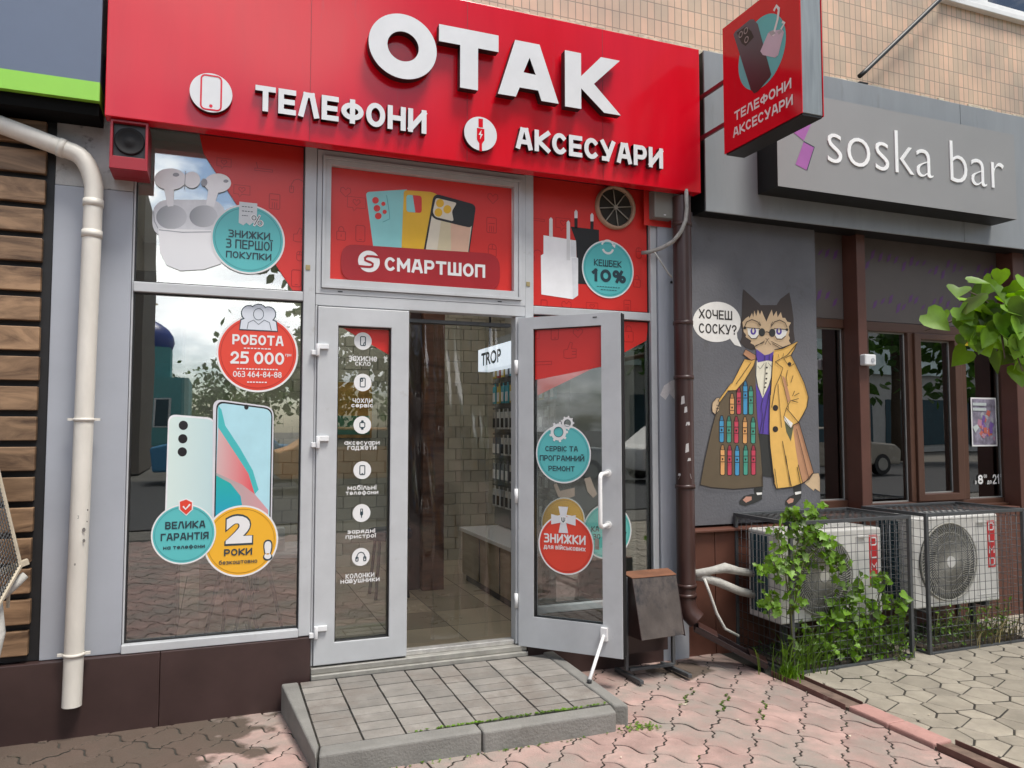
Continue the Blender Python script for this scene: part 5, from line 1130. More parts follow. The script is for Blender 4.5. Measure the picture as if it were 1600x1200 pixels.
# inside the bar
b = B(); b.box(3.92, 6.12, 2.2, 2.3, 0, 2.9); b.box(6.12, 6.2, .2, 2.3, 0, 2.9); b.box(3.86, 3.91, .2, 2.3, 0, 2.9); b.box(3.92, 6.12, .2, 2.3, 2.6, 2.65); struct('interior_wall', b, mat('bar_wall', (.22, .22, .22), .7))
b = B(); b.box(3.92, 6.12, .3, 2.2, .18, .2); struct('floor', b, mat('bar_floor', (.08, .07, .06), .4))
M_BULB = mat('lime_frame', (.38, .42, .03), .5)
for x, y, lab in ((4.93, .75, 'yellow green picture frame seen through the second bar window'), (5.40, .95, 'yellow green picture frame seen through the hinged bar window')):
    q = B(); q.frame(FY(y), x, x+.16, 1.33, 1.64, .035, .05, .03, .03, -.03, 0); q.box(x+.035, x+.11, y+.01, y+.02, 1.36, 1.61, 1); q.box(x+.07, x+.08, y+.0, y+.01, .2, 1.33, 1); tag(obj('picture_frame', q, [M_BULB, M_BLACK]), lab, 'frame', 'frames inside the bar')
q = B(); q.add([(5.22, .5, .89), (5.5, .5, .93), (5.5, .7, .93), (5.22, .7, .89), (5.36, .55, 1.08), (5.32, .6, 1.08)], [(0, 1, 4), (1, 2, 5, 4), (2, 3, 5), (3, 0, 4, 5), (0, 3, 2, 1)]); q.box(5.24, 5.45, .45, .7, .2, .888, 1); tag(obj('blue_folder', q, [mat('sky_blue_card', (.05, .40, .58), .5), M_BLACK]), 'bright blue card standing behind the hinged bar window', 'card')
q = B(); q.tube([(4.86, .5, 2.16), (4.88, .5, 1.8), (4.84, .52, 1.62)], [.06, .08, .07], 14); q.box(4.80, 4.90, .45, .55, 2.16, 2.6); tag(obj('reflection_shape', q, mat('reflection_pale', (.45, .45, .44), .8, var=.2)), 'pale solid shape standing in for a reflection in the second bar window', 'reflection')  # solid shape standing in for a pale reflection in the glass

b = B()
for z in (1.1, 1.45, 1.8): b.box(3.95, 6.1, 1.95, 2.19, z-.03, z)
tag(obj('back_shelf', b, mat('shelf_wood', (.16, .10, .06), .5)), 'three long wooden shelves on the back wall of the bar', 'shelf')
bc = [mat('bottle_%s' % k, c, .2) for k, c in (('amber', (.35, .14, .03)), ('green', (.05, .22, .10)), ('clear', (.4, .42, .42)), ('violet', (.18, .08, .30)))]
pb_ = []
for k, cn in enumerate(('amber', 'green', 'clear', 'violet')):
    q = B(); q.tube([(0, 0, 0), (0, 0, .14), (0, 0, .17), (0, 0, .23)], [.034, .034, .014, .013], 12); pb_.append((q, cn))
fst = {}
for j, z in enumerate((1.1, 1.45, 1.8)):
    for i in range(17):
        k = random.randrange(4)
        if k not in fst: o = obj('bottle', pb_[k][0], bc[k]); fst[k] = o; tag(o, 'small %s bottle standing on the back shelves of the bar' % pb_[k][1], 'bottle', 'bottles on the bar shelves')
        else: o = fst[k].copy(); COL.objects.link(o)
        o.location = (4.05+i*.12+random.uniform(-.02, .02), 2.05, z)

# ------------------------------------------------------------------ mural
MU = FY(-.0008)
t = thing('mural', 'painted cat in a mustard trench coat opening it to show rows of vapes', 'mural', tuple(MU.at(3.4, 1.5)))
k5 = lambda l: [(1140+x/6, 440+y/6) for x, y in l]
k6 = lambda l: [(1080+x/5.714, 600+y/5.714) for x, y in l]
MC = dict(hair=(.045, .033, .03), tan=(.58, .42, .26), white=(.78, .76, .72), purple=(.10, .055, .33), cream=(.74, .70, .56), olive=(.115, .085, .05), coat=(.74, .44, .115), rust=(.47, .24, .13), dark=(.03, .03, .028), ink=(.022, .016, .014), green=(.10, .11, .06), tip=(.50, .26, .19), blue=(.06, .28, .50), teal=(.06, .30, .22), red=(.50, .05, .09), orange=(.68, .34, .12))
MM = {k: mat('paint_'+k, c, .65, var=.06, vs=12) for k, c in MC.items()}
def pt(name, pts, m, d, outline=.0): 
    q = B(); q.polypx(MU, pts, d); o = obj(name, q, MM[m], t)
    return o
INK = B()
def ink(pts, wd=.0055, d=.009, closed=False): INK.linepx(MU, pts, wd, d, closed=closed)
tail = k6([(1010, 885), (1080, 800), (1138, 795), (1150, 840), (1150, 965), (1105, 935), (1095, 955)]); pt('tail', tail, 'tan', .0008); ink(tail, .004)
inner = k5([(240, 735), (150, 900)])+k6([(300, 110), (255, 160), (215, 280), (175, 430), (120, 680), (80, 900), (180, 925), (380, 940), (560, 925), (640, 915), (635, 800), (610, 500), (580, 200), (575, 0)])
pt('coat_lining', inner, 'olive', .0014); ink(inner[3:13], .006)
pt('trousers', k6([(600, 440), (695, 450), (722, 680), (728, 835), (636, 820), (620, 600)]), 'dark', .002)
pt('waistcoat', k5([(245, 930)])+k6([(578, 0), (640, 130), (705, 0), (708, 300), (692, 452), (606, 442), (590, 300)]), 'purple', .0026)
pt('shirt', k5([(255, 740), (405, 740), (388, 900), (362, 980), (310, 1092), (268, 980), (250, 880)]), 'cream', .0034)
hair = k5([(130, 70), (280, 205), (290, 220), (440, 220), (480, 160), (560, 100), (585, 230), (600, 350), (600, 460), (612, 550), (560, 610), (200, 640), (150, 620), (95, 570), (115, 520), (120, 450), (100, 400), (115, 330), (118, 200), (122, 110)])
pt('fur', hair, 'hair', .0014)
pt('face', k5([(120, 380), (150, 345), (180, 325), (185, 345), (210, 295), (222, 335), (232, 270), (250, 325), (265, 262), (285, 312), (300, 270), (320, 320), (345, 375), (370, 315), (395, 262), (410, 325), (440, 275), (450, 335), (480, 285), (495, 340), (520, 340), (540, 375), (575, 385), (555, 420), (560, 470), (552, 500), (565, 530), (555, 555), (575, 585), (500, 612), (420, 640), (412, 690), (330, 690), (250, 645), (230, 595), (195, 575), (205, 555), (150, 520), (155, 500), (132, 470), (125, 420)]), 'tan', .0024)
pt('eyes', k5([(165, 437), (275, 440), (270, 500), (245, 530), (205, 530), (175, 495)]), 'white', .003); pt('eyes', k5([(425, 437), (545, 452), (525, 505), (485, 535), (440, 530), (420, 490)]), 'white', .003)
for x in (222, 463):
    q = B(); q.ellpx(MU, 1140+x/6, 440+466/6, 4.4, 5.4, .0036); obj('iris', q, MM['purple'], t); q = B(); q.ellpx(MU, 1140+x/6, 440+458/6, 1.6, 4.0, .0042); obj('pupil', q, MM['cream'], t)
for x_, y_, a_, b_ in ((303, 475, 5, 6.3), (400, 480, 5, 6.3), (143, 433, 2.2, 2.2), (538, 450, 2.2, 2.2)): q = B(); q.ellpx(MU, 1140+x_/6, 440+y_/6, a_, b_, .0046); obj('spectacle_disc', q, MM['dark'], t)
ink(k5([(335, 475), (350, 470), (370, 478)]), .006); ink(k5([(143, 432), (285, 440)]), .005); ink(k5([(415, 440), (538, 450)]), .005)
ink(k5([(140, 425), (160, 378), (210, 355), (260, 375), (290, 415)])); ink(k5([(390, 420), (420, 378), (470, 360), (520, 385), (540, 430)])); ink(k5([(175, 500), (205, 535), (245, 535), (272, 505)])); ink(k5([(425, 505), (445, 540), (490, 540), (525, 510)]))
ink(k5([(332, 590), (352, 548), (385, 592)]), .004); ink(k5([(338, 530), (352, 548), (368, 532)]), .004); ink(k5([(215, 625), (330, 555)]), .004); ink(k5([(240, 600), (325, 570)]), .004); ink(k5([(390, 560), (500, 618)]), .004); ink(k5([(400, 580), (470, 622)]), .004); ink(k5([(275, 375), (295, 410)]), .004); ink(k5([(405, 375), (388, 410)]), .004)
pt('collar', k5([(125, 680), (150, 635), (245, 690), (245, 725), (205, 740)]), 'rust', .0038); ink(k5([(125, 680), (150, 635), (245, 690), (245, 725), (205, 740)]), .004, closed=True)
pt('bow_tie', k5([(250, 632), (330, 690), (372, 680), (412, 655), (405, 752), (360, 737), (265, 757), (250, 700)]), 'purple', .0042); ink(k5([(330, 690), (330, 742)]), .004); ink(k5([(372, 682), (372, 738)]), .004)
sleeve = k5([(140, 725), (205, 738), (245, 725), (225, 790), (140, 930), (60, 1020)])+k6([(330, 60), (255, 162), (240, 150), (330, 25), (360, -10)])+k5([(20, 960), (70, 860)])
pt('sleeve', sleeve, 'coat', .0034); ink(sleeve, .0045, closed=True); ink(k5([(200, 760), (130, 860), (60, 960)]), .004)
pt('paw', k6([(185, 215), (190, 165), (225, 125), (250, 120), (248, 190), (245, 240), (215, 272), (190, 250)]), 'tan', .004); ink(k6([(250, 120), (225, 125), (190, 165), (185, 215), (190, 250), (215, 272), (245, 240)]), .004); ink(k6([(248, 190), (225, 190)]), .004); ink(k6([(247, 220), (222, 218)]), .004)
pt('coat_back', k6([(905, 370), (960, 335), (1020, 540), (1092, 790), (1052, 850), (985, 890), (950, 720)]), 'rust', .003); ink(k6([(960, 335), (1020, 540), (1092, 790), (1052, 850), (985, 892)]), .006); ink(k6([(940, 400), (1000, 640), (1050, 845)]), .004)
coat = k5([(420, 640), (500, 625), (640, 560), (605, 640), (575, 690), (620, 780), (700, 950), (738, 1080)])+k6([(1045, 130), (1035, 200), (1000, 270), (955, 345), (905, 370), (930, 560), (955, 720), (995, 885), (900, 920), (760, 935), (740, 880), (722, 700), (705, 560), (697, 400), (700, 250), (705, 100)])+k5([(385, 1060), (400, 800), (408, 690)])
pt('coat', coat, 'coat', .0038); ink(coat[:13], .006); ink(coat[14:], .006)
pt('coat_pocket', k5([(492, 880), (522, 905), (572, 1105), (545, 1140)]), 'rust', .0046); pt('cuff', k6([(830, 285), (908, 352), (890, 395), (832, 325)]), 'white', .0052); pt('cuff_olive', k6([(832, 325), (890, 395), (915, 370), (890, 512), (850, 430)]), 'green', .0046)  # the patch by the cuff is a dark olive piece of the drawn figure
ink(k6([(850, 215), (955, 340)]), .005); ink(k6([(850, 215), (828, 290), (890, 395), (915, 362)]), .004); ink(k6([(850, 215), (885, 150), (960, 130)]), .004); ink(k6([(905, 105), (925, 60)]), .004); ink(k6([(920, 105), (965, 80)]), .004); ink(k6([(890, 145), (955, 165)]), .004)
ink(k5([(428, 752), (500, 810), (480, 872), (430, 980), (395, 1180)]), .0045); ink(k5([(428, 752), (540, 690), (630, 580)]), .0045); ink(k5([(505, 720), (575, 690)]), .004); ink(k5([(510, 725), (560, 800), (605, 770)]), .004); ink(k5([(480, 872), (545, 1140), (555, 1200)]), .004); ink(k5([(545, 830), (530, 900), (545, 980)]), .004); ink(k5([(595, 880), (575, 945)]), .004); ink(k5([(455, 680), (465, 720)]), .003); ink(k5([(505, 670), (500, 710)]), .003)
ink(k6([(775, 0), (790, 200), (808, 390)]), .004); ink(k6([(815, 510), (850, 700), (895, 915)]), .005); ink(k6([(845, 640), (885, 910)]), .004); ink(k6([(745, 755), (770, 930)]), .004); ink(k6([(945, 740), (975, 890)]), .005); ink(k6([(735, 800), (745, 880)]), .004); ink(k6([(640, 130), (625, 200), (640, 300), (612, 440)]), .004); ink(k6([(700, 60), (650, 330), (640, 440)]), .004)
for x, y, a_ in ((1080+752/5.714, 600+213/5.714, 4.3), (1080+752/5.714, 600+403/5.714, 4.3), (1140+562/6, 440+772/6, 2.8))+tuple((1140+x/6, 440+y/6, 1.3) for x, y in ((350, 805), (348, 860), (345, 910), (340, 950), (333, 990))): q = B(); q.ellpx(MU, x, y, a_, a_*1.08, .0052); obj('button', q, MM['ink'], t)
ink(k5([(342, 755), (318, 1060)]), .004); ink(k5([(262, 790), (285, 820), (325, 765)]), .003); ink(k5([(360, 760), (395, 800)]), .003)
for lg in ([(560, 925), (640, 915), (635, 978), (565, 978)], [(908, 912), (982, 895), (985, 965), (915, 972)]): pt('leg', k6(lg), 'dark', .001)
for so, toe, ck in (([(430, 1045), (470, 1000), (540, 982), (632, 985), (632, 1030), (560, 1065), (480, 1090), (430, 1072)], [(460, 1035), (490, 1005), (540, 1005), (540, 1035), (490, 1060)], [(580, 970), (632, 968), (632, 986), (590, 992)]), ([(840, 1045), (870, 1010), (920, 985), (985, 980), (980, 1020), (930, 1075), (880, 1095), (840, 1080)], [(852, 1045), (885, 1018), (915, 1025), (910, 1055), (870, 1070)], [(925, 965), (982, 958), (980, 978), (930, 990)])):
    pt('shoe', k6(so), 'dark', .0016); pt('shoe_toe', k6(toe), 'tip', .0024); pt('sock', k6(ck), 'white', .0026)
for x, y0, y1, c in ((365, 85, 265, 'orange'), (425, 30, 265, 'red'), (483, -25, 268, 'blue'), (533, 20, 268, 'teal'), (272, 285, 515, 'blue'), (337, 288, 518, 'teal'), (403, 290, 522, 'red'), (480, 295, 526, 'orange'), (553, 298, 526, 'teal'), (280, 545, 808, 'orange'), (343, 548, 810, 'red'), (410, 550, 812, 'blue'), (486, 548, 808, 'teal'), (556, 548, 806, 'red')):
    q = B(); q.polypx(MU, k6([(x-24, y0+38), (x-10, y0-6), (x+10, y0-6), (x+24, y0+38), (x+24, y1), (x+12, y1+8), (x-12, y1+8), (x-24, y1)]), .0022); vp = obj('vape_outline', q, MM['ink'], t)
    q = B(); q.polypx(MU, k6([(x-17, y0+45), (x+17, y0+45), (x+17, y1-4), (x+9, y1+3), (x-9, y1+3), (x-17, y1-4)]), .003); obj('vape', q, MM[c], vp)
    q = B(); q.polypx(MU, k6([(x-14, y0+40), (x-7, y0+2), (x+7, y0+2), (x+14, y0+40)]), .003); obj('vape_tip', q, mat('paint_tip_'+c, tuple(v*.55 for v in MC[c]), .6), vp)
    ink(k6([(x-17, y0+95), (x+17, y0+95)]), .005); ink(k6([(x-17, y0+150), (x+17, y0+150)]), .005); q = B(); q.ellpx(MU, 1080+x/5.714, 600+(y0+125)/5.714, 1.4, 1.6, .004); obj('vape_dot', q, MM['ink'], vp)
obj('ink_lines', INK, MM['ink'], t)
t = thing('speech_bubble', 'white painted speech bubble with two words beside the cat', 'speech bubble', tuple(MU.at(3.0, 1.9)))
bub = [(1119.8+37.5*math.cos(2*math.pi*i/48), 503+31.5*math.sin(2*math.pi*i/48)) for i in range(48)]
q = B(); q.polypx(MU, bub, .001); q.polypx(MU, [(1142, 522), (1151, 532), (1158.5, 542), (1148, 539), (1141, 530), (1138, 520)], .0013); q.polypx(MU, [(1138, 515), (1151, 517), (1152, 528), (1158.5, 542), (1144, 533)], .0011); obj('bubble', q, MM['white'], t)
words_(t, MU, .0022, [('ХОЧЕШ', 1092, 1144, 484, 499, .015), ('СОСКУ?', 1092, 1151, 506, 522, .015)], MM['ink'])

# ------------------------------------------------------------------ projecting sign
t = thing('blade_sign', 'double sided red projecting sign box on two brackets, right of the red sign', 'sign', (2.9, -.8, 3.1))
bw0, bw1, bz0, bz1 = .465, 1.11, 3.085, 3.85
q = B(); q.box(2.815, 2.95, -bw1, -bw0, bz0, bz1); obj('casing', q, mat('brushed_casing', (.34, .36, .37), .38, metal=.6, var=.15, vs=6, stretch=(6, 6, .5)), t, .003)
q = B(); q.pbox(BLADE, bw0-.004, bw1+.004, bz0-.004, bz1+.004, -.005, 0); q.pbox(BLADE, bw0-.004, bw1+.004, bz0-.004, bz1+.004, -.145, -.1405); obj('face', q, M_RED, t)
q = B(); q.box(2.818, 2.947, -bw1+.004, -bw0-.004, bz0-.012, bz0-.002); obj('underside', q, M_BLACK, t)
for z in (3.555, 3.29): q = B(); q.box(2.845, 2.865, -bw0+.001, -.02, z-.012, z+.012); obj('bracket', q, mat('bracket_maroon', (.16, .01, .02), .4), t, .002)
q = B(); uc, vc = BLADE.pix(1189.5, 82); rv = (BLADE.pix(1189.5, 27)[1]-BLADE.pix(1189.5, 137)[1])/2; q.ell(BLADE, uc, vc, rv, rv, .001, n=56); obj('teal_circle', q, M_TEAL, t)
q = B(); q.polypx(BLADE, [(1146, 54), (1149, 49), (1172, 30.5), (1177, 30), (1184, 37.5), (1205, 116), (1203, 121), (1183, 144), (1178, 146), (1173, 140)], .0018); ph = obj('phone_picture', q, pgrad('phone_dark_ink', (.02, .015, .017), (.10, .09, .12), 2), t)
q = B(); q.polypx(BLADE, [(1151, 51), (1166, 41), (1174, 49), (1178, 58), (1165, 72), (1159, 68)], .0024); obj('camera_block', q, M_BLACK, ph); q = B()
for x, y in ((1158, 54), (1166, 48), (1167, 62)): u, v = BLADE.pix(x, y); q.ring(BLADE, u, v, .013, .019, .003, n=20)
obj('camera_ring', q, mat('lens_ring', (.3, .28, .28), .3), ph)
q = B(); q.polypx(BLADE, [(1200, 52), (1206, 48), (1222, 46), (1225, 50), (1216, 86), (1211, 90), (1192, 86), (1188, 80)], .0026); cs = obj('earbud_case_picture', q, mat('case_lilac', (.55, .47, .56), .35), t)
q = B(); q.linepx(BLADE, [(1208, 56), (1215, 30), (1217, 14), (1213, 9), (1209, 17)], .018, .0032); q.linepx(BLADE, [(1220, 46), (1226, 36), (1222, 34)], .014, .0032); obj('earbud', q, M_WHITE, cs)
q = B(); q.polypx(BLADE, [(1201, 50), (1208, 47), (1212, 52), (1205, 56)], .0036); q.polypx(BLADE, [(1214, 50), (1221, 46), (1222, 50), (1217, 54)], .0036); obj('case_opening', q, M_EB3, cs)
for s_, l, r_, a, c in (('ТЕЛЕФОНИ', 1147, 1237, 148, 163.5), ('АКСЕСУАРИ', 1145, 1239.5, 173.5, 189.5)): q = B(); stextpx(q, BLADE, s_, l, r_, a, c, .002, .2); obj('lettering', q, M_WHITE, t)
# stay rod above
t = thing('stay_rod', 'black steel stay rod leaning from the grey fascia over the tiled wall', 'rod', (4.3, -.05, 3.9))
ST = FY(-.10); a = ST.at(*ST.pix(1343, 119)); c = ST.at(*ST.pix(1480, -12)); q = B(); q.tube([a, a.lerp(c, .06)+Vector((.0, 0, -.004)), c, a.lerp(c, 2.2)], .017, 10); obj('rod', q, M_BLACK, t)
q = B(); q.box(a.x-.05, a.x+.03, -.15, -.02, 3.887, 3.90); obj('base', q, M_BLACK, t, .003)

# ------------------------------------------------------------------ brown downpipe, trough, gutter
t = thing('downpipe', 'dark brown rainwater downpipe beside the mural wall', 'downpipe', (2.74, -.14, .2))
PB = FY(-.14); xt = PB.pix(1068, 400)[0]; xb = PB.pix(1070, 900)[0]; xc = (xt+xb)/2
q = B(); q.tube([(xc, -.14, 2.9), (xc, -.14, .36), (xc+.012, -.155, .31), (xc+.045, -.18, .27)], .058, 24, cap=False); obj('pipe', q, M_PIPEB, t)
for py in (352, 505, 590, 760, 915, 930):
    z = PB.pix(1068, py)[1]; q = B(); q.tube([(xc, -.14, z-.012), (xc, -.14, z+.012)], .0625, 24); obj('collar', q, M_PIPEB, t)
q = B()
for px, py, w_, h_ in ((1068, 625, .012, .028), (1072, 640, .01, .02), (1075, 662, .014, .012), (1074, 700, .012, .03), (1071, 745, .045, .018), (1063, 742, .01, .008), (1077, 718, .012, .01)):
    u, v = FY(-.199).pix(px, py); q.add([(xc+math.sin(th)*.0590, -.14-math.cos(th)*.0590, v+s_*h_) for th, s_ in (((u-w_-xc)/.06, -1), ((u+w_-xc)/.06, -.7), ((u+w_*.8-xc)/.06, 1), ((u-w_*.6-xc)/.06, .8))], [(0, 1, 2, 3)])
obj('torn_notice', q, mat('paper_scrap', (.55, .53, .52), .7), t)
def channel(q, pts, wd, h, th=.004):
    P = [Vector(p) for p in pts]
    for a, c in zip(P, P[1:]):
        d_ = (c-a).normalized(); s_ = d_.cross(Vector((0, 0, 1))).normalized(); up = s_.cross(d_)
        for off, w2, z0, z1 in ((0, wd, 0, th), (-wd/2, th, th, h), (wd/2, th, th, h)):
            q.add([e+s_*(off+x*w2/2)+up*z for e in (a, c) for x, z in ((-1, z0), (1, z0), (1, z1), (-1, z1))], [(3, 2, 1, 0), (4, 5, 6, 7), (0, 1, 5, 4), (1, 2, 6, 5), (2, 3, 7, 6), (3, 0, 4, 7)])
t = thing('drain_trough', 'dark brown metal trough leading from the downpipe foot to the ground gutter', 'gutter', (2.9, -.25, .1))
q = B(); channel(q, [(xc+.03, -.165, .215), (3.10, -.39, .012)], .125, .032); obj('trough', q, mat('trough_brown', (.03, .016, .015), .35, var=.3, vs=9, dirt=((.14, .11, .1), 14, .66, .1)), t, .002)
q = B(); ta = Vector((xc+.03, -.165, .215)); tb = Vector((3.10, -.39, .012)); dd = (tb-ta); s_ = dd.normalized().cross(Vector((0, 0, 1))).normalized(); up = s_.cross(dd.normalized())
for f0, f1 in ((.03, .30), (.74, .98)):
    p8 = []
    for z in (.034, .042):
        p8 += [ta+dd*f0-s_*.066+up*z, ta+dd*f1-s_*.066+up*z, ta+dd*f1+s_*.066+up*z, ta+dd*f0+s_*.066+up*z]
    q = B(); q.hexa(p8); obj('cover', q, M_PIPEB, t, .003)
t = thing('ground_gutter', 'reddish brown half open gutter channel set between pink and grey paving', 'gutter', (3.11, -1.5, 0))
for y0, y1 in ((-.50, -1.07), (-1.60, -3.6)):
    q = B(); channel(q, [(3.11, y0, -.006), (3.105, y1, -.012)], .115, .036); obj('channel', q, mat('gutter_brown', (.13, .06, .05), .6, var=.3, vs=9, dirt=((.30, .22, .19), 12, .58, .12)), t, .003)
q = B(); q.box(3.06, 3.16, -3.5, -.52, -.02, .008); obj('silt', q, mat('silt', (.16, .11, .085), .9, var=.4, vs=14), t)
t = thing('paving_strip', 'pair of pink kerb stones filling the gap in the gutter', 'kerb', (3.1, -1.3, 0))
for y0, y1 in ((-1.085, -1.33), (-1.335, -1.585)):
    q = B(); q.box(3.052, 3.168, y1, y0, -.02, .022); obj('stone', q, mat('pink_kerb', (.42, .235, .205), .85, var=.15, vs=9, bump=.4, bs=60, dirt=((.3, .22, .2), 7, .6, .15)), t, .008)
# lagged pipes
t = thing('lagged_pipes', 'grey wrapped air conditioner pipes and cable running from the plinth to the caged unit', 'pipes', (2.9, -.1, .5))
HY = FY(-.12); h = lambda x, y, d=0: HY.at(*HY.pix(x, y), d)
q = B(); q.tube([h(1086, 902, -.09), h(1092, 896), h(1112, 890, .02), h(1128, 886, .03), h(1150, 891, .03), h(1185, 897, .03)], [.022, .026, .024, .032, .024, .022], 14); obj('pipe', q, M_FOAM, t)
q = B(); q.tube([h(1090, 905, -.09), h(1098, 902), h(1120, 909, .02), h(1150, 922, .03), h(1190, 932, .03)], [.02, .026, .028, .026, .024], 14); obj('pipe', q, M_FOAM, t)
q = B(); q.tube([h(1096, 903, .03), h(1103, 925, .04), h(1112, 955, .05), h(1122, 978, .07), h(1140, 988, .09)], .009, 10); obj('cable', q, M_CABW, t)

# ------------------------------------------------------------------ air conditioners in cages
def ac_unit(label, x0, x1, z0, z1):
    y0, y1 = -.40, -.10; t = thing('air_conditioner', label, 'air conditioner', ((x0+x1)/2, -.25, z0), 'outdoor air conditioner units'); P = FY(y0); wd = x1-x0; ht = z1-z0
    q = B(); q.box(x0, x1, y0, y1, z0, z1); obj('casing', q, M_ACW, t, .012, seg=3)
    q = B(); q.box(x0-.004, x0-.0005, y0+.10, y1-.03, z0+.04, z1-.03); obj('coil', q, M_COIL, t)
    q = B()
    for k in range(5): q.box(x0-.007, x0-.0045, y0+.10+k*.035, y0+.103+k*.035, z0+.04, z1-.03)
    obj('coil_guard', q, M_ACW, t)
    cu_, cv_, r = x0+wd*.385, z0+ht*.5, ht*.43
    q = B(); q.cyl(P, cu_, cv_, r, .001, .004); obj('fan_opening', q, mat('fan_dark', (.10, .10, .09), .6), t)
    q = B()
    for k in (0, 3, 5, 7):
        rr = r*(.16+.84*k/7); pts = [P.at(cu_+rr*math.cos(2*math.pi*i/40), cv_+rr*math.sin(2*math.pi*i/40), .018+.008*(1-k/7)) for i in range(41)]; q.tube(pts, .0026 if k < 7 else .006, 6, cap=False)
    for k in range(76):
        a = 2*math.pi*k/76; q.tube([P.at(cu_+r*(.16+.84*s_)*math.cos(a+s_*.45), cv_+r*(.16+.84*s_)*math.sin(a+s_*.45), .02+.008*(1-s_)) for s_ in (0, .33, .66, 1)], .0022, 5, cap=False)
    gr = obj('fan_grille', q, M_ACG, t); q = B(); q.cyl(P, cu_, cv_, r*.15, .018, .032, 0, 24); obj('hub', q, M_ACW, gr)
    q = B()
    for k in range(3): a = R(120*k+20); q.add([P.at(cu_+r*.1*math.cos(a), cv_+r*.1*math.sin(a), .006), P.at(cu_+r*.9*math.cos(a-.45), cv_+r*.9*math.sin(a-.45), .005), P.at(cu_+r*.93*math.cos(a+.2), cv_+r*.93*math.sin(a+.2), .012)], [(0, 1, 2)])
    obj('fan_blade', q, mat('blade_grey', (.2, .2, .19), .5), t)
    ux = x0+wd*.77; q = B(); q.frame(P, ux-.03, x1-.012, z0+.05, z1-.05, .004, .004, .004, .004, 0, .004); q.pbox(P, ux-.02, ux+.05, z1-.055, z1-.043, .001, .014); obj('service_panel', q, M_ACW, t, .002)
    q = B(); bu0, bu1, bv0, bv1 = x1-.105, x1-.035, z1-.365, z1-.045; q.pbox(P, bu0, bu1, bv0, bv1, .0005, .003); bd = obj('badge', q, mat('badge_red', (.55, .03, .035), .4), t)
    q = B(); hh = (bv1-bv0)/4
    for k in range(4):
        c0 = bv1-hh*(k+1)+.017; c1 = bv1-hh*k-.017; l0, l1 = bu0+.013, bu1-.013; w_ = .010
        if k in (0, 3): q.line(P, [(l0, c0), (l1-.006, c0), (l1, c0+.008), (l1, c1-.008), (l1-.006, c1), (l0, c1)], w_, .0042, closed=True)
        elif k == 1: q.line(P, [(l0, c1), (l0, c0), (l1, c0)], w_, .0042)
        else: q.line(P, [(l0, c0), (l0, c1), ((l0+l1)/2, c0+.02), (l1, c1), (l1, c0)], w_, .0042)
    obj('lettering', q, M_WHITE, bd)
    for xx in (x0+.12, x1-.12): q = B(); q.box(xx-.02, xx+.02, y0+.0, y1, z0-.03, z0-.001); q.bar((xx, -.28, .0), (xx, -.28, z0-.031), .035, .035); obj('foot', q, M_STEEL, t)
    q = B()
    for k in range(14): q.box(x0+.04+k*.055, x0+.075+k*.055, y0+.06, y1-.06, z1+.0005, z1+.002)
    obj('top_slots', q, mat('slot_grey', (.45, .45, .43), .6), t)
    return t
ac_unit('white outdoor air conditioner half hidden by vines in the left cage', 3.215, 4.03, .25, .80)
ac_unit('white outdoor air conditioner with its round fan clear in the right cage', 4.30, 5.10, .25, .845)
def cage(label, x0, x1, y0, y1, zt):
    t = thing('wire_cage', label, 'cage', ((x0+x1)/2, (y0+y1)/2, 0), 'steel cages around the air conditioners'); w_ = .022
    for x, y in ((x0, y0), (x1, y0), (x0, y1), (x1, y1)): q = B(); q.bar((x, y, -.01), (x, y, zt), w_, w_); obj('post', q, M_STEEL, t, .002)
    for z in (zt, .012):
        for a, c in (((x0+.012, y0), (x1-.012, y0)), ((x0+.012, y1), (x1-.012, y1)), ((x0, y0+.012), (x0, y1-.012)), ((x1, y0+.012), (x1, y1-.012))): q = B(); q.bar((*a, z-.011), (*c, z-.011), w_, w_); obj('rail', q, M_STEEL, t, .002)
    def mesh(pl, u0, u1, v0, v1, d, su=.052, sv=.052):
        q = B(); n = max(1, round((u1-u0)/su)); m = max(1, round((v1-v0)/sv))
        for i in range(1, n): u = u0+(u1-u0)*i/n+random.gauss(0, .0015); q.rod(pl.at(u, v0, d), pl.at(u+random.gauss(0, .002), v1, d), .0019, 5)
        for j in range(1, m): v = v0+(v1-v0)*j/m+random.gauss(0, .0015); q.tube([pl.at(u0, v, d-.004), pl.at((u0+u1)/2, v+random.gauss(0, .002), d-.004), pl.at(u1, v, d-.004)], .0019, 5)
        obj('mesh_panel', q, M_WIRE, t)
    mesh(FY(y0), x0, x1, .0, zt, -.005); mesh(PL((x0, 0, 0), (0, -1, 0)), -y1, -y0, .0, zt, -.005); mesh(PL((x1, 0, 0), (0, -1, 0)), -y1, -y0, .0, zt, -.005); mesh(PL((0, 0, zt-.012), (1, 0, 0), (0, 1, 0)), x0, x1, y0, y1, 0)
    return t
cage('grey steel mesh cage overgrown with vines, left of the two', 3.185, 4.125, -.53, -.02, .888)
cage('grey steel mesh cage with the clear fan, right of the two', 4.275, 5.17, -.53, -.02, .893)

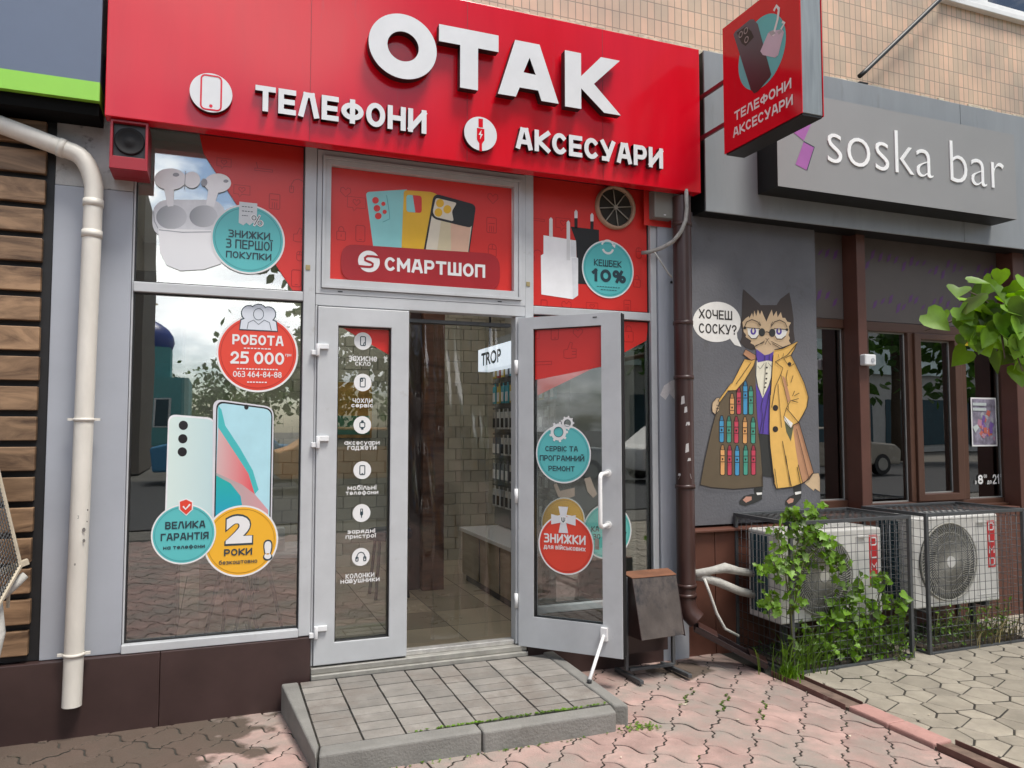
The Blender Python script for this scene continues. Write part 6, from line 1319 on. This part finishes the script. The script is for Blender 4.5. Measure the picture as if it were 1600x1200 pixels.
# ------------------------------------------------------------------ plants
def leafpoly(c, nrm, tip, s_, kind):
    nrm = nrm.normalized(); tip = (tip-nrm*tip.dot(nrm)).normalized(); sd = nrm.cross(tip)
    if kind == 'lobed': P = [(0, -.15), (.28, -.3), (.62, -.1), (.45, .15), (.75, .42), (.38, .45), (.0, 1.0), (-.38, .45), (-.75, .42), (-.45, .15), (-.62, -.1), (-.28, -.3)]
    elif kind == 'heart': P = [(0, -.05), (.25, -.2), (.48, -.1), (.55, .18), (.42, .5), (.2, .8), (0, 1.05), (-.2, .8), (-.42, .5), (-.55, .18), (-.48, -.1), (-.25, -.2)]
    else: P = [(0, 0), (.25, .25), (.28, .55), (0, 1), (-.28, .55), (-.25, .25)]
    n = len(P); mid = c+tip*s_*.35+nrm*s_*(-.08)
    return [mid]+[c+sd*x*s_+tip*y*s_+nrm*(abs(x)*.22-.10*max(0, y-.6))*s_ for x, y in P], [(0, i+1, (i+1) % n+1) for i in range(n)]
def rv(z=0): return Vector((random.gauss(0, 1), random.gauss(0, 1), random.gauss(0, 1)+z))
def vine(label, stems, nleaf, size, m, kind='lobed', cat='climbing plant', name='vine', spread=.05, face=Vector((-.4, -1, .5))):
    t = thing(name, label, cat, tuple(stems[0][0])); s = B(); f = B()
    for st in stems:
        P = [Vector(p) for p in st]; s.tube(P, [.004-.002*i/len(P) for i in range(len(P))], 6)
        for _ in range(nleaf):
            k = random.random()*(len(P)-1); i = int(k); c = P[i].lerp(P[i+1], k-i)+Vector((random.gauss(0, spread), random.gauss(0, spread*.5), random.gauss(0, spread)))
            s.tube([P[i].lerp(P[i+1], k-i), c], .0012, 4, cap=False)
            v_, fs = leafpoly(c, face+rv()*.8, rv(-.5), size*random.uniform(.4, 1.3), kind); f.add(v_, fs, 0, True)
    obj('stem', s, mat('green_stem', (.10, .11, .03), .6), t); obj('foliage', f, m, t)
random.seed(5)
CF = FY(-.545)
cp = lambda x, y, d=0: CF.at(*CF.pix(x, y), d)
vine('bright green vine climbing over the front of the left cage', [
    [cp(1240, 1040), cp(1236, 960), cp(1232, 900), cp(1245, 860), cp(1266, 845), cp(1290, 838)],
    [cp(1238, 960), cp(1255, 880), cp(1285, 850), cp(1310, 870), cp(1330, 890)],
    [cp(1232, 930), cp(1225, 880), cp(1215, 840), cp(1222, 810)],
    [cp(1225, 890), cp(1200, 880, .03), cp(1180, 890, .05)],
    [cp(1245, 850), cp(1262, 830), cp(1285, 835), cp(1300, 860)],
    [cp(1222, 950), cp(1208, 940), cp(1200, 938)],
    [cp(1250, 830), cp(1244, 812), cp(1238, 800, -.03)], [cp(1250, 820), cp(1285, 815, -.08), cp(1296, 806, -.1)], [cp(1240, 900), cp(1258, 860, -.03), cp(1275, 830, -.04)], [cp(1245, 920, -.02), cp(1270, 880, -.03), cp(1300, 880, -.02), cp(1318, 885)]], 38, .038, M_LEAF, spread=.036)
vine('broad leaved green weed growing behind the mesh of the left cage', [
    [cp(1340, 1000, -.06), cp(1335, 950, -.04), cp(1345, 920, -.03), cp(1350, 905, -.02)], [cp(1370, 1005, -.06), cp(1378, 950, -.05), cp(1385, 915, -.03), cp(1383, 900, -.03)],
    [cp(1350, 990, -.05), cp(1375, 950, -.04), cp(1400, 945, -.02), cp(1412, 940, -.01)], [cp(1290, 1000, -.05), cp(1300, 970, -.04), cp(1312, 955, -.03)], [cp(1330, 985, -.06), cp(1322, 955, -.05), cp(1328, 938, -.04)]], 44, .043, M_LEAF, 'heart', 'weed', 'weed', .035)
vine('dark leafy weed low at the foot of the left cage', [
    [cp(1275+i*18, 1035-i*2, -.07), cp(1277+i*18, 1012-i*2, -.05), cp(1282+i*18, 985-i*2, -.06)] for i in range(9)], 46, .030, M_LEAF, 'lobed', 'weed', 'weed', .04)
vine('dark leafy weed low at the foot of the right cage', [
    [cp(1478+i*16, 1005-i*2.5, -.08), cp(1482+i*16, 985-i*2.5, -.09), cp(1488+i*16, 962-i*2.5, -.1)] for i in range(8)], 24, .030, M_LEAF, 'oval', 'weed', 'weed', .04)
vine('small sprig of weed at the outer foot of the left cage', [[cp(1412, 1034, .02), cp(1420, 1020, .03), cp(1424, 1008, .03)], [cp(1405, 1032, .02), cp(1398, 1018, .02)]], 16, .024, M_LEAF, 'oval', 'weed', 'weed', .03)
def grass(label, c, rad, n, h, m=M_GRASS, lean=Vector((0, -.25, 0)), kind=None):
    q = B()
    for _ in range(n):
        b0 = Vector((c[0]+random.gauss(0, rad[0]), c[1]+random.gauss(0, rad[1]), c[2])); hh = h*random.uniform(.4, 1.1); d = rv()*.28+lean; d.z = 0; wd = random.uniform(.0022, .0048); sd = Vector((random.gauss(0, 1), random.gauss(0, 1), 0)).normalized()*wd
        pts = [b0+Vector((0, 0, hh*s_))*(1-.25*s_*s_)+d*hh*s_*s_ for s_ in (0, .35, .7, 1)]
        vs = []
        for i, p in enumerate(pts): k = (1, .9, .6, .05)[i]; vs += [p-sd*k, p+sd*k]
        q.add(vs, [(2*i, 2*i+1, 2*i+3, 2*i+2) for i in range(3)], 0, True)
    o = obj('grass_tuft', q, m)
    if kind: o['kind'] = 'stuff'; o['label'] = label; o.name = 'ground_cover'
    else: tag(o, label, 'grass')
    return o
grass('bright grass tuft at the paving edge in front of the cage corner', (3.10, -.585, .005), (.035, .03), 120, .13, M_LEAF)
grass('tall grass clump rising inside the front left corner of the left cage', (3.26, -.50, .0), (.10, .04), 110, .34)
grass('sparse dry grass tuft beneath the right cage', (4.95, -.46, 0), (.16, .05), 110, .24, mat('dry_grass', (.24, .20, .09), .7, var=.3, vs=9, island=.3))
q = B(); q.box(3.2, 4.11, -.5, -.03, -.02, .022); q.box(4.29, 5.16, -.5, -.03, -.02, .024); tag(obj('soil_bed', q, mat('soil_dark', (.055, .042, .03), .95, var=.5, vs=30, bump=1, bs=60)), 'dark soil bed under the two caged units', 'soil')
q = B()
for _ in range(900):
    x = random.choice([random.uniform(3.21, 4.1), random.uniform(4.3, 5.15)]); y = random.uniform(-.5, -.1); v_, fs = leafpoly(Vector((x, y, random.uniform(.02, .09))), Vector((0, -.5, 1))+rv()*.5, rv(), random.uniform(.012, .03), 'oval'); q.add(v_, fs, 0, True)
o = obj('ground_cover', q, M_LEAFD); o['kind'] = 'stuff'; o['label'] = 'low leafy ground cover inside the cages'
q = B()
for k in range(14):
    i, j = random.choice([(0, 0), (1, 0), (1, 1), (0, 1), (2, 1), (-1, 0), (2, 0)])
for k in range(260):
    jn = random.choice([ORG, ORG+d1, ORG+d1*2, ORG+d1-d2*.0]); tt = random.uniform(-1.2, .6); p_ = jn+d2*tt+n2*wav2(tt % 1)
    s_ = random.uniform(.003, .009); a = random.random()*6; z = gz(p_.x, p_.y)+.001
    q.add([(p_.x+s_*math.cos(a+i*2.1), p_.y+s_*math.sin(a+i*2.1), z+random.random()*.006) for i in range(3)], [(0, 1, 2)])
o = obj('moss', q, M_GRASS); o['kind'] = 'stuff'; o['label'] = 'green moss in the joints of the pink paving'
q = B()
for _ in range(60):
    x, y = random.uniform(-.5, 5.5), random.uniform(-2.2, -.75); s_ = random.uniform(.004, .012); a = random.random()*6; z = gz(x, y)+.004
    if .35 < x < 1.9 and y > -1.05: continue
    q.add([(x+s_*math.cos(a+i*1.57)*(1.6 if i % 2 else .6), y+s_*math.sin(a+i*1.57), z+(i % 2)*.003) for i in range(4)], [(0, 1, 2, 3)])
o = obj('litter', q, mat('petal_litter', (.50, .44, .34), .8, island=.4)); o['kind'] = 'stuff'; o['label'] = 'scattered fallen petals and scraps on the paving'

# ------------------------------------------------------------------ street tree reaching in from the right
def at_px(px, py, dist): return EYE+ray(px, py)*dist
t = thing('street_tree', 'leafy street tree branch reaching in from the right edge', 'tree', (6.0, -3.0, 0))
tr = Vector((6.0, -3.0, 0)); q = B(); q.tube([tr, tr+Vector((.03, .02, 1.2)), tr+Vector((-.02, .05, 2.6)), tr+Vector((.05, 0, 4.6))], [.13, .11, .09, .05], 14); obj('trunk', q, M_BARK, t)
tips = [(1445, 517, 2.42), (1478, 505, 2.45), (1500, 470, 2.5), (1545, 480, 2.5), (1575, 455, 2.55), (1590, 520, 2.45), (1570, 560, 2.4), (1598, 580, 2.4), (1620, 430, 2.6), (1610, 470, 2.5), (1530, 500, 2.45), (1512, 455, 2.48)]
root = tr+Vector((-.02, .05, 2.2)); hub = at_px(1660, 500, 2.6); hub2 = at_px(1560, 490, 2.5)
q = B(); q.tube([root, root.lerp(hub, .35)+Vector((0, 0, .25)), root.lerp(hub, .75)+Vector((0, 0, .12)), hub, hub2, at_px(1500, 500, 2.46)], [.045, .03, .016, .009, .005, .002], 8)
f = B()
for px, py, ds in tips:
    e = at_px(px, py, ds); q.tube([hub2.lerp(hub, random.random()*.6), hub2.lerp(e, .6)+Vector((0, 0, .01)), e], [.004, .003, .0015], 6)
random.seed(21)
def bleaf(px, py, ds, sz, face=None):
    c = at_px(px, py, ds); v_, fs = leafpoly(c, face or (Vector((-.5, -1, .3))+rv()*.6), Vector((random.gauss(0, .6), random.gauss(0, .3), -1)), sz, 'heart'); f.add(v_, fs, 0, True)
for px, py, sz in ((1450, 492, .078), (1473, 488, .05), (1498, 450, .078), (1500, 482, .07), (1520, 465, .08), (1508, 505, .065), (1540, 470, .07), (1530, 490, .085), (1555, 450, .07), (1560, 480, .07), (1578, 447, .065), (1590, 462, .075), (1575, 500, .06), (1556, 505, .07), (1592, 500, .06), (1565, 535, .075), (1580, 555, .075), (1595, 540, .07), (1590, 575, .07), (1600, 470, .08), (1600, 435, .07), (1545, 520, .05), (1605, 520, .07), (1610, 560, .08), (1515, 440, .055), (1588, 520, .05), (1535, 452, .06), (1570, 465, .07)):
    bleaf(px, py, 2.45+random.uniform(-.06, .08), sz*random.uniform(.68, .95))
for _ in range(95):
    k = random.random(); px = 1500+110*k; py = 505+random.gauss(0, 24)-14*k+(45*random.random() if px > 1565 else 0)
    bleaf(px, py, 2.5+random.uniform(-.12, .16), random.uniform(.035, .06), Vector((-.3, -.8, .5))+rv()*.9)
for _ in range(90): bleaf(random.uniform(1610, 1900), random.gauss(470, 90), 2.5+random.random()*.5, random.uniform(.05, .085))
obj('branch', q, M_BARK, t); obj('foliage', f, M_LEAF, t)
f = B(); q = B()
for k in range(9):
    a = R(40*k); e = tr+Vector((math.cos(a)*1.3, math.sin(a)*1.1, 4.2+random.random()*1.2)); q.tube([tr+Vector((0, .03, 2.6+.15*k)), e], [.04, .008], 7)
    for _ in range(80):
        c = e+Vector((random.gauss(0, .4), random.gauss(0, .4), random.gauss(0, .35))); v_, fs = leafpoly(c, rv(1), rv(-.5), random.uniform(.07, .11), 'heart'); f.add(v_, fs, 0, True)
obj('limbs', q, M_BARK, t); obj('crown', f, M_LEAF, t)

# ------------------------------------------------------------------ wire cage at the left edge
t = thing('wire_guard', 'leaning wire guard with a pale frame and wrapped pipes at the left edge', 'guard', (-1, -.4, .8))
LQ = FY(-.42); A1 = LQ.at(*LQ.pix(-14, 690)); A2 = LQ.at(*LQ.pix(32, 884)); A3 = LQ.at(*LQ.pix(30, 890), .0); Bk = Vector((-.35, -.1, -.10))
A4 = FY(-.58).at(*FY(-.58).pix(-8, 955)); A5 = A1+(A4-A2)
LX = Vector((-.55, 0, 0)); q = B()
for a, c in ((A1, A2), (A2, A4), (A4, A5), (A1, A5), (A4, A4+LX), (A5, A5+LX), (A1, A1+LX), (A1+LX, A5+LX), (A5+LX, A4+LX)): q.bar(a, c, .014, .014)
obj('frame', q, mat('cream_steel', (.48, .42, .32), .5, var=.15, vs=20), t, .002)
q = B()
for k in range(1, 30):
    s_ = k/30; q.rod(A1.lerp(A2, s_), A5.lerp(A4, s_), .0022, 5); q.rod(A5.lerp(A4, s_), A5.lerp(A4, s_)+LX, .0022, 5)
for k in range(1, 14): s_ = k/14; q.rod(A1.lerp(A5, s_), A2.lerp(A4, s_), .0022, 5)
for k in range(1, 36): s_ = k/36; q.rod(A5+LX*s_, A4+LX*s_, .0022, 5)
obj('mesh_panel', q, M_WIRE, t)
q = B(); q.box(-1.5, A1.x-.10, -.40, -.1, .80, 1.35); obj('unit', q, mat('dark_unit', (.10, .10, .105), .5), t, .01)
q = B(); LH = FY(-.4); lh = lambda x, y, d=0: LH.at(*LH.pix(x, y), d)
q.tube([lh(40, 898), lh(20, 915, .02), lh(2, 930, .05), lh(-20, 940, .08)], [.016, .022, .024, .022], 12); q.tube([lh(0, 925, .06), lh(8, 980, .1), lh(-4, 1040, .12), lh(-10, 1100, .1)], [.02, .024, .022, .02], 12); obj('wrapped_pipe', q, M_FOAM, t)
q = B(); q.bar(lh(44, 877), lh(-30, 903, .1), .02, .025); q.bar(lh(15, 900), lh(12, 950), .012, .012); obj('bracket', q, mat('cream_steel', (0, 0, 0)), t, .002)

# ------------------------------------------------------------------ far side of the street (seen mirrored in the glass)
random.seed(3)
M_CHW = mat('church_wall', (.12, .38, .38), .7); M_CHB = mat('dome_blue', (.045, .075, .30), .35); M_GOLD = mat('gold_leaf', (.6, .42, .1), .3, metal=.8)
cx, cy = -5.0, -62
t = thing('church', 'small turquoise church with blue domes mirrored in the left shop window', 'building', (cx, cy, 0))
q = B(); q.box(cx-6, cx+3, cy-6, cy+3, 0, 5.2); q.box(cx-1.6, cx+1.6, cy-1.6, cy+1.6, 5.2, 7.6); q.box(cx-9, cx-6, cy-4, cy+2, 0, 3.4); obj('wall', q, M_CHW, t)
def dome(q, c, r, h):
    n = 24; pr_ = [(1, 0), (1.08, .18), (1.02, .4), (.8, .62), (.45, .8), (.15, .92), (.02, 1)]; vs = []
    for a, b_ in pr_: vs += [(c[0]+r*a*math.cos(2*math.pi*i/n), c[1]+r*a*math.sin(2*math.pi*i/n), c[2]+h*b_) for i in range(n)]
    q.add(vs, [(k*n+i, k*n+(i+1) % n, (k+1)*n+(i+1) % n, (k+1)*n+i) for k in range(len(pr_)-1) for i in range(n)], 0, True)
q = B(); dome(q, (cx, cy, 7.6), 1.7, 2.4); dome(q, (cx-4.5, cy+.5, 5.2), 1.5, 2.0); obj('dome', q, M_CHB, t)
q = B(); q.bar((cx, cy, 9.9), (cx, cy, 11.8), .14, .14); q.bar((cx-.5, cy, 11.1), (cx+.5, cy, 11.1), .12, .12); obj('cross', q, M_GOLD, t)
for x in (-4.5, -1.2, 1.2):
    q = B(); q.box(cx+x-.6, cx+x+.6, cy+3.0, cy+3.06, 1.4, 3.6); f_ = obj('window', q, M_WHITE, t); q = B(); q.box(cx+x-.45, cx+x+.45, cy+3.065, cy+3.08, 1.5, 3.5); obj('pane', q, M_COIL, f_)
q = B(); q.box(-40, -2.2, -27, -22, 0, 9); q2 = thing('street_building', 'brown block across the street mirrored at the left of the shop window', 'building', (-20, -23, 0)); obj('wall', q, mat('block_brown', (.20, .17, .14), .8), q2)
for i in range(5):
    q = B(); q.box(-30+i*5.5, -28+i*5.5, -21.99, -21.95, 3, 5.2); f_ = obj('window', q, M_WHITE, q2); q = B(); q.box(-29.8+i*5.5, -28.2+i*5.5, -21.94, -21.93, 3.2, 5); obj('pane', q, M_COIL, f_)
def tree(lab, x, y, h, r, n=1300):
    t = thing('street_tree', lab, 'tree', (x, y, 0), 'trees across the street'); q = B(); q.tube([(x, y, 0), (x+.1, y, h*.5), (x, y, h*.85)], [.22, .16, .06], 10); obj('trunk', q, M_BARK, t); f = B()
    cl = [Vector((x+random.gauss(0, r*.55), y+random.gauss(0, r*.5), h*random.uniform(.26, .95))) for _ in range(18)]
    for _ in range(n):
        c = random.choice(cl)+Vector((random.gauss(0, r*.22), random.gauss(0, r*.22), random.gauss(0, r*.2))); v_, fs = leafpoly(c, rv(.6), rv(), random.uniform(.3, .75), 'oval'); f.add(v_, fs, 0, True)
    obj('crown', f, M_LEAFD, t)
for i, (x, y, h, r) in enumerate(((5.0, -24, 12, 2.9), (11.5, -23, 15, 4.0), (1.5, -70, 7, 4.0), (-3.5, -95, 8, 6), (19, -24, 13, 3), (52, -25, 13, 4), (6, -48, 8, 4), (27, -20, 10, 3))):
    tree(('broad tall', 'round', 'low spreading', 'wide distant', 'tall airy', 'short dense', 'bushy far', 'slender')[i]+' green tree across the street mirrored in the shop glass', x, y, h, r, 3200 if i == 0 else 1300)
q = B(); q.box(12, 70, -36, -28, 0, 9); q2 = thing('street_building', 'pale low shop block across the street mirrored in the bar windows', 'building', (30, -30, 0)); obj('wall', q, mat('block_pale', (.48, .48, .46), .8), q2)
q = B(); q.box(12, 70, -27.99, -27.7, 4.4, 6.2); obj('fascia', q, mat('fascia_mint', (.62, .78, .76), .5, var=.35, vs=1.2), q2)
for i in range(8): q = B(); q.box(13+i*5.5, 17.5+i*5.5, -27.99, -27.95, .4, 3.0); obj('window', q, M_COIL, q2)
def car(lab, x, y, col):
    t = thing('parked_car', lab, 'car', (x, y, 0), 'cars parked along the far kerb'); P = PL((x, y+.85, 0), (1, 0, 0))
    pr_ = [(-2.1, .3), (2.1, .3), (2.15, .75), (1.9, .92), (1.0, .98), (.5, 1.42), (-1.1, 1.45), (-1.8, 1.0), (-2.15, .9)]
    q = B(); q.prism(P, pr_, 0, 1.7) if False else q.prism(PL((x, y-.85, 0), (1, 0, 0)), pr_, -1.7, 0); obj('body', q, mat('paint_'+lab.split()[0], col, .25, coat=.5), t, .06, seg=3)
    q = B()
    for yy in (y+.855, y-.858):
        q.add([(x-1.55, yy, 1.0), (x+.75, yy, 1.0), (x+.4, yy, 1.36), (x-1.05, yy, 1.38)], [(0, 1, 2, 3)])
    obj('windows', q, M_COIL, t)
    for xx in (x-1.35, x+1.35):
        for yy in (y+.87, y-.65):
            q = B(); pw = PL((0, yy, 0), (-1, 0, 0)); q.cyl(pw, -xx, .31, .31, -.2, 0, 0, 24); wh = obj('wheel', q, M_BLACK, t); q = B(); q.cyl(pw, -xx, .31, .19, .001, .01, 0, 20); obj('rim', q, M_ACG, wh)
for lab, x, y, c in (('orange', 3.4, -14, (.70, .16, .02)), ('blue', .6, -18.0, (.02, .05, .32)), ('silver', 7.5, -14, (.5, .5, .5)), ('white', 12.4, -13.8, (.75, .75, .75)), ('beige', 17.5, -14, (.35, .32, .26)), ('grey', -10.6, -14, (.16, .17, .18))):
    car(lab+' parked car mirrored in the shop glass', x, y, c)

for o in list(bpy.data.objects):
    if '_o' in o: del o['_o']
